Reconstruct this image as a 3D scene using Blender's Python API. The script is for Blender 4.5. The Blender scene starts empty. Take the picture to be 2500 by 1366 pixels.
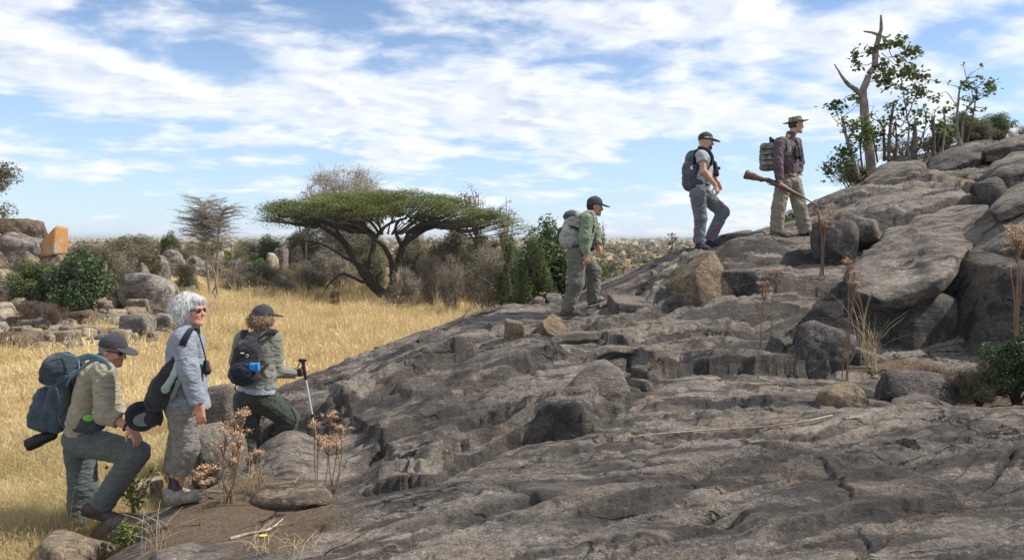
import bpy, bmesh, math, random
import numpy as np
from mathutils import Vector, Matrix, Euler
R = math.radians
scn = bpy.context.scene
# ------------------------------------------------------------------ camera
FPX, CXP, CYP = 1850.0, 1250.0, 683.0
PITCH = math.atan(103.0/FPX)
cam_d = bpy.data.cameras.new('camera'); cam = bpy.data.objects.new('camera', cam_d)
scn.collection.objects.link(cam); scn.camera = cam
cam_d.sensor_width = 36.0; cam_d.lens = 36.0*FPX/2500.0
cam_d.clip_start = 0.05; cam_d.clip_end = 30000
cam.location = (0, 0, 0); cam.rotation_euler = (math.pi/2-PITCH, 0, 0)
# ------------------------------------------------------------------ light
SUN_AZ, SUN_EL = R(88), R(47)          # azimuth clockwise from the view direction (+Y)
sun_d = bpy.data.lights.new('sun', 'SUN'); sun = bpy.data.objects.new('sun', sun_d)
scn.collection.objects.link(sun)
sun_d.energy = 5.0; sun_d.angle = R(0.6); sun_d.color = (1.0, 0.95, 0.87)
to_sun = Vector((math.sin(SUN_AZ)*math.cos(SUN_EL), math.cos(SUN_AZ)*math.cos(SUN_EL), math.sin(SUN_EL)))
sun.rotation_euler = to_sun.to_track_quat('Z', 'Y').to_euler()
sun.location = (20, -10, 30)
w = bpy.data.worlds.new('World'); scn.world = w; w.use_nodes = True
def build_sky():
    nt = w.node_tree; N = nt.nodes; L = nt.links
    N.clear()
    out = N.new('ShaderNodeOutputWorld'); bg = N.new('ShaderNodeBackground')
    L.new(bg.outputs[0], out.inputs[0])
    sky = N.new('ShaderNodeTexSky'); sky.sky_type = 'NISHITA'; sky.sun_disc = False
    sky.sun_elevation = SUN_EL; sky.sun_rotation = SUN_AZ
    sky.air_density = 1.0; sky.dust_density = 0.3; sky.ozone_density = 2.0; sky.altitude = 1500
    tc = N.new('ShaderNodeTexCoord'); sp = N.new('ShaderNodeSeparateXYZ'); L.new(tc.outputs['Generated'], sp.inputs[0])
    def m(op, a, b=None, c=None, clamp=False):
        n = N.new('ShaderNodeMath'); n.operation = op; n.use_clamp = clamp
        for i, v in enumerate((a, b, c)):
            if v is None: continue
            if hasattr(v, 'name'): L.new(v, n.inputs[i])
            else: n.inputs[i].default_value = v
        return n.outputs[0]
    z = m('MAXIMUM', sp.outputs[2], 0.0)
    den = m('ADD', z, 0.20)
    u = m('DIVIDE', sp.outputs[0], den); v = m('DIVIDE', sp.outputs[1], den)
    def cloud(sx, sy, off, scale, detail, rough, dist, rz=-24):
        cb = N.new('ShaderNodeCombineXYZ')
        L.new(m('MULTIPLY_ADD', u, sx, off[0]), cb.inputs[0]); L.new(m('MULTIPLY_ADD', v, sy, off[1]), cb.inputs[1])
        cb.inputs[2].default_value = off[2]
        rot = N.new('ShaderNodeVectorRotate'); rot.rotation_type = 'Z_AXIS'; rot.inputs['Angle'].default_value = R(rz)
        L.new(cb.outputs[0], rot.inputs[0])
        nz = N.new('ShaderNodeTexNoise'); nz.inputs['Scale'].default_value = scale
        nz.inputs['Detail'].default_value = detail; nz.inputs['Roughness'].default_value = rough
        nz.inputs['Distortion'].default_value = dist
        L.new(rot.outputs[0], nz.inputs['Vector']); return nz.outputs[0]
    big = cloud(0.7, 0.9, CLOUD_OFF, 0.95, 3, 0.5, 0.35)
    fine = cloud(1.0, 1.25, (CLOUD_OFF[0]+5, CLOUD_OFF[1], 3), 2.7, 12, 0.57, 0.15)
    fine2 = cloud(1.0, 1.25, (CLOUD_OFF[0]+5+0.055, CLOUD_OFF[1]-0.02, 3), 2.7, 6, 0.57, 0.15)
    fineb = cloud(1.0, 1.25, (CLOUD_OFF[0]+5, CLOUD_OFF[1], 3), 2.7, 6, 0.57, 0.15)
    shade = cloud(1.0, 1.0, (7, 5, 9), 4.2, 6, 0.55, 0.2)
    d = m('ADD', m('MULTIPLY', big, 0.50), m('MULTIPLY', fine, 0.64))
    # coverage falls off towards the horizon as in hazy fair weather
    lowfade = N.new('ShaderNodeMapRange'); lowfade.interpolation_type = 'SMOOTHSTEP'
    L.new(z, lowfade.inputs[0]); lowfade.inputs[1].default_value = 0.02; lowfade.inputs[2].default_value = 0.17
    lowfade.inputs[3].default_value = -0.05; lowfade.inputs[4].default_value = 0.012
    d = m('ADD', d, lowfade.outputs[0])
    ramp = N.new('ShaderNodeMapRange'); ramp.interpolation_type = 'SMOOTHSTEP'
    L.new(d, ramp.inputs[0]); ramp.inputs[1].default_value = 0.495; ramp.inputs[2].default_value = 0.64
    cov = m('POWER', ramp.outputs[0], 0.85)
    # cloud brightness: bright rims and tops, thick parts a little greyer
    core = N.new('ShaderNodeMapRange'); L.new(d, core.inputs[0]); core.inputs[1].default_value = 0.57; core.inputs[2].default_value = 0.75
    core.inputs[3].default_value = 0.0; core.inputs[4].default_value = 1.0; core.interpolation_type = 'SMOOTHSTEP'
    sh = m('MULTIPLY', m('SUBTRACT', shade, 0.36), 2.6, clamp=True)
    lit = m('MULTIPLY_ADD', m('SUBTRACT', fineb, fine2), 7.0, 0.42, clamp=True)
    t = m('MULTIPLY', m('MULTIPLY_ADD', core.outputs[0], 0.75, 0.25), m('SUBTRACT', 1.0, lit), clamp=True)
    cc = N.new('ShaderNodeMix'); cc.data_type = 'RGBA'
    L.new(t, cc.inputs[0]); cc.inputs[6].default_value = (0.95, 0.965, 0.99, 1); cc.inputs[7].default_value = (0.50, 0.58, 0.74, 1)
    # clear sky: Nishita scaled, with a pale haze low down
    sc_ = N.new('ShaderNodeMix'); sc_.data_type = 'RGBA'; sc_.blend_type = 'MULTIPLY'; sc_.inputs[0].default_value = 1
    L.new(sky.outputs[0], sc_.inputs[6]); sc_.inputs[7].default_value = (SKY_K*1.0, SKY_K*0.98, SKY_K*0.98, 1)
    hz = N.new('ShaderNodeMapRange'); hz.interpolation_type = 'SMOOTHSTEP'; L.new(z, hz.inputs[0])
    hz.inputs[1].default_value = 0.0; hz.inputs[2].default_value = 0.30; hz.inputs[3].default_value = 0.66; hz.inputs[4].default_value = 0.0
    hm = N.new('ShaderNodeMix'); hm.data_type = 'RGBA'; L.new(hz.outputs[0], hm.inputs[0])
    L.new(sc_.outputs[2], hm.inputs[6]); hm.inputs[7].default_value = (0.47, 0.64, 0.86, 1)
    mx = N.new('ShaderNodeMix'); mx.data_type = 'RGBA'
    L.new(m('MULTIPLY', cov, 0.93), mx.inputs[0]); L.new(hm.outputs[2], mx.inputs[6]); L.new(cc.outputs[2], mx.inputs[7])
    # the mix is in display units; the Background strength stays in the daylight range
    k = N.new('ShaderNodeMix'); k.data_type = 'RGBA'; k.blend_type = 'MULTIPLY'; k.inputs[0].default_value = 1
    k.clamp_result = False
    L.new(mx.outputs[2], k.inputs[6]); k.inputs[7].default_value = (10, 10, 10, 1)
    L.new(k.outputs[2], bg.inputs[0]); bg.inputs[1].default_value = 0.1
CLOUD_OFF = (2.3, 1.1, 0.0); SKY_K = 0.150
build_sky()
vs = scn.view_settings
vs.view_transform = 'Standard'; vs.look = 'None'; vs.exposure = 0.2; vs.gamma = 1.0; vs.use_curve_mapping = False
scn.cycles.use_denoising = True
scn.cycles.max_bounces = 6; scn.cycles.diffuse_bounces = 3; scn.cycles.glossy_bounces = 2
scn.cycles.transmission_bounces = 4; scn.cycles.transparent_max_bounces = 8; scn.cycles.sample_clamp_indirect = 6
# ------------------------------------------------------------------ helpers
col = scn.collection
cP, sP = math.cos(PITCH), math.sin(PITCH)
def P(px, py, d):
    """the point a photo pixel shows, at depth d metres in front of the camera"""
    u = (px-CXP)/FPX; v = (CYP-py)/FPX
    dy = cP+v*sP; dz = -sP+v*cP
    s = d/dy
    return np.array((u*s, d, dz*s))
def V3(a): return Vector((float(a[0]), float(a[1]), float(a[2])))
rng = np.random.default_rng(7)
_perm = np.random.default_rng(1).permutation(256); _perm = np.concatenate([_perm]*3)
_grad = np.random.default_rng(2).normal(size=(256, 3)); _grad /= np.linalg.norm(_grad, axis=1)[:, None]
_grad = _grad.astype(np.float32)
def noise(p):
    """gradient noise, about -0.7..0.7, for an (N,3) array"""
    p = np.asarray(p, dtype=np.float32); i = np.floor(p).astype(np.int64); f = p-i; i &= 255
    t = f*f*f*(f*(f*6-15)+10)
    def g(dx, dy, dz):
        h = _perm[_perm[_perm[i[:, 0]+dx]+i[:, 1]+dy]+i[:, 2]+dz]
        gr = _grad[h]
        return gr[:, 0]*(f[:, 0]-dx)+gr[:, 1]*(f[:, 1]-dy)+gr[:, 2]*(f[:, 2]-dz)
    x0 = g(0,0,0)*(1-t[:, 0])+g(1,0,0)*t[:, 0]; x1 = g(0,1,0)*(1-t[:, 0])+g(1,1,0)*t[:, 0]
    x2 = g(0,0,1)*(1-t[:, 0])+g(1,0,1)*t[:, 0]; x3 = g(0,1,1)*(1-t[:, 0])+g(1,1,1)*t[:, 0]
    y0 = x0*(1-t[:, 1])+x1*t[:, 1]; y1 = x2*(1-t[:, 1])+x3*t[:, 1]
    return y0*(1-t[:, 2])+y1*t[:, 2]
def fbm(p, oct=4, lac=2.0, gain=0.5):
    p = np.asarray(p, dtype=np.float32); s = 0; a = 1.0
    for k in range(oct):
        s = s+a*noise(p*(lac**k)+17.3*k); a *= gain
    return s
def sstep(a, b, x):
    t = np.clip((x-a)/(b-a), 0, 1); return t*t*(3-2*t)
def mesh_np(name, v, f, smooth=True):
    """mesh from an (N,3) array and an (M,3|4) array or a list of faces"""
    me = bpy.data.meshes.new(name)
    v = np.asarray(v, dtype=np.float32)
    if isinstance(f, np.ndarray):
        k = f.shape[1]
        me.vertices.add(len(v)); me.vertices.foreach_set('co', v.ravel())
        me.loops.add(f.size); me.loops.foreach_set('vertex_index', f.astype(np.int32).ravel())
        me.polygons.add(len(f)); me.polygons.foreach_set('loop_start', np.arange(0, f.size, k, dtype=np.int32))
        me.update(calc_edges=True); me.validate()
    else:
        me.from_pydata([tuple(map(float, q)) for q in v], [], f); me.update()
    if smooth: me.polygons.foreach_set('use_smooth', np.ones(len(me.polygons), dtype=bool))
    return me
def link(name, me, mat=None, parent=None):
    o = bpy.data.objects.new(name, me); col.objects.link(o)
    if mat is not None and me is not None:
        if len(me.materials) == 0: me.materials.append(mat)
    if parent is not None: o.parent = parent
    return o
def tag(o, label=None, cat=None, group=None, kind=None):
    if label: o['label'] = label
    if cat: o['category'] = cat
    if group: o['group'] = group
    if kind: o['kind'] = kind
    return o
def empty(name, loc, rz=0.0):
    o = bpy.data.objects.new(name, None); col.objects.link(o); o.empty_display_size = 0.2
    o.location = V3(loc); o.rotation_euler = (0, 0, rz); return o
def copy_tree(o, parent=None):
    c = o.copy(); col.objects.link(c)
    if parent is not None: c.parent = parent
    for ch in list(o.children): copy_tree(ch, c)
    return c
def fattr(me, name, vals, domain='POINT'):
    a = me.attributes.new(name, 'FLOAT', domain); a.data.foreach_set('value', np.asarray(vals, dtype=np.float32)); return a
# ------------------------------------------------------------------ materials
class NT:
    def __init__(s, name):
        s.m = bpy.data.materials.new(name); s.m.use_nodes = True; s.t = s.m.node_tree; s.t.nodes.clear()
        s.out = s.n('ShaderNodeOutputMaterial'); s.b = s.n('ShaderNodeBsdfPrincipled')
        s.l(s.b.outputs[0], s.out.inputs[0])
    def n(s, t): return s.t.nodes.new(t)
    def l(s, a, b): s.t.links.new(a, b)
    def math(s, op, a, b=None, c=None, clamp=False):
        n = s.n('ShaderNodeMath'); n.operation = op; n.use_clamp = clamp
        for i, v in enumerate((a, b, c)):
            if v is None: continue
            if isinstance(v, (int, float)): n.inputs[i].default_value = v
            else: s.l(v, n.inputs[i])
        return n.outputs[0]
    def coord(s, scale=(1, 1, 1), rot=(0, 0, 0), kind='Object'):
        tc = s.n('ShaderNodeTexCoord'); mp = s.n('ShaderNodeMapping'); s.l(tc.outputs[kind], mp.inputs[0])
        mp.inputs['Scale'].default_value = scale; mp.inputs['Rotation'].default_value = rot; return mp.outputs[0]
    def noise(s, vec, scale, detail=4, rough=0.55, dist=0.0):
        n = s.n('ShaderNodeTexNoise'); s.l(vec, n.inputs['Vector']); n.inputs['Scale'].default_value = scale
        n.inputs['Detail'].default_value = detail; n.inputs['Roughness'].default_value = rough; n.inputs['Distortion'].default_value = dist
        return n.outputs[0]
    def voro(s, vec, scale, feat='F1'):
        n = s.n('ShaderNodeTexVoronoi'); n.feature = feat; s.l(vec, n.inputs['Vector']); n.inputs['Scale'].default_value = scale
        return n
    def ramp(s, val, a, b, lo=0.0, hi=1.0, smooth=True):
        n = s.n('ShaderNodeMapRange'); s.l(val, n.inputs[0])
        if smooth: n.interpolation_type = 'SMOOTHSTEP'
        for i, q in zip((1, 2, 3, 4), (a, b, lo, hi)): n.inputs[i].default_value = q
        return n.outputs[0]
    def mix(s, fac, a, b, blend='MIX'):
        n = s.n('ShaderNodeMix'); n.data_type = 'RGBA'; n.blend_type = blend
        if isinstance(fac, (int, float)): n.inputs[0].default_value = fac
        else: s.l(fac, n.inputs[0])
        for i, q in ((6, a), (7, b)):
            if isinstance(q, tuple): n.inputs[i].default_value = (q[0], q[1], q[2], 1)
            else: s.l(q, n.inputs[i])
        return n.outputs[2]
    def attr(s, name):
        n = s.n('ShaderNodeAttribute'); n.attribute_name = name; return n.outputs['Fac']
    def bump(s, h, strength=0.3, dist=0.02, prev=None):
        n = s.n('ShaderNodeBump'); n.inputs['Strength'].default_value = strength; n.inputs['Distance'].default_value = dist
        s.l(h, n.inputs['Height'])
        if prev is not None: s.l(prev, n.inputs['Normal'])
        return n.outputs[0]
    def done(s, colr, rough=0.8, normal=None, spec=0.3):
        if isinstance(colr, tuple): s.b.inputs['Base Color'].default_value = (*colr, 1)
        else: s.l(colr, s.b.inputs['Base Color'])
        if isinstance(rough, (int, float)): s.b.inputs['Roughness'].default_value = rough
        else: s.l(rough, s.b.inputs['Roughness'])
        s.b.inputs['Specular IOR Level'].default_value = spec
        if normal is not None: s.l(normal, s.b.inputs['Normal'])
        return s.m
def mat_simple(name, c, rough=0.7, var=0.18, scale=18.0, bump=0.25, bdist=0.004, spec=0.3, metal=0.0):
    t = NT(name); v = t.coord(); n = t.noise(v, scale, 5, 0.6)
    f = t.ramp(n, 0.3, 0.7)
    lo = tuple(q*(1-var) for q in c); hi = tuple(min(1, q*(1+var)) for q in c)
    t.b.inputs['Metallic'].default_value = metal
    return t.done(t.mix(f, lo, hi), rough, t.bump(t.noise(v, scale*4, 4, 0.6), bump, bdist) if bump else None, spec)
def mat_cloth(name, c, var=0.16, rough=0.92, wrinkle=0.5, weave=900.0):
    t = NT(name); v = t.coord()
    a = t.noise(v, 7, 5, 0.6, 0.4); f = t.ramp(a, 0.32, 0.68)
    colr = t.mix(f, tuple(q*(1-var) for q in c), tuple(min(1, q*(1+var)) for q in c))
    fold = t.noise(t.coord((1.0, 1.0, 2.2), (0.3, 0.5, 0.2)), 11, 5, 0.55, 0.9)
    nb = t.bump(fold, min(1, wrinkle*1.5), 0.05)
    nb = t.bump(t.noise(v, 240, 2, 0.5), 0.25, 0.002, nb)
    t.b.inputs['Sheen Weight'].default_value = 0.15
    return t.done(colr, rough, nb, 0.15)
def mat_leaf(name, c1, c2, rough=0.65, trans=0.25):
    """leaf colour between two tones, one value for each leaf (attribute rnd); a share of the light passes through"""
    t = NT(name); r = t.attr('rnd')
    c = t.mix(r, c1, c2)
    t.done(c, rough, None, 0.25)
    if trans:
        tr = t.n('ShaderNodeBsdfTranslucent'); t.l(c, tr.inputs[0])
        mx = t.n('ShaderNodeMixShader'); mx.inputs[0].default_value = trans
        t.l(t.b.outputs[0], mx.inputs[1]); t.l(tr.outputs[0], mx.inputs[2]); t.l(mx.outputs[0], t.out.inputs[0])
    return t.m
def mat_granite(name, light, dark, stain, lichen=(0.30, 0.31, 0.25), soil=None, warm=0.0, grain=1.0, layered=True):
    t = NT(name); v = t.coord()
    sv = t.coord((0.45, 1.0, 1.6), (0.0, 0.0, R(22)))
    big = t.ramp(t.noise(v, 0.9, 5, 0.6, 0.3), 0.36, 0.66)
    mid = t.ramp(t.noise(sv, 5.5, 6, 0.68, 0.5), 0.33, 0.68)
    c = t.mix(big, dark, light)
    c = t.mix(t.math('MULTIPLY', mid, 0.60), c, tuple(q*0.55 for q in dark))
    # black lichen crust and water stains in drawn-out patches
    st = t.ramp(t.noise(sv, 1.7, 7, 0.66, 0.8), 0.50, 0.63)
    c = t.mix(t.math('MULTIPLY', st, 0.74), c, stain)
    pl_ = t.ramp(t.noise(sv, 1.1, 6, 0.62, 0.6), 0.54, 0.68)
    c = t.mix(t.math('MULTIPLY', pl_, 0.75), c, tuple(min(1, q*1.35) for q in light))
    li = t.ramp(t.noise(v, 2.6, 6, 0.7), 0.56, 0.70)
    c = t.mix(t.math('MULTIPLY', li, 0.45), c, lichen)
    wv = t.ramp(t.noise(v, 1.3, 4, 0.6), 0.5, 0.72)
    c = t.mix(t.math('MULTIPLY', wv, 0.45+warm), c, (0.36, 0.255, 0.165))
    # coarse mottling of crystals and lichen
    gm = t.noise(v, 24*grain, 6, 0.80)
    c = t.mix(t.ramp(gm, 0.53, 0.66, 0, 0.50), c, tuple(min(1, q*1.55+0.01) for q in light))
    c = t.mix(t.ramp(gm, 0.48, 0.36, 0, 0.72), c, tuple(q*0.34 for q in dark))
    # crystal grain: pale feldspar and dark mica
    g1 = t.noise(v, 62*grain, 3, 0.75); g2 = t.noise(v, 150*grain, 2, 0.7)
    c = t.mix(t.math('MULTIPLY', t.ramp(g1, 0.54, 0.70), 0.42), c, tuple(min(1, q*1.6+0.02) for q in light))
    c = t.mix(t.math('MULTIPLY', t.ramp(g1, 0.46, 0.34), 0.75), c, tuple(q*0.28 for q in dark))
    c = t.mix(t.math('MULTIPLY', t.ramp(g2, 0.55, 0.7), 0.35), c, tuple(min(1, q*1.7) for q in light))
    # black water streaks down the slope, and blackened patches of old lichen
    fl = t.noise(t.coord((0.55, 3.4, 1.4), (0.0, 0.0, R(40))), 1.5, 8, 0.66, 0.35)
    c = t.mix(t.math('MULTIPLY', t.ramp(fl, 0.50, 0.585), 0.78), c, stain)
    bl = t.noise(sv, 0.8, 8, 0.68, 0.5)
    c = t.mix(t.math('MULTIPLY', t.ramp(bl, 0.53, 0.60), 0.6), c, stain)
    if soil is not None:
        sa = t.attr('soil'); sn = t.noise(v, 9, 6, 0.7)
        sf = t.ramp(t.math('ADD', sa, t.math('MULTIPLY', t.math('SUBTRACT', sn, 0.5), 0.9)), 0.42, 0.62)
        sc = t.mix(t.ramp(t.noise(v, 40, 5, 0.7), 0.3, 0.7), tuple(q*0.5 for q in soil), soil)
        c = t.mix(sf, c, sc)
        ka = t.attr('break_dark')  # mask that darkens the rock along its breaks
        kf = t.ramp(t.math('ADD', ka, t.math('MULTIPLY', t.math('SUBTRACT', t.noise(sv, 4, 6, 0.7), 0.5), 0.8)), 0.3, 0.7)
        c = t.mix(t.math('MULTIPLY', kf, 0.62), c, stain)
    # hairline fractures, drawn out along the sheets
    wv_ = t.n('ShaderNodeVectorMath'); wv_.operation = 'ADD'; dn = t.n('ShaderNodeTexNoise'); t.l(v, dn.inputs['Vector']); dn.inputs['Scale'].default_value = 2.2; dn.inputs['Detail'].default_value = 6
    dm = t.n('ShaderNodeVectorMath'); dm.operation = 'SCALE'; dm.inputs['Scale'].default_value = 0.9; t.l(dn.outputs['Color'], dm.inputs[0]); t.l(t.coord((0.5, 1.5, 1.2), (0, 0, R(24))), wv_.inputs[0]); t.l(dm.outputs[0], wv_.inputs[1])
    ve = t.voro(wv_.outputs[0], 1.1, 'DISTANCE_TO_EDGE').outputs['Distance']
    hl = t.math('MULTIPLY', t.ramp(ve, 0.022, 0.004), t.ramp(t.noise(v, 1.9, 3, 0.6), 0.48, 0.60))
    c = t.mix(t.math('MULTIPLY', hl, 0.85), c, tuple(q*0.5 for q in stain))
    streak = t.noise(t.coord((0.8, 5.0, 3.0), (0.0, 0.0, R(20))), 6, 6, 0.7, 0.5)
    c = t.mix(t.ramp(streak, 0.54, 0.70, 0, 0.5), c, tuple(q*0.42 for q in dark))
    h = t.math('ADD', t.math('ADD', t.noise(sv, 9, 8, 0.72, 0.4), t.math('MULTIPLY', streak, 0.6)), t.math('MULTIPLY', g1, 0.22))
    h = t.math('SUBTRACT', h, t.math('MULTIPLY', hl, 0.9))
    nb = t.bump(h, 1.0, 0.07)
    nb = t.bump(g2, 0.35, 0.006, nb)
    return t.done(c, 0.9, nb, 0.22)
# ------------------------------------------------------------------ terrain heights
def ground_z(x, y):
    x = np.asarray(x, float); y = np.asarray(y, float)
    z = np.interp(y, [-40, 0, 4, 6, 8, 12, 20, 30, 46, 60, 100, 300, 1000, 2600, 4500, 9000],
                  [-2.2, -2.1, -2.2, -2.38, -2.62, -3.05, -3.5, -3.78, -4.12, -4.3, -4.7, -5.6, -7.0, -4.5, 6.0, 12.0])
    z = z+2.7*np.exp(-((x+25)/10.0)**2-((y-37)/10.0)**2)          # the rocky rise with the boulder scree
    z = z+0.9*np.exp(-((x+6)/12.0)**2-((y-62)/9.0)**2)           # the golden mound behind the acacia
    z = z+2.4*np.exp(-((x+18)/6.5)**2-((y-66)/6.5)**2)          # kopje left of the acacia
    z = z+1.9*np.exp(-((x+20)/5.5)**2-((y-47)/6.0)**2)
    k = np.clip((y-9)/30, 0, 1)*np.clip((400-y)/300, 0, 1)
    z = z+k*(0.10*np.sin(x*0.42+1.3)*np.cos(y*0.31)+0.06*np.sin(x*1.1+y*0.7))
    return z
CP = [  # (photo x, photo y, depth): the lie of the granite outcrop
 (2900,1366,3.1),(2500,1366,3.3),(2000,1366,3.5),(1500,1366,3.75),(1000,1366,4.1),(800,1366,4.35),
 (2450,1160,4.35),(2000,1200,4.4),(1500,1200,4.75),(1100,1215,5.0),(930,1265,4.85),
 (2500,1000,5.6),(2200,1012,5.75),(1900,1062,5.75),(1620,1090,5.85),(1400,1075,6.2),(1180,1165,5.5),
 (1500,1005,6.8),(1800,965,6.9),(2050,965,6.75),(1600,918,7.6),(1850,914,7.6),(2080,925,7.3),(2300,965,6.95),(2480,960,7.0),
 (2600,1000,5.6),(2800,1000,5.6),(2750,800,8.0),(2900,600,10.5),
 (2300,880,7.9),(2150,880,7.9),(2500,900,7.7),
 (1500,850,8.9),(1400,772,10.2),(1290,850,8.9),(1700,745,10.0),(1990,720,9.8),(2000,640,10.6),(1720,612,11.2),(1900,577,11.6),
 (2100,585,11.2),(2280,540,11.4),(2420,500,11.6),(2400,455,12.6),(2150,447,13.4),(2500,350,14.6),(2300,395,14.0),(2250,700,9.2),(2450,640,9.6),
 (2010,505,12.8),(2060,480,13.1),(1870,560,12.6),
 (872,888,9.4),(960,845,9.9),(1100,792,10.6),(1230,748,11.2),(1370,738,11.5),(1500,692,12.2),(1650,642,12.3),(1830,572,12.7),
 (860,1000,8.0),(850,1100,7.0),(835,1200,6.0),(930,1145,6.3),(1000,1065,7.0),(1100,1005,7.5),(1000,950,8.1),(1100,900,8.6),(1200,850,9.2),
 (1250,1000,7.25),(1300,1085,6.4),(1400,930,7.8),(1050,1130,6.2),
 (780,925,9.3),(700,955,8.9),(640,1010,8.1),(720,1040,7.9),(770,960,8.8),(700,1130,6.8),(620,1180,6.25),(520,1205,6.0),(440,1232,5.85),
 (560,1300,5.2),(680,1290,5.1),(420,1366,4.7),(600,1366,4.55),(300,1330,5.35),(760,1250,5.35),
]
RP = np.array([P(*c) for c in CP])
def far(px, d, z): return np.array(((px-CXP)/FPX*d, d, z))
RP = np.vstack([RP, [far(600,10.5,-2.9), far(760,11.5,-2.9), far(900,12.5,-2.8), far(1100,13.5,-2.4), far(1300,14,-2.0), far(1500,15,-1.9), far(1700,15,-1.2),
    far(1850,15,-0.8), far(1000,18,-4.2), far(1500,19,-4.2), far(1900,18,-2.4), far(2050,15.5,0.7), far(2200,17,1.0), far(2500,18,1.7), far(2900,17,2.2), far(2300,22,-1), far(2900,23,0.4),
    far(400,8.5,-3.2), far(150,6.8,-3.2), far(60,5.6,-2.9), far(-300,5,-3.2), far(-500,9,-4), far(300,12,-4), far(500,15,-4.4),
    far(200,4.2,-2.15), (-2.6,2,-2.1), (-0.8,2.2,-1.85), (1.5,1.8,-1.6), (4.5,1.8,-1.0), (0.3,0,-1.75), (6,0,-0.9), (-3,0,-2.2), (9,6,-0.2), (11,10,0.9)]])
def tps_fit(pts, lam=0.02):
    n = len(pts); d = np.linalg.norm(pts[:, None, :2]-pts[None, :, :2], axis=2)
    K = np.where(d > 0, d*d*np.log(d+1e-9), 0)+lam*np.eye(n)
    Pm = np.hstack([np.ones((n, 1)), pts[:, :2]])
    A = np.zeros((n+3, n+3)); A[:n, :n] = K; A[:n, n:] = Pm; A[n:, :n] = Pm.T
    b = np.zeros(n+3); b[:n] = pts[:, 2]
    return np.linalg.solve(A, b)
_tw = tps_fit(RP)
def rock_base(x, y):
    x = np.asarray(x, float); y = np.asarray(y, float); sh = x.shape; x = x.ravel(); y = y.ravel()
    out = np.empty(len(x))
    for s in range(0, len(x), 60000):
        a = x[s:s+60000, None]; b = y[s:s+60000, None]
        d2 = (a-RP[None, :, 0])**2+(b-RP[None, :, 1])**2
        out[s:s+60000] = (0.5*d2*np.log(d2+1e-12))@_tw[:-3]+_tw[-3]+_tw[-2]*a[:, 0]+_tw[-1]*b[:, 0]
    return out.reshape(sh)
def hit(px, py, fn=None, d0=2.4, d1=60):
    """first point of the terrain that the photo pixel shows"""
    fn = fn or (lambda x, y: np.maximum(rock_base(x, y), ground_z(x, y)))
    d = np.geomspace(d0, d1, 900); q = P(px, py, 1.0)
    below = q[2]*d <= fn(q[0]*d, d)
    i = int(np.argmax(below))
    if not below[i]: i = len(d)-1
    a, b = d[max(i-1, 0)], d[i]
    for _ in range(12):
        m_ = 0.5*(a+b)
        if q[2]*m_ <= float(fn(np.array([q[0]*m_]), np.array([m_]))[0]): b = m_
        else: a = m_
    return q*b
def polyline(px_pts):
    return np.array([hit(x, y, rock_base)[:2] for x, y in px_pts])
def wiggle(pl, amp=0.03, seed=0, n=14):
    """resample and roughen a line, so that a break in rock is never straight"""
    seg = np.linalg.norm(np.diff(pl, axis=0), axis=1); s = np.concatenate([[0], np.cumsum(seg)])
    m_ = max(n, int(s[-1]/0.06)); t = np.linspace(0, s[-1], m_)
    q = np.stack([np.interp(t, s, pl[:, 0]), np.interp(t, s, pl[:, 1])], 1)
    q3 = np.stack([t*3.1, np.full(m_, seed*7.7), np.zeros(m_)], 1)
    q[:, 0] += amp*fbm(q3, 3); q[:, 1] += amp*fbm(q3+31.7, 3)
    return q
def sd_line(x, y, pl):
    """distance to a line, side (+ beyond it), and the place along it 0..1"""
    best = np.full(x.shape, 1e9); side = np.zeros(x.shape); tt = np.zeros(x.shape)
    n = len(pl)-1
    for i in range(n):
        ax, ay = pl[i]; bx, by = pl[i+1]; ex, ey = bx-ax, by-ay; l2 = ex*ex+ey*ey+1e-12
        t = np.clip(((x-ax)*ex+(y-ay)*ey)/l2, 0, 1)
        dx = x-(ax+t*ex); dy = y-(ay+t*ey); d = dx*dx+dy*dy
        m_ = d < best
        best = np.where(m_, d, best); side = np.where(m_, ex*(y-ay)-ey*(x-ax), side); tt = np.where(m_, (i+t)/n, tt)
    return np.sqrt(best), np.sign(side), tt
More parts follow.
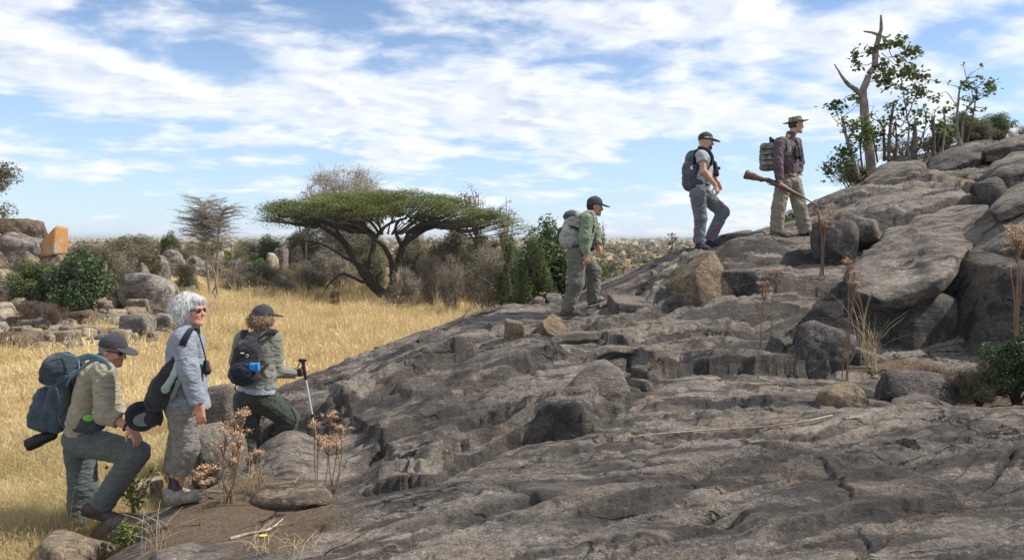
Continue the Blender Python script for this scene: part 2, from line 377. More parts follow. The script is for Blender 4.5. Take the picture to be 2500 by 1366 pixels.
LEDGES = [  # (line left to right in the photo, rise beyond it in m, how far the rise runs out)
 ([(830,1222),(950,1197),(1060,1178),(1130,1135),(1250,1088),(1350,1072),(1480,1062)], 0.28, 1.5),
 ([(1450,1048),(1510,1000),(1570,950),(1620,918)], 0.08, 0.8),
 ([(1580,922),(1700,908),(1900,914),(2075,918)], 0.28, 1.3),
 ([(1560,772),(1620,762),(1735,752),(1860,735),(2000,727),(2110,715)], 0.17, 1.1),
 ([(1300,862),(1410,838),(1500,818),(1580,800),(1700,768)], 0.13, 0.9),
 ([(2120,575),(2200,548),(2300,512),(2420,500)], 0.20, 1.2),
 ([(1990,530),(2060,505),(2150,472),(2250,462),(2340,470),(2420,490)], 0.30, 1.2),
 ([(2120,452),(2200,425),(2300,408),(2400,385),(2500,368)], 0.22, 1.0),
 ([(1040,1030),(1120,985),(1200,955),(1280,925),(1400,880)], 0.16, 0.8),
 ([(850,1050),(930,985),(1060,920),(1180,885)], 0.22, 0.9),
 ([(880,955),(990,905),(1150,850),(1240,838)], 0.05, 0.8),
 ([(850,1165),(920,1120),(980,1085),(1060,1060),(1160,1035)], 0.20, 0.6),
 ([(700,905),(800,895),(870,890)], 0.09, 0.4), ([(660,985),(740,955),(850,950)], 0.14, 0.4), ([(690,1065),(780,1030),(850,1020)], 0.14, 0.4),
 ([(1830,1086),(1990,1072),(2200,1016)], 0.06, 0.6),
 ([(1450,760),(1640,700),(1800,655),(1960,605)], 0.17, 0.9), ([(1680,735),(1850,680),(1990,640),(2100,600)], 0.16, 0.7), ([(1450,660),(1620,645),(1700,620)], 0.07, 0.5),
 ([(1330,1300),(1560,1228),(1700,1178),(1830,1145),(2000,1080)], 0.085, 0.7), ([(1850,1330),(1990,1288),(2150,1255),(2390,1200)], 0.10, 0.5),
 ([(1500,880),(1640,855),(1760,835),(1870,825)], 0.14, 0.7), ([(1620,812),(1760,790),(1900,775),(2050,770)], 0.10, 0.7),
 ([(930,1320),(1100,1270),(1280,1235),(1420,1225)], 0.04, 0.6), ([(1250,1130),(1400,1110),(1600,1100)], 0.03, 0.6), ([(1560,1010),(1750,985),(1950,985)], 0.03, 0.6),
]
CRACKS = [  # (line, width, depth)
 ([(1520,1074),(1600,1067),(1700,1063)], 0.022, 0.05), ([(1740,1062),(1800,1078),(1835,1095),(1870,1110),(1920,1098),(1980,1090)], 0.018, 0.04),
 ([(1975,1100),(2010,1130),(2050,1180),(2070,1218),(2075,1270)], 0.016, 0.045), ([(2385,1192),(2430,1150),(2500,1078)], 0.016, 0.06),
 ([(2080,1285),(2110,1325),(2150,1366)], 0.014, 0.04), ([(1690,1168),(1760,1155),(1820,1143)], 0.02, 0.05),
 ([(1600,1222),(1650,1214)], 0.02, 0.05), ([(1660,1310),(1760,1300),(1850,1262)], 0.018, 0.04),
 ([(1220,1170),(1290,1150),(1330,1110)], 0.016, 0.04), ([(1050,1250),(1150,1215),(1240,1200)], 0.014, 0.03),
 ([(1340,1115),(1420,1110)], 0.012, 0.03), ([(1900,1180),(1990,1165)], 0.014, 0.03), ([(2100,1110),(2250,1090),(2330,1080)], 0.014, 0.03),
 ([(2240,1080),(2330,1040)], 0.012, 0.03), ([(1650,985),(1720,975)], 0.012, 0.03), ([(1880,975),(1960,985),(2010,1010)], 0.02, 0.05),
 ([(1150,1290),(1240,1275),(1280,1262)], 0.012, 0.03), ([(980,1330),(1100,1290)], 0.012, 0.025),
 ([(1100,800),(1000,860),(930,885)], 0.03, 0.05), ([(1480,760),(1380,800),(1250,830)], 0.03, 0.05),
 ([(1880,600),(1700,650),(1500,720)], 0.02, 0.04), ([(1950,620),(1800,670),(1690,745)], 0.02, 0.035), ([(2090,590),(1950,660),(1800,720)], 0.02, 0.04),
 ([(2250,560),(2100,620),(2000,690)], 0.02, 0.04), ([(1560,940),(1530,880),(1500,850)], 0.03, 0.07), ([(1480,930),(1450,985)], 0.015, 0.03),
 ([(1770,905),(1760,850),(1790,800)], 0.02, 0.05), ([(1620,860),(1700,845),(1790,830)], 0.03, 0.06),
]
DENTS = [((985,1040),0.16,0.09),((1090,955),0.20,0.07),((1180,1060),0.30,0.07),((1520,900),0.14,0.10),
 ((2240,960),0.5,0.14),((960,1000),0.22,0.07),((1340,1000),0.25,0.07),((1850,830),0.3,0.12)]
_led = [(wiggle(polyline(l), 0.05, i), h, f, i) for i, (l, h, f) in enumerate(LEDGES)]
_crk = [(wiggle(polyline(l), 0.06, 40+i), a, b) for i, (l, a, b) in enumerate(CRACKS)]
_dnt = [(hit(*p_, rock_base)[:2], r_, d_) for p_, r_, d_ in DENTS]
FEET = []          # (x, y, z, reach): the walkers' footholds
def rock_detail(x, y, feet=True):
    """height and crust (darkening along grooves, ledges, cracks and dents)"""
    z = rock_base(x, y); break_dark = np.zeros_like(z)
    p = np.stack([x, y, np.zeros_like(x)], 1)
    ca, sa = math.cos(R(24)), math.sin(R(24))
    q = np.stack([x*ca+y*sa, -x*sa+y*ca, np.zeros_like(x)], 1)
    w1 = fbm(p*0.8, 4); w2 = fbm(p*0.8+40, 4)
    qw = q+0.35*np.stack([w1, w2, 0*w1], 1)
    z = z+0.09*fbm(p*0.55+3.1, 2)
    rm = np.clip(0.5+1.5*fbm(p*0.4+2, 2), 0, 1)
    r1 = np.abs(fbm(qw*np.array([0.18, 1.7, 1.0])+1.7, 3)); z = z-0.085*rm*sstep(0.09, 0.0, r1)
    r2 = np.abs(fbm(qw*np.array([0.7, 4.2, 1.0])+6.1, 4)); z = z-0.030*sstep(0.12, 0.0, r2)*(1-0.5*rm)
    break_dark = np.maximum(0.6*rm*sstep(0.07, 0.0, r1), 0.40*sstep(0.05, 0.0, r2))
    z = z+0.03*fbm(qw*np.array([0.8, 2.4, 1.0])+9.1, 4)
    # exfoliation sheets: thin broken edges following the slope
    rag = fbm(p*1.1+4.4, 6, 2.1, 0.58)
    lay = z/0.11+2.4*rag
    fr = lay-np.floor(lay); st = np.floor(lay)+sstep(0.0, 0.16, fr)
    lm = np.clip(0.10+1.8*fbm(p*0.7+8, 3), 0, 1)
    z = z+0.040*(st-lay)*lm
    break_dark = np.maximum(break_dark, 0.5*lm*(fr < 0.10))
    e1 = 0.030*fbm(p*5, 3)+0.020*fbm(p*17, 3); hm_ = np.clip(0.9+0.9*fbm(p*0.5+21, 2), 0.45, 1.3)
    n3 = fbm(p*1.3+61, 4); n4 = fbm(p*1.3+83, 4); ka = np.clip(0.45+1.2*fbm(p*0.9+71, 3), 0.12, 0.9); o1 = np.clip(0.55+1.8*n3, 0.05, 2); o2 = o1+np.clip(0.7+2.0*n4, 0.1, 2.5)
    for pl, h, f, i in _led:
        lo = pl.min(0)-4*f; hi = pl.max(0)+4*f
        m_ = (x > lo[0]) & (x < hi[0]) & (y > lo[1]) & (y < hi[1])
        if not m_.any(): continue
        d, s, t = sd_line(x[m_], y[m_], pl)
        e = sstep(0, 0.12, t)*sstep(0, 0.12, 1-t)*hm_[m_]
        sd = d*s+e1[m_]
        up = h*(ka[m_]*sstep(-0.015, 0.03, sd)+(1-ka[m_])*(0.55*sstep(0.0, 0.045, sd-o1[m_]*h)+0.45*sstep(0.0, 0.05, sd-o2[m_]*h)))*np.exp(-np.maximum(sd, 0)/f)
        und = -0.22*h*np.exp(-(np.minimum(sd, 0)/0.07)**2)*(sd < 0.02)      # the undercut foot of the break
        z[m_] += e*(up+und)
        break_dark[m_] = np.maximum(break_dark[m_], np.clip(e, 0, 1)*np.exp(-(sd/0.10)**2)*0.9)
    for pl, wd, dp in _crk:
        lo = pl.min(0)-0.4; hi = pl.max(0)+0.4
        m_ = (x > lo[0]) & (x < hi[0]) & (y > lo[1]) & (y < hi[1])
        if not m_.any(): continue
        d, s, t = sd_line(x[m_], y[m_], pl)
        d = np.abs(d*s+0.45*e1[m_])
        e = sstep(0, 0.25, t)*sstep(0, 0.25, 1-t)*np.clip(hm_[m_]*1.2, 0.15, 1)
        z[m_] -= e*dp*0.5*np.exp(-(d/(wd*0.65))**2)-e*0.012*np.exp(-(d/0.12)**2)*(s > 0)
        break_dark[m_] = np.maximum(break_dark[m_], e*np.exp(-(d/(wd*1.8))**2))
    for c, r_, dp in _dnt:
        d2 = ((x-c[0])**2+(y-c[1])**2)/(r_*r_)*(1+1.2*w1); z = z-dp*np.exp(-d2); break_dark = np.maximum(break_dark, 0.8*np.exp(-d2))
    z = z+0.018*fbm(p*4.0, 3)+0.012*fbm(p*11.0, 3)+0.010*np.abs(fbm(qw*np.array([5., 16., 1.])+5, 3))
    pm = sstep(-1.15, -1.7, x)*sstep(7.6, 6.6, y); z = z-(z-rock_base(x, y))*0.8*pm      # the trodden path is smoother
    if feet:
        for fx, fy, dz, r_ in FEET:
            z = z+dz*np.exp(-((x-fx)**2+(y-fy)**2)/(r_*r_))
    return z, break_dark
FOOT_PX = [(250,1268,6.02,0.30),(450,1230,5.80,0.32),(436,1222,5.97,0.30),(606,1141,7.5,0.30),(688,1119,7.6,0.30),(783,1119,7.52,0.15),
    (1395,773,10.07,0.28),(1457,744,10.32,0.28),(1716,614,11.08,0.30),(1742,606,11.3,0.28),(1903,580,11.38,0.30),(1968,572,11.52,0.30)]
for _ in range(3):
    for i_, (a_, b_, d_, r_) in enumerate(FOOT_PX):
        t_ = P(a_, b_, d_); z0 = rock_detail(t_[:1], t_[1:2])[0][0]
        FEET.append((t_[0], t_[1], 0.8*(t_[2]-z0), r_))
# ------------------------------------------------------------------ the granite outcrop
SOILC = (0.25, 0.18, 0.125)
M_ROCK = mat_granite('granite', (0.365, 0.314, 0.262), (0.205, 0.176, 0.149), (0.052, 0.048, 0.046), lichen=(0.235, 0.245, 0.20), soil=SOILC)
_NT, _NR = 760, 620
th = np.linspace(R(-46), R(64), _NT); rr = np.geomspace(1.1, 23.0, _NR)
TH, RR = np.meshgrid(th, rr)
rx = (RR*np.sin(TH)).ravel(); ry = (RR*np.cos(TH)).ravel()
rz_, rcr = rock_detail(rx, ry)
soil = np.zeros_like(rx)
def blob(px, py, r_, amt):
    c = hit(px, py, rock_base)[:2]; return amt*np.exp(-((rx-c[0])**2+(ry-c[1])**2)/(r_*r_))
for a in [(560,1260,0.7,0.9),(700,1290,0.55,0.9),(480,1240,0.5,0.7),(780,1240,0.4,0.7),(430,1330,0.6,0.6),(2300,960,0.7,0.9),(2450,950,0.6,1.0),(2200,900,0.5,0.9),(600,1180,0.5,0.7),
          (2100,900,0.3,0.6),(720,1060,0.4,0.45),(640,1110,0.5,0.6),(1560,920,0.2,0.6),(1600,850,0.35,0.5),(1500,830,0.25,0.5)]:
    soil = np.maximum(soil, blob(*a))
gzr = ground_z(rx, ry)
soil = np.maximum(soil, sstep(0.25, 0.0, rz_-gzr)*0.9)
i0 = (np.arange(_NR-1)[:, None]*_NT+np.arange(_NT-1)[None, :]).ravel()
qf = np.stack([i0, i0+1, i0+_NT+1, i0+_NT], 1)
keep = (rz_[qf] > gzr[qf]-0.35).any(1)
qf = qf[keep]
used = np.unique(qf); remap = np.full(len(rx), -1); remap[used] = np.arange(len(used))
me = mesh_np('rock_outcrop', np.stack([rx, ry, rz_], 1)[used], remap[qf][:, ::-1])
fattr(me, 'soil', soil[used]); fattr(me, 'break_dark', rcr[used])
rock = tag(link('rock_outcrop', me, M_ROCK), 'broad grey granite outcrop the walkers climb', 'rock', kind='structure')
def rock_z(x, y):
    x = np.atleast_1d(np.asarray(x, float)); y = np.atleast_1d(np.asarray(y, float))
    return rock_detail(x, y)[0]
def surf_z(x, y):
    return float(np.maximum(rock_z(x, y), ground_z(np.atleast_1d(x), np.atleast_1d(y)))[0])
def surf_hit(px, py):
    c = hit(px, py)[1]; q = P(px, py, 1.0); d = np.linspace(max(2.2, c-0.9), c+1.2, 90)
    zz = np.maximum(rock_detail(q[0]*d, d)[0], ground_z(q[0]*d, d)); i = int(np.argmax(q[2]*d <= zz))
    return q*d[i] if q[2]*d[i] <= zz[i] else q*c
# ------------------------------------------------------------------ the plain
def mat_ground():
    t = NT('savanna_soil'); v = t.coord()
    a = t.ramp(t.noise(v, 0.09, 6, 0.62, 0.3), 0.38, 0.64)
    c = t.mix(a, (0.36, 0.265, 0.13), (0.46, 0.345, 0.165))
    b = t.ramp(t.noise(v, 0.035, 7, 0.66), 0.44, 0.62)
    c = t.mix(t.math('MULTIPLY', b, 0.6), c, (0.235, 0.20, 0.105))
    c = t.mix(t.math('MULTIPLY', t.ramp(t.noise(v, 0.011, 5, 0.6), 0.5, 0.66), 0.5), c, (0.33, 0.25, 0.17))
    c = t.mix(t.ramp(t.noise(v, 26, 4, 0.7), 0.35, 0.7, 0, 0.5), c, (0.14, 0.095, 0.05))
    n = t.bump(t.noise(v, 14, 5, 0.7), 0.5, 0.05)
    return t.done(c, 0.95, n, 0.1)
M_GROUND = mat_ground()
gr = np.concatenate([np.linspace(1.0, 12, 30), np.geomspace(12.5, 9000, 210)])
gt = np.linspace(R(-75), R(75), 260)
GT, GR = np.meshgrid(gt, gr)
gx = (GR*np.sin(GT)).ravel(); gy = (GR*np.cos(GT)).ravel()
gz = ground_z(gx, gy)
gz = gz+np.clip((gy-8)/20, 0, 1)*0.10*fbm(np.stack([gx, gy, 0*gx], 1)*0.35, 3)*np.clip((200-gy)/150, 0, 1)
i0 = (np.arange(len(gr)-1)[:, None]*len(gt)+np.arange(len(gt)-1)[None, :]).ravel()
gf = np.stack([i0, i0+len(gt), i0+len(gt)+1, i0+1], 1)
ground = tag(link('ground', mesh_np('ground', np.stack([gx, gy, gz], 1), gf[:, ::-1]), M_GROUND), kind='structure')
# ------------------------------------------------------------------ loose rocks, slabs and boulders
def ico(sub):
    bm = bmesh.new(); bmesh.ops.create_icosphere(bm, subdivisions=sub, radius=1)
    v = np.array([q.co[:] for q in bm.verts]); f = np.array([[q.index for q in g.verts] for g in bm.faces]); bm.free()
    return v/np.linalg.norm(v, axis=1)[:, None], f
ICO = {k: ico(k) for k in (3, 4, 5, 6)}
def boulder_mesh(size, seed, sub=4, planes=None, nplanes=11, sharp=14.0, rough=0.05, flat_bottom=True):
    """a block cut by planes with worn edges; size = width, depth, height in metres; origin at the centre of its base"""
    g = np.random.default_rng(seed); dirs, f = ICO[sub]
    if planes is None:
        n = g.normal(size=(nplanes, 3)); n /= np.linalg.norm(n, axis=1)[:, None]; d = g.uniform(0.62, 1.0, nplanes)
        n = np.vstack([n, [(0, 0, -1), (0, 0, 1), (1, 0, 0), (-1, 0, 0), (0, 1, 0), (0, -1, 0)]]); d = np.concatenate([d, [0.8, 0.85, 0.95, 0.95, 0.95, 0.95]])
    else:
        n = np.array([q[:3] for q in planes], float); n /= np.linalg.norm(n, axis=1)[:, None]; d = np.array([q[3] for q in planes], float)
    c = np.maximum(dirs@n.T, 1e-3)/d[None, :]
    r = (np.sum(c**sharp, axis=1))**(-1.0/sharp)
    v = dirs*r[:, None]
    if planes is not None: nch = 0
    else: nch = 8
    cn = g.normal(size=(nch+1, 3)); cn[0] = (0, 0, -1); cn /= np.linalg.norm(cn, axis=1)[:, None]; sup = (v@cn.T).max(0)*g.uniform(0.82, 0.97, nch+1)      # chipped corners
    r = np.minimum(r, np.min(np.where(dirs@cn.T > 0.05, sup[None]/np.maximum(dirs@cn.T, 0.05), 9), axis=1)); v = dirs*r[:, None]
    lo, hi = v.min(0), v.max(0); v = (v-(lo+hi)/2)/(hi-lo)      # unit box
    s = np.array(size)
    w_ = v*s
    o = g.uniform(0, 50, 3); k = 1.0/max(s.mean(), 0.05)
    nv = np.stack([fbm(w_*k*1.6+o, 4), fbm(w_*k*1.6+o+20, 4), fbm(w_*k*1.6+o+40, 4)], 1)
    w_ = w_+nv*rough*s.mean()*0.9
    hi_f = np.abs(fbm(w_*k*4.0*np.array([1, 1, 2.5])+o, 4)); w_ = w_-dirs*((0.008+0.5*rough)*s.mean()*np.clip(0.14-hi_f, 0, 1)*1.6)[:, None]+dirs*(0.008*s.mean()*fbm(w_*k*9+o, 3))[:, None]
    lo, hi = w_.min(0), w_.max(0); w_ = (w_-(lo+hi)/2)*(s/(hi-lo)); w_[:, 2] -= w_[:, 2].min()
    return mesh_np('boulder', w_, f)
def tone_granite(name, k, tint=(1, 1, 1), **kw):
    return mat_granite(name, tuple(0.36*k*q for q in tint), tuple(0.19*k*q for q in tint), (0.055, 0.052, 0.050), **kw)
M_GREY = mat_granite('granite_block', (0.375, 0.322, 0.268), (0.215, 0.184, 0.155), (0.050, 0.047, 0.045), lichen=(0.235, 0.242, 0.20))
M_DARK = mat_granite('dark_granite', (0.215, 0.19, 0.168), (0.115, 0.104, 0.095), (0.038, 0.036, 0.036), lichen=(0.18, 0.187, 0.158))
M_CRYST = mat_granite('coarse_granite', (0.40, 0.31, 0.205), (0.21, 0.155, 0.10), (0.09, 0.07, 0.055), lichen=(0.34, 0.28, 0.20), warm=0.2, grain=0.62)
M_SPECK = mat_granite('lichen_spotted_granite', (0.26, 0.235, 0.215), (0.09, 0.078, 0.073), (0.045, 0.042, 0.042), lichen=(0.30, 0.285, 0.265), grain=0.55)
M_PALE = mat_granite('pale_granite', (0.56, 0.46, 0.34), (0.36, 0.29, 0.215), (0.13, 0.105, 0.09), lichen=(0.46, 0.42, 0.34), warm=0.15, grain=0.35)
M_TAN = mat_granite('tan_granite', (0.46, 0.36, 0.25), (0.27, 0.205, 0.145), (0.09, 0.072, 0.062), lichen=(0.40, 0.35, 0.27), warm=0.25, grain=0.35)
M_GREYF = mat_granite('weathered_grey_granite', (0.42, 0.37, 0.32), (0.24, 0.21, 0.185), (0.075, 0.068, 0.062), lichen=(0.37, 0.35, 0.31), grain=0.35)
M_BROWN = mat_granite('brown_granite', (0.27, 0.195, 0.13), (0.14, 0.10, 0.07), (0.055, 0.045, 0.04), lichen=(0.25, 0.21, 0.16), warm=0.3, grain=0.35)
def mat_orange():
    t = NT('orange_lichen_rock'); v = t.coord()
    c = t.mix(t.ramp(t.noise(v, 1.6, 5, 0.6), 0.35, 0.65), (0.46, 0.21, 0.07), (0.45, 0.27, 0.12))
    c = t.mix(t.ramp(t.noise(v, 1.5, 7, 0.72), 0.50, 0.56), c, (0.36, 0.29, 0.22))
    c = t.mix(t.ramp(t.noise(v, 6, 6, 0.75), 0.5, 0.7, 0, 0.6), c, (0.20, 0.12, 0.06))
    return t.done(c, 0.9, t.bump(t.noise(v, 9, 6, 0.65), 0.6, 0.06), 0.2)
M_ORANGE = mat_orange()
def place_boulder(name, box, d, depth, seed, mat, label, cat='boulder', group=None, sub=4, rot=(0, 0, 0), sink=0.0, **kw):
    """box = x0, y0, x1, y1 in the photo, d = depth of its near face"""
    x0, y0, x1, y1 = box; dm = d+depth*0.45
    wd = (x1-x0)/FPX*dm; ht = (y1-y0)/FPX*dm+sink
    base = P((x0+x1)/2, y1, dm); base[2] -= sink
    gap = base[2]-max(float(ground_z(base[0], base[1])), float(rock_base(base[:1], base[1:2])[0]))+0.08
    if gap > 0 and not kw.pop('perched', False): base[2] -= gap; ht += gap
    kw.pop('perched', None)
    o = link(name, boulder_mesh((wd, depth, ht), seed, sub, **kw), mat)
    o.location = V3(base); o.rotation_euler = rot
    return tag(o, label, cat, group)
def slab(name, top, thick, seed, mat, label, cat='rock', group=None, bulge=0.06, n=120, rough=0.03, inset=0.04, rings=16, round_=0.05):
    """a sheet of rock: top = its upper outline as world points in order, thick = its edge"""
    g = np.random.default_rng(seed); p = np.array(top, float)
    for _ in range(2):
        q = np.roll(p, -1, 0); p = np.stack([0.78*p+0.22*q, 0.22*p+0.78*q], 1).reshape(-1, 3)
    seg = np.linalg.norm(np.roll(p, -1, 0)-p, axis=1); s = np.concatenate([[0], np.cumsum(seg)]); pp = np.vstack([p, p[:1]])
    t = np.linspace(0, s[-1], n, endpoint=False); o = np.stack([np.interp(t, s, pp[:, k]) for k in range(3)], 1)
    c = o.mean(0); out = o-c
    jit = 1+0.05*fbm(np.stack([np.cos(2*np.pi*t/s[-1])*4, np.sin(2*np.pi*t/s[-1])*4, np.full(n, seed)], 1), 3)
    out = out*jit[:, None]
    vs_ = [c[None]+np.array([[0, 0, bulge]])]; L_ = []
    for k in range(1, rings+1):
        u = k/rings; r = out*u+c; r[:, 2] += bulge*(1-u**2)
        if u > 0.9: r[:, 2] -= round_*((u-0.9)/0.1)**2*0.6
        L_.append(r)
    rad = np.linalg.norm(out[:, :2], axis=1)[:, None]+1e-6; on = np.concatenate([out[:, :2]/rad, np.zeros((n, 1))], 1)
    for k in range(1, 9):
        u = k/8; r = out+c; r[:, 2] -= round_*0.6+thick*u; r = r+on*(round_*0.5*math.sin(min(u*3, 1)*math.pi)-inset*u*u)
        L_.append(r)
    L_.append(out*0.5+c-np.array([0, 0, thick*1.02+round_]))
    v = np.vstack(vs_+L_)
    k = 1.0; no = np.stack([fbm(v*1.7+seed, 3), fbm(v*1.7+seed+9, 3), fbm(v*1.7+seed+19, 3)*1.4], 1)
    v = v+no*rough*1.6+0.25*rough*np.stack([fbm(v*7+seed, 3), fbm(v*7+seed+5, 3), fbm(v*7+seed+11, 3)], 1)
    f = []
    for i in range(n): f.append((0, 1+i, 1+(i+1) % n))
    m_ = len(L_)
    for r in range(m_-1):
        a = 1+r*n; b = a+n
        for i in range(n): f.append((a+i, b+i, b+(i+1) % n, a+(i+1) % n))
    f.append(tuple(1+(m_-1)*n+i for i in range(n))[::-1])
    org = np.array([c[0], c[1], v[:, 2].min()])
    o_ = link(name, mesh_np(name, v-org, f), mat); o_.location = V3(org)
    return tag(o_, label, cat, group)
def on_rock(px_pts, lift=0.0):
    r = []
    for q in px_pts:
        h_ = hit(q[0], q[1], rock_base); h_[2] += lift if len(q) < 3 else q[2]; r.append(h_)
    return r
# --- rocks lying on the outcrop
place_boulder('boulder', (1634,612,1792,737), 9.55, 0.62, 3, M_CRYST, 'upright coarse-grained tan block with a pointed top on the outcrop', sub=5, sink=0.06,
    planes=[(-0.80,-0.55,0.12,0.50),(0.42,-0.80,0.42,0.36),(0.93,-0.15,0.42,0.55),(-0.62,-0.1,0.78,0.42),(0,1,0,0.6),(0.75,0.2,-0.65,0.62),(-0.15,-0.2,-1,0.62),(-0.8,0.3,-0.5,0.72),(0.75,0.1,0.62,0.62)], sharp=26, rough=0.03)
place_boulder('boulder', (1752,652,1862,712), 9.75, 0.5, 12, M_SPECK, 'low lichen-spotted rock leaning against the upright tan block', sub=5, sink=0.05, rot=(0.1,-0.12,0.2))
place_boulder('boulder', (1602,694,1660,742), 9.95, 0.45, 19, M_GREY, 'small square-faced rock tucked behind the upright tan block', sub=4, sink=0.05)
place_boulder('boulder', (1484,720,1606,772), 9.7, 0.6, 23, M_GREY, 'flat-topped wedge of grey rock with a dark front face', sub=5, sink=0.04,
    planes=[(0.1,-0.3,1,0.45),(0,-1,0.1,0.5),(-1,-0.2,0.1,0.8),(0.75,-0.25,0.6,0.75),(0,1,0,0.6),(0,0,-1,0.6),(1,0,0,0.95)], sharp=24, rough=0.03)
place_boulder('boulder', (1227,778,1284,842), 8.85, 0.32, 31, M_CRYST, 'small upright square rock beside a flat shard on the outcrop', sub=5, sink=0.05,
    planes=[(-0.2,-1,0.15,0.5),(-1,0,0.1,0.6),(1,0.1,0.05,0.6),(0.15,0,1,0.7),(0,1,0,0.6),(0,0,-1,0.7)], sharp=24, rough=0.04)
place_boulder('boulder', (1282,767,1388,824), 9.0, 0.5, 37, M_CRYST, 'angular tan shard with a pale sloping top beside the small upright rock', sub=5, sink=0.06,
    planes=[(0.35,-0.55,0.85,0.40),(-0.7,-0.7,0.1,0.55),(0,-1,-0.1,0.62),(-0.6,0.2,0.8,0.62),(0,1,0,0.6),(0,0,-1,0.55),(1,0,0.2,0.95)], sharp=24, rough=0.04)
slab('flat_rock', on_rock([(1300,855,.10),(1345,848,.12),(1430,846,.12),(1500,838,.12),(1545,826,.08),(1490,806,.06),(1400,808,.06),(1330,822,.08)]), 0.15, 5, M_GREY,
    'thin sheet of grey rock with a broken front edge below the tan shards', bulge=0.02, rough=0.02)
slab('flat_rock', on_rock([(1180,900,.10),(1230,905,.16),(1290,895,.16),(1335,868,.16),(1325,838,.08),(1250,845,.06),(1190,862,.06)]), 0.24, 8, M_GREY,
    'thick edge of a grey sheet broken off beside the dark overhang', bulge=0.03, rough=0.035)
place_boulder('boulder', (1335,872,1520,1062), 6.75, 1.0, 44, M_GREY, 'rounded egg-shaped grey block split by a fine crack', sub=5, sink=0.1, nplanes=5, sharp=6, rough=0.035, rot=(0.05,0.12,0.1))
slab('flat_rock', on_rock([(1420,905,.10),(1470,890,.16),(1540,882,.16),(1585,890,.12),(1590,868,.1),(1540,850,.08),(1480,850,.06),(1440,866,.06)]), 0.13, 51, M_GREY,
    'curved flake of grey rock roofing the dark hollow', bulge=0.05, rough=0.03)
place_boulder('boulder', (1510,915,1592,985), 7.2, 0.5, 57, M_GREY, 'rounded grey block wedged under the curved flake', sub=5, sink=0.12, nplanes=6, sharp=7)
place_boulder('boulder', (1540,893,1584,925), 7.3, 0.22, 58, M_SPECK, 'small lichen-covered stone lodged in the dark hollow', sub=4, sink=0.04)
place_boulder('boulder', (1915,785,2075,912), 7.45, 0.6, 61, M_SPECK, 'pinkish lichen-spotted boulder sitting below the dark shelf', sub=5, sink=0.10, rot=(0.0,0.22,0.15), sharp=10)
place_boulder('boulder', (1848,822,1925,912), 7.6, 0.4, 67, M_DARK, 'dark upright wedge of rock beside the pinkish boulder', sub=5, sink=0.08, sharp=16,
    planes=[(-0.5,-0.8,0.3,0.45),(0.6,-0.75,0.2,0.5),(0.35,0,1,0.75),(-0.7,0,0.75,0.7),(0,1,0,0.6),(0,0,-1,0.7),(1,0,0,0.8)])
place_boulder('boulder', (1990,835,2165,910), 7.8, 0.55, 71, M_GREY, 'low rounded rock behind the pinkish lichen-spotted boulder', sub=4, sink=0.10)
place_boulder('boulder', (2120,902,2330,990), 6.55, 0.5, 73, M_SPECK, 'pale streaked rock with white lichen lying in the gully', sub=5, sink=0.10, rot=(0,0.12,0.1), sharp=9)
place_boulder('boulder', (2165,962,2335,1012), 6.2, 0.4, 79, M_GREY, 'low flat rock at the lip of the gully', sub=5, sink=0.07, sharp=9)
place_boulder('boulder', (1985,935,2130,1035), 6.15, 0.55, 83, M_CRYST, 'low coarse tan hump of rock at the end of the pale stick', sub=5, sink=0.16, nplanes=5, sharp=6)
place_boulder('boulder', (2310,905,2460,965), 7.0, 0.4, 87, M_DARK, 'dark half-buried stone in the gully below the big block', sub=4, sink=0.06)
# --- the big blocks on the right
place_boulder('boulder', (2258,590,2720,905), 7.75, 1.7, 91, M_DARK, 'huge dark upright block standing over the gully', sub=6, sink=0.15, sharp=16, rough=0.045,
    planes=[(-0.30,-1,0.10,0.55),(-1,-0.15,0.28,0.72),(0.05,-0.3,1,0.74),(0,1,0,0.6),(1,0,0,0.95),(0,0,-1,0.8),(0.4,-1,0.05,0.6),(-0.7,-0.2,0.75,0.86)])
place_boulder('boulder', (2315,462,2760,640), 7.9, 1.9, 95, M_GREY, 'great sloping slab resting on the huge dark block', sub=6, sink=0.06, perched=True, sharp=14, rough=0.05,
    planes=[(-0.62,-0.30,0.80,0.50),(-0.15,-0.95,0.15,0.52),(0.1,-0.2,1,0.75),(0,1,0,0.6),(1,0,0,0.95),(0,0,-1,0.6),(-0.4,-0.9,-0.35,0.55)])
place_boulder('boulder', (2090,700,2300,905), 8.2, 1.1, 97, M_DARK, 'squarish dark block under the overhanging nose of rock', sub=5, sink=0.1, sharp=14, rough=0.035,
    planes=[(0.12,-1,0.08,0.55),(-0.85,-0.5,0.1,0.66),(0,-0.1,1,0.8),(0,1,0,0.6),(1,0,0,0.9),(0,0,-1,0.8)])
slab('flat_rock', [P(2058,672,8.5),P(2085,708,8.2),P(2140,716,8.1),P(2220,694,8.0),P(2320,655,8.1),P(2375,590,9.0),P(2430,500,10.6),P(2320,505,11.0),P(2200,545,10.6),P(2110,602,9.6)], 0.20, 101, M_GREY,
    'overhanging sheet of grey rock above the squarish dark block', bulge=0.06, rough=0.06, n=200, rings=40, round_=0.04, inset=0.10)
slab('flat_rock', [P(2415,500,9.3),P(2440,512,9.0),P(2520,480,8.9),P(2640,450,9.0),P(2640,425,9.8),P(2520,436,9.9),P(2450,462,9.7)], 0.12, 103, M_GREY,
    'thin wedge-shaped flake lying on top of the great sloping slab', bulge=0.03, rough=0.02)
place_boulder('boulder', (1984,537,2095,628), 10.3, 0.6, 107, M_SPECK, 'squarish lichen-blackened rock below the rifleman', sub=5, sink=0.06, sharp=12, rough=0.045)
place_boulder('boulder', (2080,530,2150,590), 10.7, 0.5, 109, M_GREY, 'pale-topped rock beside the squarish blackened rock', sub=5, sink=0.06, sharp=12)
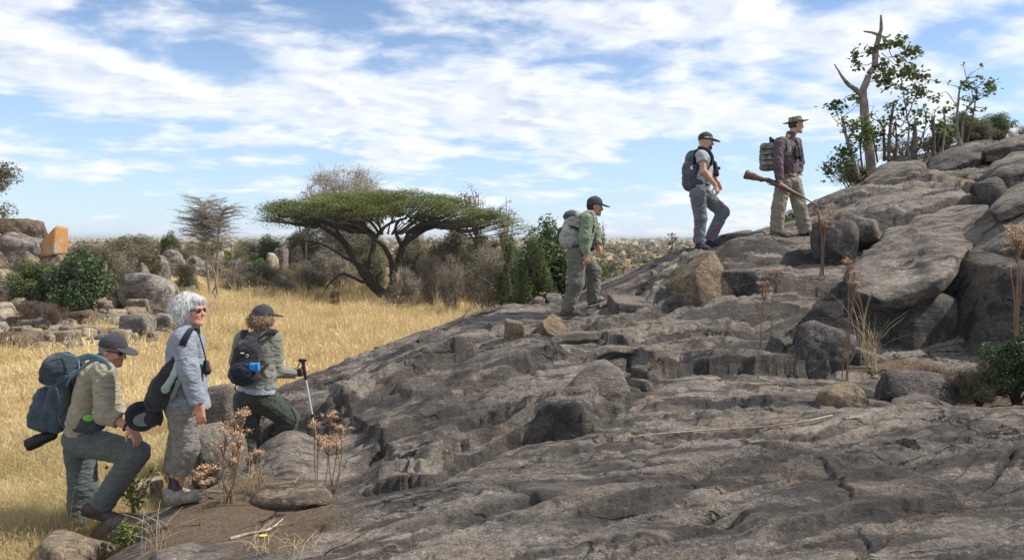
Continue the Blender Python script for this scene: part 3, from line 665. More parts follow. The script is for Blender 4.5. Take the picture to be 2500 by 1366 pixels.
place_boulder('boulder', (2380,430,2450,490), 11.4, 0.5, 111, M_DARK, 'dark rock pushed under the thin ridge slabs', sub=4, sink=0.06)
# --- the ridge slabs
slab('flat_rock', [P(2108,447,13.0),P(2200,440,12.8),P(2262,418,12.9),P(2258,392,13.4),P(2190,394,13.6),P(2140,410,13.5)], 0.20, 113, M_GREY,
    'long grey ridge slab lying beside the foot of the dead tree', bulge=0.09, rough=0.045, inset=0.0)
slab('flat_rock', [P(2255,418,13.2),P(2330,398,13.2),P(2410,372,13.4),P(2400,352,14),P(2320,362,14.1),P(2265,385,13.8)], 0.22, 117, M_DARK,
    'dark ridge slab tilted above the crevice', bulge=0.05, rough=0.045)
slab('flat_rock', [P(2395,372,13.3),P(2480,352,13.3),P(2620,325,13.4),P(2620,312,14.4),P(2480,334,14.3),P(2410,352,14)], 0.2, 119, M_GREY,
    'smooth topmost slab at the crest of the outcrop', bulge=0.08, rough=0.03)
slab('flat_rock', [P(2395,430,12.0),P(2460,425,11.8),P(2560,400,11.7),P(2640,370,12),P(2600,352,12.8),P(2480,372,12.8),P(2420,395,12.6)], 0.3, 121, M_GREY,
    'broad rounded slab below the crest', bulge=0.08, rough=0.05)
place_boulder('boulder', (2170,378,2235,420), 14.2, 0.4, 125, M_BROWN, 'small brown stone among the stems behind the ridge slab', sub=4, sink=0.1)
place_boulder('boulder', (1290,722,1332,748), 11.3, 0.4, 127, M_GREY, 'low round stone on the crest in front of the green bush', sub=4, sink=0.06)
place_boulder('boulder', (1330,714,1375,742), 11.5, 0.4, 128, M_GREY, 'smaller rounded stone on the crest behind the climbing man', sub=4, sink=0.06)
# --- rocks beside the path
place_boulder('boulder', (548,1078,862,1235), 6.15, 1.15, 131, M_GREY, 'brown whaleback boulder beside the path', sub=6, sink=0.12, sharp=7, rough=0.035,
    planes=[(-0.45,-0.55,0.8,0.45),(0.1,-1,0.25,0.5),(0.4,-0.2,1,0.55),(-1,-0.2,0.2,0.9),(1,0,0.1,0.95),(0,1,0,0.6),(0,0,-1,0.6)])
slab('flat_rock', [P(606,1208,5.75),P(680,1216,5.55),P(760,1212,5.5),P(812,1200,5.6),P(802,1178,5.9),P(720,1174,6.1),P(650,1182,6.1)], 0.13, 137, M_TAN,
    'flat slab with a fresh orange break on its end beside the path', bulge=0.03, rough=0.022)
place_boulder('boulder', (470,1030,590,1190), 6.5, 0.6, 139, M_GREY, 'dark jagged rock behind the dried orange flowers', sub=5, sink=0.08, sharp=12, rough=0.05)
place_boulder('boulder', (516,930,600,1000), 8.9, 0.6, 149, M_GREY, 'grey boulder beyond the woman with the trekking poles', sub=5, sink=0.15, sharp=10)
place_boulder('boulder', (640,1010,760,1095), 7.6, 0.7, 151, M_GREY, 'low brown rock behind the legs of the woman with trekking poles', sub=5, sink=0.1, sharp=9)
place_boulder('boulder', (78,1304,246,1420), 4.95, 0.6, 157, M_TAN, 'pale tan stone at the edge of the grass below the man with the blue pack', sub=5, sink=0.1, sharp=14)
place_boulder('boulder', (360,1328,545,1430), 4.55, 0.55, 163, M_GREY, 'low rounded stone half sunk in the dirt path', sub=5, sink=0.1, sharp=6)
place_boulder('boulder', (322,1168,392,1215), 6.6, 0.4, 167, M_PALE, 'small pale stone among leafy plants at the grass edge', sub=4, sink=0.06)
place_boulder('boulder', (385,1070,480,1130), 7.2, 0.5, 169, M_TAN, 'low tan stone in the grass behind the white-haired woman', sub=4, sink=0.08)
# --- the scree on the left
gh = lambda px, py: hit(px, py, ground_z, 9, 70)
SCREE = [(-40,655,66,738,'pale'),(58,697,97,732,'tan'),(114,708,159,740,'tan'),(155,708,224,762,'pale'),(234,725,259,750,'grey'),(234,733,272,757,'pale'),(250,743,283,768,'grey'),
 (266,754,306,782,'pale'),(43,752,115,778,'pale'),(52,775,138,803,'grey'),(112,766,159,798,'tan'),(148,756,247,793,'brown'),(234,766,283,792,'grey'),(-14,752,32,790,'pale'),(22,772,56,798,'brown'),
 (5,808,93,856,'brown'),(55,800,104,840,'tan'),(136,806,192,837,'tan'),(70,834,138,858,'tan'),(214,795,256,818,'grey'),(259,678,302,716,'pale'),(291,711,318,732,'pale'),(254,703,296,736,'pale'),
 (300,764,373,826,'grey'),(318,727,383,772,'pale'),(385,727,426,768,'brown'),(298,711,316,732,'pale'),(304,747,344,772,'tan'),(496,748,533,766,'grey'),(355,765,429,806,'grey'),(353,806,393,832,'tan'),
 (302,804,320,832,'pale'),(-30,792,18,815,'pale'),(92,740,120,760,'pale'),(70,728,98,750,'pale'),(180,790,215,806,'pale'),(-20,840,20,862,'tan'),(420,780,450,800,'tan'),(270,795,300,812,'tan'),
 (430,745,470,765,'tan'),(120,793,150,808,'pale'),(160,775,190,795,'tan'),(240,812,280,830,'grey'),(10,775,40,792,'tan'),(395,800,425,818,'grey'),(330,690,352,706,'pale'),(195,800,235,822,'pale'),(100,815,140,838,'pale'),(30,795,70,815,'tan'),(255,770,290,790,'pale'),(315,780,345,800,'tan'),(150,820,175,838,'grey'),(230,835,262,850,'tan'),(190,762,222,782,'pale'),(40,740,72,757,'tan'),(425,760,455,778,'pale'),(375,770,405,788,'pale'),(-15,815,12,835,'grey'),(455,770,490,786,'tan')]
_g = np.random.default_rng(404)
for _i in range(26):
    cx_ = _g.uniform(-10, 440); yb = _g.uniform(742, 846)-0.02*cx_; w_s = _g.uniform(22, 52); SCREE.append((cx_-w_s/2, yb-w_s*_g.uniform(0.45, 0.8), cx_+w_s/2, yb, _g.choice(['pale', 'pale', 'tan', 'pale', 'grey'])))
MM = {'pale': M_PALE, 'tan': M_TAN, 'grey': M_GREYF, 'brown': M_BROWN}
LB = {'pale': 'pale cream boulder lying in the scree left of the golden grass', 'tan': 'warm tan boulder lying in the scree left of the golden grass',
      'grey': 'weathered grey boulder lying in the scree left of the golden grass', 'brown': 'dark brown boulder lying in the scree left of the golden grass'}
for i, (x0, y0, x1, y1, k) in enumerate(SCREE):
    h_ = gh((x0+x1)/2, y1); cx = (x0+x1)/2; wd_, hg_ = x1-x0, y1-y0
    size = 'large' if wd_*hg_ > 2200 else ('small' if wd_*hg_ < 800 else 'medium'); shp = 'flat' if wd_ > 2.1*hg_ else ('upright' if wd_ < 1.15*hg_ else 'blocky')
    tone_ = {'pale': 'pale cream', 'tan': 'warm tan', 'grey': 'weathered grey', 'brown': 'dark brown'}[k]
    spot = 'at the edge of the golden grass' if y1 > 812 else ('below the lichened rock stack' if cx < 100 else ('below the broad dark bush' if cx < 235 else ('in front of the whale-shaped boulder' if cx < 400 else 'near the slender thorn tree')))
    place_boulder('boulder', (x0, y0, x1, y1), h_[1], (x1-x0)/FPX*h_[1]*0.8, 300+i*3, MM[k], '%s %s %s boulder in the scree %s' % (size, shp, tone_, spot), group=k+' scree boulders', sub=4, sink=0.25, sharp=26+(i*5) % 14, rough=0.035, nplanes=6, rot=(0, 0, 0))
g_ = 'grey kopje boulders'
for i, (x0, y0, x1, y1, d, k, lb) in enumerate([
 (302,664,440,742,31,'grey','whale-shaped grey boulder with a crack at the edge of the grass'),
 (326,640,370,690,33,'tan','tan boulder peeping over the whale-shaped boulder'),
 (352,622,412,672,38,'grey','grey boulder with a dark hollow face among thornbush'),
 (386,608,464,668,40,'grey','tall rounded pale-sided boulder above the thornbush'),
 (440,622,515,705,43,'grey','tilted dark-topped boulder behind the thin twin-stemmed tree'),
 (466,640,545,712,42,'grey','grey boulder over a low cave behind the thin tree'),
 (506,612,548,668,46,'pale','upright pale boulder behind the thin twin-stemmed tree'),
 (527,668,560,712,43,'pale','pale yellowish boulder right of the low cave'),
 (552,632,586,680,48,'grey','small knobbly boulder in the scrub right of the thin tree'),
 (584,640,624,700,48,'grey','rough grey boulder among dark scrub')]):
    place_boulder('boulder', (x0, y0, x1, y1), d, (x1-x0)/FPX*d*0.8, 500+i*7, MM[k], lb, sub=5, sink=0.8, sharp=[7,9,8,6,12,9,9,9,8,10][i], rough=0.04)
for i, (x0, y0, x1, y1, d, k) in enumerate([(778,578,820,640,60,'grey'),(668,602,705,655,58,'grey'),(700,598,748,655,60,'tan'),(646,616,682,660,57,'pale'),(720,648,790,690,56,'grey'),
    (664,672,716,716,52,'grey'),(600,655,640,700,52,'pale'),(744,668,800,692,55,'grey'),(735,610,775,650,61,'pale'),(1010,600,1046,650,64,'grey')]):
    lb = ['tall grey boulder standing behind the left acacia limbs', 'leftmost upright grey boulder of the kopje beside the lime shrub', 'leaning tan boulder on the kopje left of the acacia', 'rounded pale boulder beside the lime-green shrub', 'broad flat grey slab-like boulder under the left acacia limb',
          'low grey boulder at the foot of the kopje left of the acacia', 'pale boulder at the grass edge between the thin tree and the acacia', 'flat grey boulder in the shade of the acacia', 'small pale boulder high on the kopje left of the acacia', 'grey boulder glimpsed right of the acacia trunk'][i]
    place_boulder('boulder', (x0, y0, x1, y1), d, (x1-x0)/FPX*d*0.8, 560+i*7, MM[k], lb, group='boulders behind the acacia', sub=4, sink=1.2, sharp=9, rough=0.06)
for (x0, y0, x1, y1, d, k, lb) in [(445,690,500,740,40,'tan','tan boulder at the foot of the slender thorn tree'),(560,690,612,738,42,'pale','pale angular boulder in the scrub right of the slender thorn tree'),(610,700,650,735,43,'grey','grey boulder half hidden at the grass edge'),
    (478,715,520,748,38,'grey','low grey boulder beside the stems of the slender thorn tree'),(640,672,690,720,48,'tan','tan boulder among olive scrub left of the acacia'),(575,665,610,700,47,'tan','small tan boulder above the pale angular boulder'),(690,690,735,725,47,'pale','pale low boulder in front of the kopje')]:
    place_boulder('boulder', (x0, y0, x1, y1), d, (x1-x0)/FPX*d*0.8, int(x0+y0), MM[k], lb, sub=4, sink=0.3, sharp=24, rough=0.04, nplanes=7)
def rubble():
    g = np.random.default_rng(88); pr = [(boulder_mesh((1, 0.9, 0.6), 700+i, 3, sharp=12, rough=0.08), [M_PALE, M_TAN, M_GREYF][i % 3]) for i in range(6)]
    n = 1500; x = g.uniform(-26, -8.5, n); y = g.uniform(20, 40, n); k = g.uniform(size=n) < np.exp(-((x+17)/6.0)**2-((y-29)/7.5)**2)
    x, y = x[k], y[k]; s_ = np.exp(g.normal(-1.6, 0.5, len(x))); z = ground_z(x, y)-0.1*s_
    return np.stack([x, y, z], 1), np.stack([g.normal(0, .2, len(x)), g.normal(0, .2, len(x)), g.uniform(0, 6.28, len(x))], 1), np.stack([s_, s_, s_*g.uniform(.6, 1.1, len(x))], 1), g.integers(0, 6, len(x)), pr
# --- the lichened stack
for (box, d, dp, mt, lb, kw) in [
 ((14,566,128,618), 33, 2.0, M_GREYF, 'grey sloping slab at the foot of the orange pointed rock', {}),
 ((96,549,156,620), 33.4, 1.2, M_ORANGE, 'pointed slab of rock covered in bright orange lichen', dict(perched=True, planes=[(-0.1,-1,0.1,0.5),(-0.66,0,0.75,0.06),(1,0.1,-0.06,0.55),(0,1,0,0.5),(0.1,0,-1,0.6),(-1,0,-0.45,0.72),(0,0,1,1.3)], sharp=40)),
 ((18,533,82,578), 34, 1.6, M_BROWN, 'brown boulder balanced on the lichened stack', dict(perched=True)),
 ((73,537,114,576), 33.8, 0.9, M_BROWN, 'small capstone leaning between the brown boulder and the orange rock', dict(perched=True)),
 ((36,606,116,655), 33, 1.6, M_TAN, 'broad tan boulder under the orange pointed rock', {}),
 ((-60,600,40,660), 32.5, 2.0, M_BROWN, 'dark brown boulder in the scrub under the grey sloping slab', {}),
 ((100,612,165,655), 33.5, 1.4, M_TAN, 'low tan boulder in the shade right of the orange rock', {})]:
    place_boulder('boulder', box, d, dp, int(box[0]*3+box[1]), mt, lb, sub=5, sink=0.1, rough=0.035, **{'sharp': 18, **kw})
# ------------------------------------------------------------------ vegetation builders
class Geo:
    def __init__(s): s.v = []; s.f = []; s.n = 0
    def add(s, v, f): s.v.append(np.asarray(v, float)); s.f.append(np.asarray(f)+s.n); s.n += len(v)
    def tube(s, pts, rad, k=6, cap=False):
        p = np.asarray(pts, float); m_ = len(p); r = np.broadcast_to(np.asarray(rad, float), (m_,))
        t = np.gradient(p, axis=0); t /= np.linalg.norm(t, axis=1)[:, None]+1e-9
        a = np.where(np.abs(t[:, 2:3]) > 0.9, np.array([[1., 0, 0]]), np.array([[0, 0, 1.]]))
        u = np.cross(t, a); u /= np.linalg.norm(u, axis=1)[:, None]+1e-9; w_ = np.cross(t, u)
        an = np.linspace(0, 2*np.pi, k, endpoint=False)
        v = p[:, None]+r[:, None, None]*(np.cos(an)[None, :, None]*u[:, None]+np.sin(an)[None, :, None]*w_[:, None])
        i = (np.arange(m_-1)[:, None]*k+np.arange(k)[None]); j = np.arange(m_-1)[:, None]*k+(np.arange(k)[None]+1) % k
        s.add(v.reshape(-1, 3), np.stack([i, j, j+k, i+k], -1).reshape(-1, 4))
        if cap:
            for e, q in ((0, p[0]), (m_-1, p[-1])):
                ring = v[e]; c = ring.mean(0)
                b = np.vstack([ring, c[None]]); s.add(b, np.array([[x, (x+1) % k, k, k] for x in range(k)]))
    def mesh(s, name, smooth=True):
        me = mesh_np(name, np.vstack(s.v), np.vstack(s.f), smooth); return me
def smooth_path(pts, n=8):
    p = np.asarray(pts, float); m_ = len(p)
    if m_ < 3: return p if m_ != 2 else np.linspace(p[0], p[1], n)
    q = np.vstack([2*p[0]-p[1], p, 2*p[-1]-p[-2]]); out = []
    for i in range(1, m_):
        a, b, c, d = q[i-1], q[i], q[i+1], q[i+2]
        for t in np.linspace(0, 1, n, endpoint=False):
            out.append(0.5*((2*b)+(-a+c)*t+(2*a-5*b+4*c-d)*t*t+(-a+3*b-3*c+d)*t**3))
    out.append(p[-1]); return np.array(out)
def leaf_mesh(name, pos, size, g, up=0.3, aspect=0.5, out=None, shade=None, rectify=None):
    """one small folded-flat blade for each position"""
    n = len(pos); size = np.broadcast_to(np.asarray(size, float), (n,))
    nr = g.normal(size=(n, 3)); nr[:, 2] = np.abs(nr[:, 2])+up*2
    if out is not None: nr += out*1.2
    nr /= np.linalg.norm(nr, axis=1)[:, None]
    a = g.normal(size=(n, 3)); a -= nr*np.sum(a*nr, 1)[:, None]; a /= np.linalg.norm(a, axis=1)[:, None]+1e-9
    b = np.cross(nr, a); L_ = size[:, None]; W_ = L_*aspect
    v = np.stack([pos-a*L_*0.5, pos+b*W_*0.5+nr*L_*0.05, pos+a*L_*0.5, pos-b*W_*0.5+nr*L_*0.05], 1).reshape(-1, 3)
    f = np.arange(4*n).reshape(n, 4)
    me = mesh_np(name, v, f, False)
    r = g.uniform(0, 1, n) if shade is None else np.clip(shade, 0, 1)
    fattr(me, 'rnd', r, 'FACE'); return me
def clump_points(size, n, g, lumps=16, flat=1.0, fill=0.35, lump_r=(0.22, 0.42), base=0.15):
    """leaf positions in a heap of uneven clumps inside a box size = w, d, h standing on z = 0"""
    s = np.array(size)/2; cs = []; rs = []
    while len(cs) < lumps:
        c = g.uniform(-1, 1, 3)
        if np.sum(c*c) > 1: continue
        c = c*0.80; cs.append(c); rs.append(g.uniform(*lump_r))
    cs = np.array(cs); rs = np.array(rs); k = g.choice(lumps, n, p=rs**2/np.sum(rs**2))
    d = g.normal(size=(n, 3)); d /= np.linalg.norm(d, axis=1)[:, None]
    rad = np.where(g.uniform(size=n) < fill, g.uniform(0.2, 0.8, n), g.uniform(0.75, 1.08, n))
    p = cs[k]+d*rs[k, None]*rad[:, None]*np.array([1, 1, flat])
    p[:, 2] = np.maximum(p[:, 2], -1+base*g.uniform(0, 2, n))
    tone = g.uniform(0, 0.5, lumps)[k]+g.uniform(0, 0.5, n)
    w_ = p*s; w_[:, 2] += s[2]; return w_, d, tone, cs*s+np.array([0, 0, s[2]])
def grow(geo, p, d, L, r, depth, g, tips=None, spread=0.55, up=0.12, shrink=0.72, kids=(2, 3), k=5, gnarl=0.16, minr=0.004):
    n = 5; pts = [p]; q = np.array(p, float); dd = np.array(d, float)
    for i in range(n-1):
        dd = dd+g.normal(size=3)*gnarl+np.array([0, 0, up*0.3]); dd /= np.linalg.norm(dd); q = q+dd*L/(n-1); pts.append(q)
    r1 = max(r*0.68, minr); geo.tube(np.array(pts), np.linspace(r, r1, n), k)
    if tips is not None and depth <= 1: tips.extend(pts[2:])
    if depth == 0: return
    for _ in range(int(g.integers(kids[0], kids[1]+1))):
        nd = dd+g.normal(size=3)*spread+np.array([0, 0, up]); nd /= np.linalg.norm(nd)
        st = pts[int(g.integers(2, n))]
        grow(geo, st if g.uniform() < 0.45 else q, nd, L*g.uniform(shrink-0.14, shrink+0.1), r1*g.uniform(0.62, 0.85), depth-1, g, tips, spread, up, shrink, kids, max(3, k-1), gnarl, minr)
# ------------------------------------------------------------------ plant materials
M_BARK = mat_simple('grey_bark', (0.145, 0.118, 0.095), 0.95, 0.35, 9, 0.9, 0.02)
M_BARKD = mat_simple('dark_bark', (0.060, 0.049, 0.041), 0.95, 0.35, 9, 0.9, 0.02)
M_TWIG = mat_simple('pale_twig', (0.235, 0.195, 0.155), 0.95, 0.25, 8, 0.4, 0.01)
M_TWIGP = mat_simple('pale_grey_twig', (0.36, 0.31, 0.25), 0.95, 0.25, 8, 0.4, 0.01)
M_TWIGB = mat_simple('brown_twig', (0.115, 0.078, 0.062), 0.95, 0.25, 8, 0.4, 0.01)
M_LFGREEN = mat_leaf('bush_leaf', (0.045, 0.070, 0.022), (0.165, 0.20, 0.065))
M_LFDARK = mat_leaf('dark_glossy_leaf', (0.026, 0.050, 0.020), (0.115, 0.165, 0.060), 0.5)
M_LFOLIVE = mat_leaf('olive_leaf', (0.105, 0.100, 0.052), (0.265, 0.240, 0.138))
M_LFFAR = mat_leaf('haze_paled_leaf', (0.17, 0.155, 0.095), (0.33, 0.295, 0.195), 0.8, 0.2)  # far scrub leaves, haze put into the colour by paling it
M_LFGREY = mat_leaf('dry_grey_leaf', (0.16, 0.138, 0.105), (0.37, 0.325, 0.255), 0.8)
M_LFBROWN = mat_leaf('dry_brown_leaf', (0.10, 0.066, 0.048), (0.21, 0.150, 0.11), 0.8)
M_LFPALE = mat_leaf('pale_dry_leaf', (0.24, 0.205, 0.15), (0.46, 0.41, 0.32), 0.85, 0.2)
M_LFLIME = mat_leaf('fresh_green_leaf', (0.09, 0.15, 0.022), (0.22, 0.30, 0.06), 0.6, 0.35)
M_LFACACIA = mat_leaf('acacia_leaf', (0.062, 0.088, 0.022), (0.245, 0.275, 0.075), 0.7, 0.35)
M_LFFIG = mat_leaf('broad_leaf', (0.050, 0.080, 0.026), (0.21, 0.255, 0.085), 0.5, 0.35)
# ------------------------------------------------------------------ bushes
def bush_proto(kind, seed):
    g = np.random.default_rng(seed)
    spec = dict(green=(8200, 0.085, M_LFGREEN, 22, M_BARK), dark=(9500, 0.085, M_LFDARK, 26, M_BARKD), olive=(8200, 0.07, M_LFOLIVE, 20, M_BARK), grey=(5600, 0.058, M_LFGREY, 22, M_TWIG),
                brown=(4200, 0.055, M_LFBROWN, 22, M_TWIGB), lime=(3000, 0.08, M_LFLIME, 14, M_BARK))[kind]
    p, d, tone, cs = clump_points((2, 2, 2), spec[0], g, spec[3], fill=0.45 if kind in ('grey', 'brown') else 0.3, lump_r=(0.20, 0.40))
    crown = leaf_mesh(kind+'_crown', p, g.uniform(0.7, 1.35, len(p))*spec[1], g, 0.15, 0.55, d*0.6, tone)
    geo = Geo()
    for c in cs:
        mid = np.array([c[0]*0.45, c[1]*0.45, c[2]*0.45])+g.normal(size=3)*0.06
        geo.tube(smooth_path([(g.normal()*0.05, g.normal()*0.05, -0.1), mid, c], 5), np.linspace(0.035, 0.010, 11), 5)
        for _ in range(9 if kind in ('grey', 'brown') else 4):
            e = c+g.normal(size=3)*np.array([0.26, 0.26, 0.22]); s0 = mid+(c-mid)*g.uniform(0.3, 1)
            geo.tube(smooth_path([s0, (s0+e)/2+g.normal(size=3)*0.05, e], 3), np.linspace(0.010, 0.003, 7), 3)
    crown.materials.append(spec[2]); st = geo.mesh(kind+'_stems'); st.materials.append(spec[4])
    return crown, st
BUSH = {k: [bush_proto(k, 900+11*i+j) for j in range(2)] for i, k in enumerate(('green', 'dark', 'olive', 'grey', 'brown', 'lime'))}
_bn = [0]
def tall_bush(kind, wd, ht, seed):
    g = np.random.default_rng(seed); k = ('green', 'dark', 'olive', 'grey', 'brown', 'lime').index(kind); lm = (M_LFGREEN, M_LFDARK, M_LFOLIVE, M_LFGREY, M_LFBROWN, M_LFLIME)[k]; bm_ = (M_BARK, M_BARKD, M_BARK, M_TWIG, M_TWIGB, M_BARK)[k]
    dry = kind in ('grey', 'brown'); n = int(min(26000, 9500*max(1, ht/wd))) if not dry else 5200
    p, d, t, cs = clump_points((wd*1.05, wd*1.05, ht), n, g, 46, fill=0.4, lump_r=(0.12, 0.27) if dry else (0.15, 0.33)); ls = 0.048*wd if kind in ('green', 'dark', 'lime') else 0.034*wd
    cr = leaf_mesh(kind+'_tall_crown', p, g.uniform(0.7, 1.35, n)*ls, g, 0.15, 0.55, d*0.6, t); G = Geo()
    for c in cs:
        mid = c*0.5+g.normal(size=3)*0.08*wd; mid[2] = abs(mid[2]); G.tube(smooth_path([(g.normal()*0.05, g.normal()*0.05, -0.1), mid, c], 5), np.linspace(0.02*wd, 0.006*wd, 11), 5)
        for _ in range(16 if dry else 7):
            e = c+g.normal(size=3)*0.14*wd; s0 = mid+(c-mid)*g.uniform(0.3, 1); G.tube(np.array([s0, (s0+e)/2, e]), [0.006*wd, 0.004*wd, 0.002*wd], 3)
    cr.materials.append(lm); st = G.mesh(kind+'_tall_stems'); st.materials.append(bm_); return cr, st
def bush(kind, box, d, label, group=None, name='shrub', depth=None, ground=True, rz=None):
    x0, y0, x1, y1 = box; base = P((x0+x1)/2, y1, d); wd = (x1-x0)/FPX*d; ht = (y1-y0)/FPX*d
    if ground:
        gz0 = max(float(ground_z(base[0], base[1])), -50)-0.05
        if base[2] > gz0: ht += base[2]-gz0; base[2] = gz0
    cr, st = BUSH[kind][_bn[0] % 2]; _bn[0] += 1
    root = empty(name, base, rz if rz is not None else _bn[0]*1.7)
    if ht > 1.3*wd:
        cr, st = tall_bush(kind, wd, ht, 2000+_bn[0])
    else: root.scale = (wd/1.85, (depth or wd)/1.85, ht/1.95)
    a = link('stems', st, None, root); b = link('crown', cr, None, root)
    return tag(root, label, 'bush', group)
# ------------------------------------------------------------------ the umbrella acacia
def acacia():
    g = np.random.default_rng(5); D = 46.0
    def Z(x, y, off=0.0): return P(600+x*0.3, 390+y*0.3, D+off)
    base = Z(1190, 1262); base[2] = float(ground_z(base[0], base[1]))-0.1
    root = empty('acacia_tree', base); B = base
    geo = Geo(); tips = []
    def limb(pts, r0, r1):
        w_ = smooth_path([Z(*q) for q in pts], 7)-B
        w_ = w_+0.05*np.stack([fbm(w_*1.3+i*9, 2) for i in range(3)], 1)
        geo.tube(w_, np.linspace(r0, r1, len(w_)), 9); return w_
    limb([(1195,1300,0),(1180,1200,0),(1160,1100,0)], 0.46, 0.38)
    limb([(1165,1130,0),(1020,1000,-0.3),(920,850,-0.5),(840,730,-0.7),(770,640,-1.0),(600,530,-1.6),(430,475,-2.2),(260,455,-2.6)], 0.34, 0.05)
    limb([(1010,990,0),(1005,880,0.5),(1030,740,0.8),(1045,640,1.0),(1010,590,1.2),(870,540,1.8),(760,490,2.6)], 0.23, 0.05)
    limb([(1042,645,1.0),(1100,580,1.4),(1160,525,1.9),(1300,470,2.6)], 0.16, 0.05)
    limb([(1160,1110,0),(1190,1000,-0.3),(1190,880,-0.4),(1150,740,-0.9),(1090,680,-1.5),(980,590,-2.6),(850,500,-3.8)], 0.24, 0.05)
    limb([(1185,960,-0.2),(1250,800,0.2),(1290,680,0.3),(1400,600,0.4),(1510,540,0.5),(1680,500,0.6),(1900,465,0.8),(2060,450,1.0)], 0.27, 0.04)
    limb([(1275,700,0.3),(1230,610,-0.3),(1220,545,-0.8),(1260,480,-1.6)], 0.15, 0.05)
    limb([(1290,680,0.3),(1330,590,-0.5),(1430,525,-1.3),(1560,470,-2.4)], 0.14, 0.05)
    limb([(840,730,-0.7),(760,600,-2.0),(680,520,-3.2),(560,470,-4.4)], 0.13, 0.04)
    limb([(1400,600,0.4),(1470,540,1.8),(1600,480,3.4)], 0.12, 0.04)
    limb([(920,850,-0.5),(800,790,0.6),(650,700,1.4),(480,660,2.0),(330,640,2.2)], 0.10, 0.02)
    limb([(960,1000,0),(800,930,-0.4),(700,990,-0.8),(640,1070,-1.0),(610,1150,-1.1)], 0.09, 0.02)
    limb([(1080,1060,0),(1070,960,0.4),(1120,900,0.7)], 0.08, 0.03)
    # the flat crown: pads of foliage carried on fanned twigs, lens-shaped and a little tilted
    c0 = Z(1140, 415)-B; RX, RY = 7.45, 6.4
    pos = []; nrm = []; tone = []
    npad = 400
    for i in range(npad):
        rr_ = math.sqrt(g.uniform(0.0, 1.0)); a = g.uniform(0, 2*np.pi)
        if i < 60: rr_ = g.uniform(0.88, 1.02)
        x = RX*rr_*math.cos(a); y = RY*rr_*math.sin(a)
        rr_ = rr_*(1+0.07*math.sin(3*a+1)+0.05*math.sin(7*a)); x = RX*rr_*math.cos(a); y = RY*rr_*math.sin(a)
        top = 0.92*(1-rr_**2.4)-0.55*max(0, x/RX)*rr_-0.22*max(0, -x/RX)*rr_
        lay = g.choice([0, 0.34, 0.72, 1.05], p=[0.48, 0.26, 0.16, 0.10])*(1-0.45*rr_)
        z = top-lay+g.normal()*0.11
        pc = c0+np.array([x, y, z]); pr = g.uniform(0.65, 1.35)*(1-0.25*rr_)
        n = int(235*pr*pr)
        q = g.normal(size=(n, 3))*np.array([pr*0.52, pr*0.52, 0.085])
        q[:, 2] += 0.10-0.14*np.sum((q[:, :2]/pr)**2, 1)
        pos.append(pc+q); tone.append(g.uniform(0.0, 0.85)+g.uniform(-0.25, 0.25, n)+0.8*q[:, 2]-0.35*lay)  # pad tops tinted lighter, lower layers darker: canopy light and shade in leaf colour
        # twigs reaching the pad from below and inward
        hub = c0+np.array([x*0.60, y*0.60, top-0.75-0.5*(1-rr_)])
        geo.tube(smooth_path([hub, (hub+pc)/2+np.array([0, 0, -0.12]), pc+np.array([0, 0, -0.05])], 4), np.linspace(0.045, 0.012, 9), 4)
        for _ in range(4):
            e = pc+np.array([g.normal()*pr*0.6, g.normal()*pr*0.6, 0.03]); geo.tube(np.array([pc-np.array([x*0.06, y*0.06, 0.12]), (pc+e)/2-np.array([0, 0, 0.05]), e]), [0.014, 0.010, 0.005], 3)
    for i in range(46):        # fanned branches joining limbs to the hubs
        a = g.uniform(0, 2*np.pi); r_ = g.uniform(0.25, 0.62)
        s0 = c0+np.array([RX*r_*0.45*math.cos(a), RY*r_*0.45*math.sin(a), -1.5+0.3*r_]); e = c0+np.array([RX*r_*1.15*math.cos(a), RY*r_*1.15*math.sin(a), -0.55])
        geo.tube(smooth_path([s0, (s0+e)/2+np.array([0, 0, 0.05]), e], 5), np.linspace(0.07, 0.025, 11), 5)
    # lower sprays on the left limbs
    for (x, y, o_, pr) in [(330,640,2.2,0.8),(470,655,2.0,0.7),(230,640,2.3,0.5),(620,1120,-1.1,0.25),(760,650,0.5,0.8),(640,700,1.4,0.7),(1000,900,0.6,0.6),(560,900,-0.5,0.7),(640,880,-0.6,0.8),(950,640,1.4,0.7),(520,540,-2.4,1.0),(330,530,-2.5,0.9),(700,880,-0.5,0.6),(880,760,0.6,0.6)]:
        n = int(260*pr); q = g.normal(size=(n, 3))*np.array([pr*0.8, pr*0.8, 0.13]); pos.append(Z(x, y, o_)-B+q); tone.append(g.uniform(0, 0.55, n))
    pos = np.vstack(pos); tone = np.concatenate(tone)
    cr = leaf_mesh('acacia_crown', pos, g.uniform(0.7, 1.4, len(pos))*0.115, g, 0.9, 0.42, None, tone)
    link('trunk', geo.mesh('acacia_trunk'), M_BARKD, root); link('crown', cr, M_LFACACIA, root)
    return tag(root, 'flat-topped umbrella acacia with dark forking limbs and a wide green crown', 'tree')
acacia()
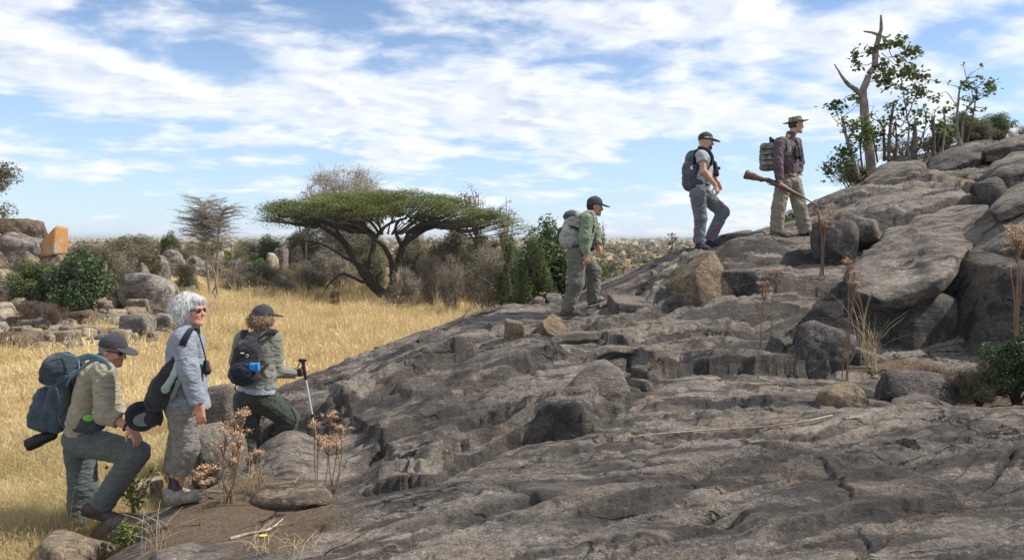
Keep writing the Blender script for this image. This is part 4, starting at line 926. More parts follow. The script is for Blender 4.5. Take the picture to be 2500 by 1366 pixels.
# ------------------------------------------------------------------ bare trees
def bare_tree(name, px, py, d, height, seed, label, mat, depth=6, spread=0.5, r0=0.12, leaves=None, up=0.12, trunk_k=0.28, stems=1, flat=None, lean=(0, 0), kids=(2, 3), minr=0.006, shrink=0.74, group=None):
    g = np.random.default_rng(seed); base = P(px, py, d); base[2] = min(base[2], float(ground_z(base[0], base[1])))-0.05 if d > 16 else base[2]
    root = empty(name, base); geo = Geo(); tips = []
    for s in range(stems):
        dr = np.array([lean[0]+g.normal()*0.08+(s-(stems-1)/2)*0.10, lean[1]+g.normal()*0.08, 1.0]); dr /= np.linalg.norm(dr)
        grow(geo, np.array([(s-(stems-1)/2)*0.12, 0, 0]), dr, height*trunk_k, r0, depth, g, tips, spread, up, shrink, kids, 6, 0.10, minr)
    v = np.vstack(geo.v); k = height/max(v[:, 2].max(), 0.1)
    geo.v = [q*k for q in geo.v]
    link('trunk', geo.mesh(name+'_trunk'), mat, root)
    if leaves:
        t = np.array(tips)*k; n = leaves[0]; idx = g.integers(0, len(t), n)
        pos = t[idx]+g.normal(size=(n, 3))*leaves[1]*1.5
        link('crown', leaf_mesh(name+'_crown', pos, leaves[1]*g.uniform(0.6, 1.4, n), g, 0.3, 0.5), leaves[2], root)
    return tag(root, label, 'tree', group)
def twig_tree(px, py, d, box, seed, label, mat, nl=16, sub=9, tw=8, r0=0.18, leaves=None, minr=0.012):
    g = np.random.default_rng(seed); base = P(px, py, d); base[2] = float(ground_z(base[0], base[1]))-0.05
    root = empty('bare_tree', base); geo = Geo(); tips = []
    c = P((box[0]+box[2])/2, (box[1]+box[3])/2, d)-base; rx_, rz_2 = (box[2]-box[0])/2/FPX*d, (box[3]-box[1])/2/FPX*d; E = np.array([rx_, rx_*0.9, rz_2])
    fork = np.array([c[0]*0.6, 0, max(0.4, c[2]-rz_2*1.15)]); geo.tube(smooth_path([(0, 0, 0), fork*0.5+g.normal(size=3)*0.08, fork], 5), np.linspace(r0, r0*0.75, 11), 7)
    for i in range(nl):
        dr = nrm_(g.normal(size=3)*np.array([1, 1, 0.8])+np.array([0, 0, 0.45])); e = c+E*dr*g.uniform(0.75, 1.0)
        w_ = smooth_path([fork, fork+(e-fork)*0.4+np.array([0, 0, 0.2])+g.normal(size=3)*0.25, e], 6); geo.tube(w_, np.linspace(r0*0.5, minr*1.6, len(w_)), 5)
        for j in range(sub):
            s0 = w_[int(g.integers(4, len(w_)))]; e2 = s0+nrm_(g.normal(size=3)+0.9*(s0-c)/E+np.array([0, 0, 0.35]))*g.uniform(0.25, 0.6)*rx_; 
            q2 = (e2-c)/E; m_ = np.linalg.norm(q2); e2 = c+E*q2/max(m_, 1.0)
            w2 = smooth_path([s0, (s0+e2)/2+g.normal(size=3)*0.12, e2], 4); geo.tube(w2, np.linspace(minr*1.5, minr, len(w2)), 4)
            for k in range(tw):
                s1 = w2[int(g.integers(2, len(w2)))]; e3 = s1+g.normal(size=3)*0.16*rx_*np.array([1, 1, 0.8]); geo.tube(np.array([s1, (s1+e3)/2+g.normal(size=3)*0.05, e3]), [minr, minr*0.9, minr*0.7], 3); tips.append(e3)
    link('trunk', geo.mesh('bare_trunk'), mat, root)
    if leaves:
        t = np.array(tips); n = leaves[0]; pos = t[g.integers(0, len(t), n)]+g.normal(size=(n, 3))*leaves[1]*2
        link('crown', leaf_mesh('bare_crown', pos, leaves[1]*g.uniform(0.6, 1.4, n), g, 0.3, 0.5), leaves[2], root)
    return tag(root, label, 'tree')
def nrm_(a): return a/(np.linalg.norm(a)+1e-9)
twig_tree(838, 700, 62, (738,408,942,610), 41, 'large leafless grey tree with a dense round crown rising behind the acacia', M_TWIGP, 40, 13, 10, 0.24, (20000, 0.075, M_LFPALE), 0.015)
twig_tree(745, 705, 60, (712,450,790,580), 43, 'smaller leafless tree beside the large grey tree', M_TWIG, 10, 7, 6, 0.12, (3000, 0.07, M_LFPALE), 0.013)
twig_tree(1185, 690, 52, (1105,455,1215,590), 47, 'thin dark-twigged leafless tree right of the acacia', M_TWIGB, 10, 6, 5, 0.12, (160, 0.09, M_LFGREY), 0.013)
twig_tree(1232, 690, 50, (1190,478,1265,610), 53, 'grey twiggy leafless tree close behind the green bush', M_TWIG, 11, 7, 6, 0.10, (400, 0.07, M_LFGREY), 0.012)
def thin_tree():
    g = np.random.default_rng(61); d = 37.0; base = P(524, 757, d); base[2] = float(ground_z(base[0], base[1]))-0.05
    root = empty('thorn_tree', base); geo = Geo(); pos = []
    def Zt(x, y, o=0.0): return P(300+x*0.1977, 560+y*0.1977, d+o)-base
    stems_ = [[(1110,990,0),(1080,880,0),(1060,650,0.1),(1030,400,0),(1000,200,0),(985,0,0.1),(990,-150,0),(1011,-330,0)], [(1150,1000,0.1),(1165,850,0.2),(1160,600,0.3),(1165,350,0.3),(1180,60,0.3),(1200,-100,0.3),(1240,-245,0.3)], [(1120,990,-0.1),(1140,840,-0.2),(1120,760,-0.2),(1150,640,-0.3),(1060,250,-0.4),(1000,0,-0.4),(930,-180,-0.4)]]
    for k_, st in enumerate(stems_):
        w_ = smooth_path([Zt(*q) for q in st], 7); geo.tube(w_, np.linspace(0.075, 0.02, len(w_)), 6)
        for i in range(int(len(w_)*0.60), len(w_)):
            for _ in range(5):
                s0 = w_[i]; a = g.uniform(0, 2*np.pi); L_ = g.uniform(0.5, 1.35)
                e = s0+np.array([math.cos(a)*L_, math.sin(a)*L_, L_*g.uniform(0.05, 0.35)])
                w2 = smooth_path([s0, (s0+e)/2+np.array([0, 0, 0.08]), e], 4); geo.tube(w2, np.linspace(0.018, 0.006, len(w2)), 4)
                for q in w2[3:]:
                    for _2 in range(2):
                        e2 = q+g.normal(size=3)*np.array([0.20, 0.20, 0.05])+np.array([0, 0, 0.05]); geo.tube(np.array([q, (q+e2)/2, e2]), [0.007, 0.006, 0.004], 3)
                        pos.append(e2); pos.append((q+e2)/2)
    pos = np.array(pos); pos = np.vstack([pos+g.normal(size=pos.shape)*0.05 for _ in range(2)])
    link('trunk', geo.mesh('thorn_trunk'), M_TWIG, root)
    link('crown', leaf_mesh('thorn_crown', pos, g.uniform(0.6, 1.3, len(pos))*0.05, g, 0.8, 0.45), M_LFGREY, root)
    return tag(root, 'slender twin-stemmed thorn tree with a thin layered grey crown by the boulders', 'tree')
thin_tree()
# ------------------------------------------------------------------ the shrubs of the rocky rise
L1 = 'rise'
bush('dark', (120,600,268,728), 29, 'broad dark green bush over the scree boulders')
bush('green', (28,628,140,728), 29.5, 'bright green bush beside the broad dark bush over the scree')
bush('olive', (205,585,300,700), 33, 'olive bush between the orange rock and the whale-shaped boulder', 'olive thornbushes on the rise')
bush('brown', (262,640,352,715), 32, 'leafless reddish-brown shrub beside the whale-shaped boulder')
bush('olive', (150,588,235,660), 36, 'olive bush growing right behind the orange lichened rock')
bush('olive', (275,572,385,668), 44, 'spreading flat-topped olive thornbush above the boulders')
bush('green', (390,562,450,665), 46, 'upright green bush beside the tall rounded boulder')
bush('olive', (425,640,490,722), 38, 'leafy olive shrub right of the whale-shaped boulder')
bush('olive', (440,590,515,665), 50, 'dark olive bush behind the tilted boulder')
bush('grey', (300,600,360,672), 40, 'grey twiggy shrub above the tan boulder')
bush('lime', (532,598,570,652), 52, 'fresh lime-green shrub behind the upright pale boulder')
bush('lime', (606,622,655,690), 54, 'fresh green shrub beside the scrub below the acacia crown')
bush('olive', (545,670,640,736), 44, 'dark olive scrub at the edge of the golden grass')
bush('grey', (560,650,625,715), 46, 'grey scrub among the boulders right of the thin tree')
bush('olive', (640,700,720,735), 48, 'low olive shrub at the foot of the boulders left of the acacia')
bush('dark', (622,575,700,650), 60, 'dark bush on the skyline left of the acacia limbs')
bush('olive', (700,555,790,660), 62, 'olive bush among boulders behind the acacia limbs')
bush('grey', (760,600,860,690), 58, 'grey bush seen through the acacia limbs')
bush('olive', (840,560,960,690), 60, 'dark olive bush behind the middle of the acacia')
bush('grey', (700,640,780,700), 53, 'grey scrub below the left acacia limb')
bush('olive', (560,600,610,665), 58, 'olive scrub on the slope behind the thin tree')
bush('olive', (960,560,1060,700), 56, 'olive bush filling the gap right of the acacia trunk')
bush('olive', (1040,540,1170,700), 54, 'dark bush behind the grey bushes right of the acacia')
bush('olive', (1120,560,1250,700), 50, 'dark bush between the grey bushes and the green bush')
bush('grey', (945,640,1035,772), 40, 'pale grey leafless bush standing in front of the acacia trunk')
bush('grey', (1062,600,1140,765), 39, 'grey bush on thin stems in the golden grass')
bush('grey', (1130,585,1255,750), 37, 'large rounded grey bush touching the green bush')
bush('grey', (1020,590,1100,745), 43, 'greyish bush behind the pale leafless bush')
bush('grey', (1225,600,1290,740), 33, 'small grey bush against the left side of the green bush')
bush('brown', (800,700,835,760), 41, 'thin dry sapling standing in the grass below the drooping acacia branch')
bush('dark', (1232,528,1425,800), 19.5, 'large dark green leafy bush growing behind the crest of the outcrop')
bush('green', (1255,548,1350,690), 18.7, 'light green leafy shoots at the front of the large dark bush')
bush('green', (1395,585,1500,760), 18, 'looser green bush right of the climbing man')
bush('olive', (1440,640,1545,760), 17.5, 'grey-green shrub behind the crest right of the climbing man')
bush('olive', (1590,640,1640,690), 30, 'small dark shrub beyond the crest')
bush('grey', (-80,560,40,660), 36, 'grey twiggy shrub below the tree at the lichened stack')
bush('olive', (0,640,40,720), 31, 'small olive shrub beside the pale slab in the scree')
bush('brown', (40,720,100,765), 27, 'dry brown scrub among the scree boulders')
bush('brown', (110,735,165,775), 27, 'dry brown tuft of scrub between scree boulders')
bush('dark', (2405,795,2560,985), 6.6, 'dark green bush at the foot of the huge dark block', ground=False)
bush('olive', (2330,870,2450,985), 6.7, 'dry dark scrub filling the gully', ground=False)
bush('brown', (2200,880,2340,960), 7.1, 'brown heathery scrub behind the pale streaked rock', ground=False)
bush('green', (1885,505,1990,580), 12.9, 'low leafy green shrub behind the feet of the rifleman', ground=False)
bush('green', (1985,478,2060,530), 13.3, 'small green shrub right of the rifle muzzle', ground=False)
for i_, (kd_, bx_, d_, lb_) in enumerate([
 ('olive',(425,655,480,742),39,'leafy olive shrub left of the slender thorn tree foot'),('grey',(535,660,600,742),41,'pale grey shrub right of the slender thorn tree foot'),('olive',(590,665,660,742),42,'olive shrub at the grass edge beyond the curly-haired hiker'),
 ('grey',(655,665,730,738),45,'grey shrub at the grass edge left of the drooping acacia branch'),('olive',(480,640,545,715),45,'olive shrub over the low cave'),('green',(500,590,560,660),53,'green shrub on the skyline behind the slender thorn tree'),('olive',(730,650,800,725),50,'olive shrub under the left acacia limb'),
 ('olive',(560,585,640,650),62,'olive bush on the skyline right of the slender thorn tree'),
 ('olive',(225,575,330,665),42,'olive bush on the skyline between the orange rock and the flat-topped thornbush'),('green',(165,600,235,680),34,'green bush close right of the orange lichened rock'),
 ('olive',(300,590,400,690),36,'olive bush tucked behind the whale-shaped boulder'),('olive',(330,565,420,650),52,'grey-olive bush behind the flat-topped thornbush'),
 ('olive',(395,590,470,690),44,'olive bush wrapped round the tall rounded boulder'),('olive',(470,585,540,660),55,'olive bush behind the stems of the thin tree'),
 ('grey',(540,625,610,700),50,'grey twiggy bush right of the thin tree'),('olive',(600,640,690,725),47,'broad olive bush at the grass edge left of the acacia'),
 ('olive',(655,640,745,715),54,'olive scrub in front of the boulders left of the acacia'),('grey',(780,630,880,705),55,'grey scrub below the acacia limbs'),
 ('olive',(870,600,950,705),53,'olive scrub right behind the acacia trunk'),('olive',(1000,640,1090,740),46,'olive bush behind the grey bush on thin stems'),
 ('olive',(1090,600,1200,735),45,'large olive bush behind the rounded grey bush'),('green',(1200,570,1300,720),35,'green bush left behind the large dark bush'),
 ('olive',(-60,560,30,640),38,'dark olive bush behind the lichened stack'),('dark',(60,640,180,725),31,'dark bush under the tan boulder of the lichened stack'),('grey',(270,610,345,700),35,'grey bush above the reddish-brown shrub'),
 ('olive',(700,560,770,640),66,'olive bush crowning the kopje left of the acacia'),('olive',(620,590,680,650),64,'olive bush on the kopje slope'),('grey',(840,600,920,680),66,'pale grey bush under the large leafless tree')]):
    bush(kd_, bx_, d_, lb_)
def leafy_tree(name, px, py, d, crown_boxes, seed, label, lm, n=5000, ls=0.12):
    g = np.random.default_rng(seed); base = P(px, py, d); base[2] = min(base[2], float(ground_z(base[0], base[1])))-0.05
    root = empty(name, base); geo = Geo(); pos = []; dirs = []; tn = []
    for (x0, y0, x1, y1) in crown_boxes:
        c = P((x0+x1)/2, y1, d)-base; s = ((x1-x0)/FPX*d, (x1-x0)/FPX*d*0.9, (y1-y0)/FPX*d)
        p, dd, t, cs = clump_points(s, n, g, 18, fill=0.4); pos.append(p+c); dirs.append(dd); tn.append(t)
        geo.tube(smooth_path([(0, 0, 0), c*0.5+g.normal(size=3)*0.1, c+np.array([0, 0, s[2]*0.3])], 6), np.linspace(0.14, 0.05, 13), 7)
        for q in cs:
            geo.tube(smooth_path([c*0.8, c+q*0.5, c+q], 4), np.linspace(0.04, 0.012, 9), 4)
    pos = np.vstack(pos); 
    link('trunk', geo.mesh(name+'_trunk'), M_BARK, root)
    link('crown', leaf_mesh(name+'_crown', pos, g.uniform(0.7, 1.3, len(pos))*ls, g, 0.2, 0.5, np.vstack(dirs)*0.5, np.concatenate(tn)), lm, root)
    return tag(root, label, 'tree')
leafy_tree('leafy_tree', -30, 655, 34, [(-160,345,40,475),(-130,430,66,572)], 71, 'grey-green tree growing beside the lichened rock stack', M_LFOLIVE, 5200, 0.13)
# ------------------------------------------------------------------ the dead tree on the ridge with its sprouting stems
def ridge_tree():
    g = np.random.default_rng(77); D = 13.9
    def Z(x, y, o=0.0): return P(1980+x*0.366, 20+y*0.366, D+o)
    base = Z(400, 1085); root = empty('dead_tree', base); geo = Geo(); tw = Geo(); lf = []
    def limb(pts, r0, r1, k=8, G=None):
        w_ = smooth_path([Z(*q) for q in pts], 6)-base; w_ = w_+0.018*np.stack([fbm(w_*5+i*9, 3) for i in range(3)], 1)
        (G or geo).tube(w_, np.linspace(r0, r1, len(w_))*(1+0.22*fbm(w_*7+3, 3)), k, True); return w_
    limb([(405,1110,0),(390,960,0),(365,760,0),(350,610,0),(350,545,0),(385,450,0),(425,375,0),(435,260,0),(455,185,0)], 0.086, 0.044, 12)
    limb([(450,200,0),(470,140,0),(470,90,0),(469,45,0)], 0.040, 0.016)
    limb([(345,590,0),(300,550,0),(240,500,-0.1),(195,440,-0.1),(155,375,-0.1)], 0.055, 0.010)
    limb([(460,185,0),(420,168,0),(385,160,0),(355,155,0)], 0.030, 0.014)
    limb([(470,190,0),(510,190,0.05),(535,175,0.05)], 0.022, 0.012)
    link('trunk', geo.mesh('dead_trunk'), mat_simple('weathered_trunk', (0.235, 0.185, 0.150), 0.9, 0.4, 6, 0.9, 0.02), root)
    tag(root, 'dead tree with a broken spike top, a bare left limb and leafy sprouts', 'tree')
    def sprig(pts, tips, n=16, sc=1.0, r=0.010):
        n = int(n*1.4)
        w_ = limb(pts, r, 0.005, 4, tw)
        for (x, y) in tips:
            c = Z(x, y, pts[-1][2] if len(pts[-1]) > 2 else 0)-base; lf.append(c+g.normal(size=(n, 3))*np.array([0.055, 0.055, 0.045])*sc)
            j = w_[np.argmin(np.linalg.norm(w_-c, axis=1))]; tw.tube(np.array([j, (j+c)/2, c]), [0.006, 0.005, 0.004], 3)
    sprig([(440,300,0),(380,300,0),(315,300,0)], [(312,290),(302,318)], 12)
    sprig([(430,350,0),(370,380,0),(310,378,0)], [(300,370),(318,385)], 12)
    sprig([(470,180,0),(520,230,0.1),(525,290,0.1),(560,350,0.1),(620,400,0.1),(700,440,0.2)], [(640,400),(670,420),(610,440),(690,450),(740,462)], 24, 1.2)
    sprig([(470,240,0),(530,240,0),(590,215,0)], [(570,230),(600,205),(585,240)], 18)
    sprig([(520,330,0),(590,310,0.1),(650,280,0.1),(700,290,0.1)], [(632,275),(685,275),(700,310),(640,300)], 16)
    sprig([(435,290,0),(460,330,0),(480,390,0)], [(480,365),(470,400),(455,450)], 16)
    sprig([(395,488,0),(450,488,0),(500,480,0)], [(490,470),(520,490),(480,515)], 20)
    sprig([(440,280,0),(425,270,0)], [(425,270),(405,290),(450,265)], 18)
    sprig([(480,230,0),(485,240,0)], [(485,245)], 16)
    sprig([(330,580,0),(260,580,0),(195,625,0)], [(170,640),(185,665),(130,660)], 14)
    sprig([(350,560,0),(310,600,0)], [(300,600)], 12)
    sprig([(470,300,0),(540,360,0.1),(600,400,0.1)], [(585,350),(540,405)], 12)
    sprig([(470,420,0),(550,430,0)], [(520,430)], 10)
    tl = tag(link('sprouts', tw.mesh('sprouts'), M_TWIG, root), kind='stuff')
    pos = np.vstack(lf); link('leaves', leaf_mesh('dead_tree_leaves', pos, g.uniform(0.6, 1.3, len(pos))*0.095, g, 0.2, 0.8), M_LFFIG, root)
    # the separate stems in the thicket
    def stem(pts, r0, r1, tips, label, n=14, o=0.0, lab_mat=M_TWIGB, sc=1.0, kids=6):
        b = Z(pts[0][0], pts[0][1]+12, o); rt = empty('sapling', b); G = Geo(); L_ = []
        w_ = smooth_path([Z(q[0], q[1], o) for q in pts], 6)-b; w_ = w_+0.012*np.stack([fbm(w_*4+i*9+pts[0][0], 2) for i in range(3)], 1)
        G.tube(w_, np.linspace(r0, r1, len(w_)), 6, True)
        for _ in range(kids):
            s0 = w_[int(g.integers(2, len(w_)))]; e = s0+g.normal(size=3)*np.array([0.16, 0.12, 0.10])+np.array([0, 0, 0.10]); G.tube(smooth_path([s0, (s0+e)/2+g.normal(size=3)*0.02, e], 3), np.linspace(0.009, 0.004, 7), 4)
            if tips: L_.append(e+g.normal(size=(5, 3))*0.035)
        for (x, y) in tips:
            c = Z(x, y, o)-b; L_.append(c+g.normal(size=(n, 3))*np.array([0.055, 0.06, 0.045])*sc); j = w_[np.argmin(np.linalg.norm(w_-c, axis=1))]
            G.tube(smooth_path([j, (j+c)/2+np.array([0, 0, 0.03]), c], 3), np.linspace(0.008, 0.004, 7), 4)
        link('stem', G.mesh('sapling_stem'), lab_mat, rt)
        if L_:
            pos = np.vstack(L_); link('leaves', leaf_mesh('sapling_leaves', pos, g.uniform(0.6, 1.3, len(pos))*0.075, g, 0.2, 0.8), M_LFFIG, rt)
        return tag(rt, label, 'sapling')
    stem([(310,1100),(265,960),(225,820),(205,730)], 0.040, 0.018, [(195,720),(230,770),(250,800),(290,780),(280,850),(200,950),(300,900),(250,960)], 'leafy crooked stem left of the dead tree foot', 26, -0.1, M_TWIG, 1.2)
    stem([(345,1090),(330,950),(340,800),(335,760)], 0.018, 0.008, [(340,760),(310,800),(380,770),(400,790),(350,850),(320,880),(370,900),(400,840)], 'leafy shoots wrapped round the dead tree trunk', 30, -0.2, M_TWIGB, 1.3)
    stem([(330,1150),(240,1080),(160,1050),(100,1050)], 0.020, 0.008, [(90,1060),(120,1090),(150,1030),(190,1010),(230,1060),(180,1070),(115,1125),(200,950),(260,1020)], 'low leafy branch reaching left over the slope below the dead tree', 22, -0.2, M_TWIGB, 1.2)
    stem([(330,1215),(290,1160),(250,1190),(215,1260),(190,1300)], 0.020, 0.010, [(300,1180),(290,1210),(320,1190),(345,1200),(350,1170)], 'leafy root shoots hanging beneath the dead tree', 20, -0.2)
    stem([(445,1030),(425,920),(410,860)], 0.018, 0.010, [(420,880),(440,850),(420,820),(460,860)], 'short leafy stem close right of the dead tree', 14, 0.1)
    stem([(490,1020),(487,900),(480,800),(440,745)], 0.028, 0.012, [(490,760),(460,830),(500,850)], 'forked reddish stem right of the dead tree', 14, 0.1)
    stem([(518,1010),(522,880),(530,780),(550,640)], 0.030, 0.022, [(545,650),(565,660),(525,660)], 'thick shaggy broken stem in the thicket', 12, 0.0, M_BARK)
    stem([(555,1000),(570,900),(568,780),(600,790),(635,740)], 0.024, 0.008, [(600,850),(560,740)], 'dark forked stem behind the ridge slab', 10, 0.2)
    stem([(650,980),(648,860),(655,790),(640,720),(620,600),(605,480)], 0.018, 0.008, [(610,530),(655,560),(690,560),(740,560),(625,675),(650,620),(600,450),(690,520),(575,520)], 'tall thin leafy stem reaching above the thicket', 18, 0.1, M_TWIG)
    stem([(640,745),(690,600),(750,480)], 0.010, 0.005, [(740,560),(700,575),(755,565)], 'arched twig leaning beside the tall thin stem', 12, 0.1, M_TWIG)
    stem([(690,1000),(688,900),(695,820),(680,770)], 0.050, 0.030, [(720,770),(660,800)], 'stout ragged stump in the thicket', 10, 0.1, M_BARK, 1, 10)
    stem([(700,990),(740,860),(770,750),(730,690)], 0.014, 0.006, [(740,680),(680,690),(770,730),(730,710),(800,735)], 'leafy twig right of the stout stump', 16, 0.15)
    stem([(820,990),(818,860),(815,740)], 0.032, 0.026, [], 'straight bare purple-brown post-like stump', 0, 0.0, M_TWIGB, 1, 0)
    stem([(870,980),(890,850),(895,740),(875,680)], 0.024, 0.012, [(855,790),(850,770),(930,660),(905,680)], 'crooked bare stem right of the post-like stump', 12, 0.1, M_TWIG)
    stem([(1000,925),(975,800),(980,640),(1000,515),(1060,465),(1110,462)], 0.026, 0.007, [(980,620),(1040,515),(1025,520),(1130,470),(1055,520)], 'tall stem arching right with leaf tufts at its tip', 18, 0.3, M_TWIG)
    stem([(960,640),(900,560),(835,600)], 0.007, 0.004, [(830,600),(832,615)], 'thin arching twig with a drooping leaf tuft', 12, 0.3, M_TWIGB, 1, 0)
    stem([(1005,915),(1020,720),(1085,610),(1110,560),(1100,525),(1160,505),(1220,495)], 0.022, 0.006, [(1170,500),(1220,490),(1190,515),(1205,550),(1215,560),(1075,600)], 'bent stem with leaf tufts at the right of the thicket', 18, 0.4, M_TWIG)
    stem([(1040,890),(1080,720),(1100,600)], 0.016, 0.010, [(1095,680),(1060,740)], 'thin dark stem beside the bent stem', 10, 0.4, M_TWIGB)
    stem([(850,975),(845,870),(865,780)], 0.03, 0.018, [(845,790),(870,770)], 'short dark stump by the orange stone', 10, 0.2, M_BARKD)
    stem([(765,1000),(755,900),(745,830)], 0.012, 0.008, [(735,900),(775,920)], 'slim twig between the stump and the post', 10, 0.2, M_TWIGB)
ridge_tree()
bush('green', (2310,262,2415,370), 15.3, 'leafy bush behind the bent stems on the ridge', ground=False)
bush('green', (2385,272,2478,352), 15.6, 'sunlit rounded bush on the crest of the ridge', ground=False)
bush('green', (2255,300,2335,385), 14.9, 'fresh green undergrowth between the stumps of the thicket', ground=False)
bush('olive', (2330,300,2430,372), 15.0, 'loose olive bush right of the bent stems', ground=False)
bush('green', (2060,395,2150,470), 14.3, 'green undergrowth at the foot of the dead tree', ground=False)
bush('grey', (2462,308,2520,345), 16, 'low grey shrub on the crest of the outcrop', ground=False)
bush('brown', (2040,370,2130,480), 14.6, 'thin brown undergrowth behind the dead tree', ground=False)
bush('brown', (2140,330,2260,405), 14.8, 'leafless undergrowth in the thicket behind the ridge slab', ground=False)
# ------------------------------------------------------------------ grass and far scrub (uncountable)
def gn_scatter(name, pts, rot, scl, idx, protos, label=None):
    src = bpy.data.collections.new(name+'_source')
    for k, (m_, mt) in enumerate(protos):
        o = bpy.data.objects.new('%s_source_%02d' % (name, k), m_)
        if len(m_.materials) == 0: m_.materials.append(mt)
        src.objects.link(o)
    me = bpy.data.meshes.new(name); me.vertices.add(len(pts)); me.vertices.foreach_set('co', np.asarray(pts, np.float32).ravel())
    a = me.attributes.new('rot', 'FLOAT_VECTOR', 'POINT'); a.data.foreach_set('vector', np.asarray(rot, np.float32).ravel())
    a = me.attributes.new('scl', 'FLOAT_VECTOR', 'POINT'); a.data.foreach_set('vector', np.asarray(scl, np.float32).ravel())
    a = me.attributes.new('pick', 'INT', 'POINT'); a.data.foreach_set('value', np.asarray(idx, np.int32))
    o = link(name, me)
    ng = bpy.data.node_groups.new(name, 'GeometryNodeTree')
    ng.interface.new_socket('Geometry', in_out='INPUT', socket_type='NodeSocketGeometry'); ng.interface.new_socket('Geometry', in_out='OUTPUT', socket_type='NodeSocketGeometry')
    N = ng.nodes; L = ng.links
    gi = N.new('NodeGroupInput'); go = N.new('NodeGroupOutput'); ip = N.new('GeometryNodeInstanceOnPoints'); ci = N.new('GeometryNodeCollectionInfo')
    ci.inputs[0].default_value = src; ci.inputs['Separate Children'].default_value = True; ci.inputs['Reset Children'].default_value = True
    L.new(gi.outputs[0], ip.inputs['Points']); L.new(ci.outputs[0], ip.inputs['Instance']); ip.inputs['Pick Instance'].default_value = True
    for nm, tp, sk in (('rot', 'FLOAT_VECTOR', 'Rotation'), ('scl', 'FLOAT_VECTOR', 'Scale'), ('pick', 'INT', 'Instance Index')):
        na = N.new('GeometryNodeInputNamedAttribute'); na.data_type = tp; na.inputs[0].default_value = nm
        if sk == 'Rotation':
            er = N.new('FunctionNodeEulerToRotation'); L.new(na.outputs[0], er.inputs[0]); L.new(er.outputs[0], ip.inputs[sk])
        else: L.new(na.outputs[0], ip.inputs[sk])
    L.new(ip.outputs[0], go.inputs[0])
    md = o.modifiers.new('scatter', 'NODES'); md.node_group = ng
    tag(o, label, kind='stuff'); return o
def tuft(seed, n, h, spread, width, lean=0.35, head=False):
    g = np.random.default_rng(seed); V_ = []; F_ = []; Rn = []; k = 0
    for i in range(n):
        a = g.uniform(0, 2*np.pi); r_ = spread*math.sqrt(g.uniform()); b = np.array([r_*math.cos(a), r_*math.sin(a), -0.03])
        hh = h*g.uniform(0.45, 1.1); le = g.normal(size=2)*lean*hh+np.array([0.10, 0.0])*hh; yaw = g.uniform(0, np.pi); w_ = width*g.uniform(0.6, 1.2)
        sd = np.array([math.cos(yaw), math.sin(yaw), 0])*w_*0.5
        m1 = b+np.array([le[0]*0.35, le[1]*0.35, hh*0.6]); m2 = b+np.array([le[0], le[1], hh*(1-0.10*np.linalg.norm(le)/hh)])
        V_ += [b-sd, b+sd, m1+sd*0.8, m1-sd*0.8, m2]; r0 = g.uniform()
        F_ += [(k, k+1, k+2, k+3), (k+3, k+2, k+4)]; Rn += [r0, min(1, r0+0.15)]; k += 5
        if head and g.uniform() < 0.5:
            for q in range(3):
                c = m2-(m2-m1)*0.1*q; V_ += [c-sd*1.8, c+sd*1.8, c+(m2-m1)*0.16]; F_ += [(k, k+1, k+2)]; Rn += [0.9]; k += 3
    me = mesh_np('tuft', np.array(V_), F_, False); fattr(me, 'rnd', Rn, 'FACE'); return me
def mat_grass(name, c1, c2, c3):
    t = NT(name); ge = t.n('ShaderNodeNewGeometry'); big = t.ramp(t.noise(ge.outputs['Position'], 0.45, 4, 0.6), 0.36, 0.64)
    c = t.mix(t.attr('rnd'), c1, c2); c = t.mix(t.math('MULTIPLY', big, 0.75), c, c3)
    t.done(c, 0.8, None, 0.15); tr = t.n('ShaderNodeBsdfTranslucent'); t.l(c, tr.inputs[0]); mx = t.n('ShaderNodeMixShader'); mx.inputs[0].default_value = 0.3
    t.l(t.b.outputs[0], mx.inputs[1]); t.l(tr.outputs[0], mx.inputs[2]); t.l(mx.outputs[0], t.out.inputs[0]); return t.m
M_GRASS = mat_grass('golden_grass', (0.49, 0.375, 0.185), (0.82, 0.665, 0.39), (0.60, 0.45, 0.21))
M_GRASSN = mat_grass('mixed_grass', (0.30, 0.25, 0.115), (0.74, 0.60, 0.34), (0.46, 0.36, 0.165))
def field(name, n, xr, yr, protos, seed, hs, keep, label=None):
    g = np.random.default_rng(seed)
    y = np.exp(g.uniform(math.log(yr[0]), math.log(yr[1]), n)) if yr[0] > 0 else g.uniform(*yr, n)
    u = g.uniform(*xr, n); x = (u-CXP)/FPX*y
    z = ground_z(x, y); k = keep(x, y, z, g)
    x, y, z = x[k], y[k], z[k]; m_ = len(x)
    s = g.uniform(0.7, 1.25, m_)*hs(x, y)*np.clip(0.9+1.0*fbm(np.stack([x*0.35, y*0.35, 0*x], 1), 3), 0.35, 1.6)
    rot = np.stack([g.normal(0, 0.08, m_), g.normal(0.06, 0.08, m_), g.uniform(0, 6.28, m_)], 1)
    scl = np.stack([s*g.uniform(0.9, 1.3, m_), s*g.uniform(0.9, 1.3, m_), s], 1)
    return gn_scatter(name, np.stack([x, y, z], 1), rot, scl, g.integers(0, len(protos), m_), protos)
def off_rock(x, y): return rock_base(x, y) < ground_z(x, y)-0.02
TUF_F = [(tuft(10+i, 46, 0.62, 0.22, 0.013, 0.3, True), M_GRASS) for i in range(5)]
TUF_F += [(tuft(21, 14, 1.05, 0.16, 0.010, 0.22, True), M_GRASS), (tuft(22, 30, 0.42, 0.24, 0.013, 0.5), M_GRASSN)]
TUF_N = [(tuft(30+i, 40, 0.50, 0.16, 0.0065, 0.34, True), M_GRASSN) for i in range(5)]
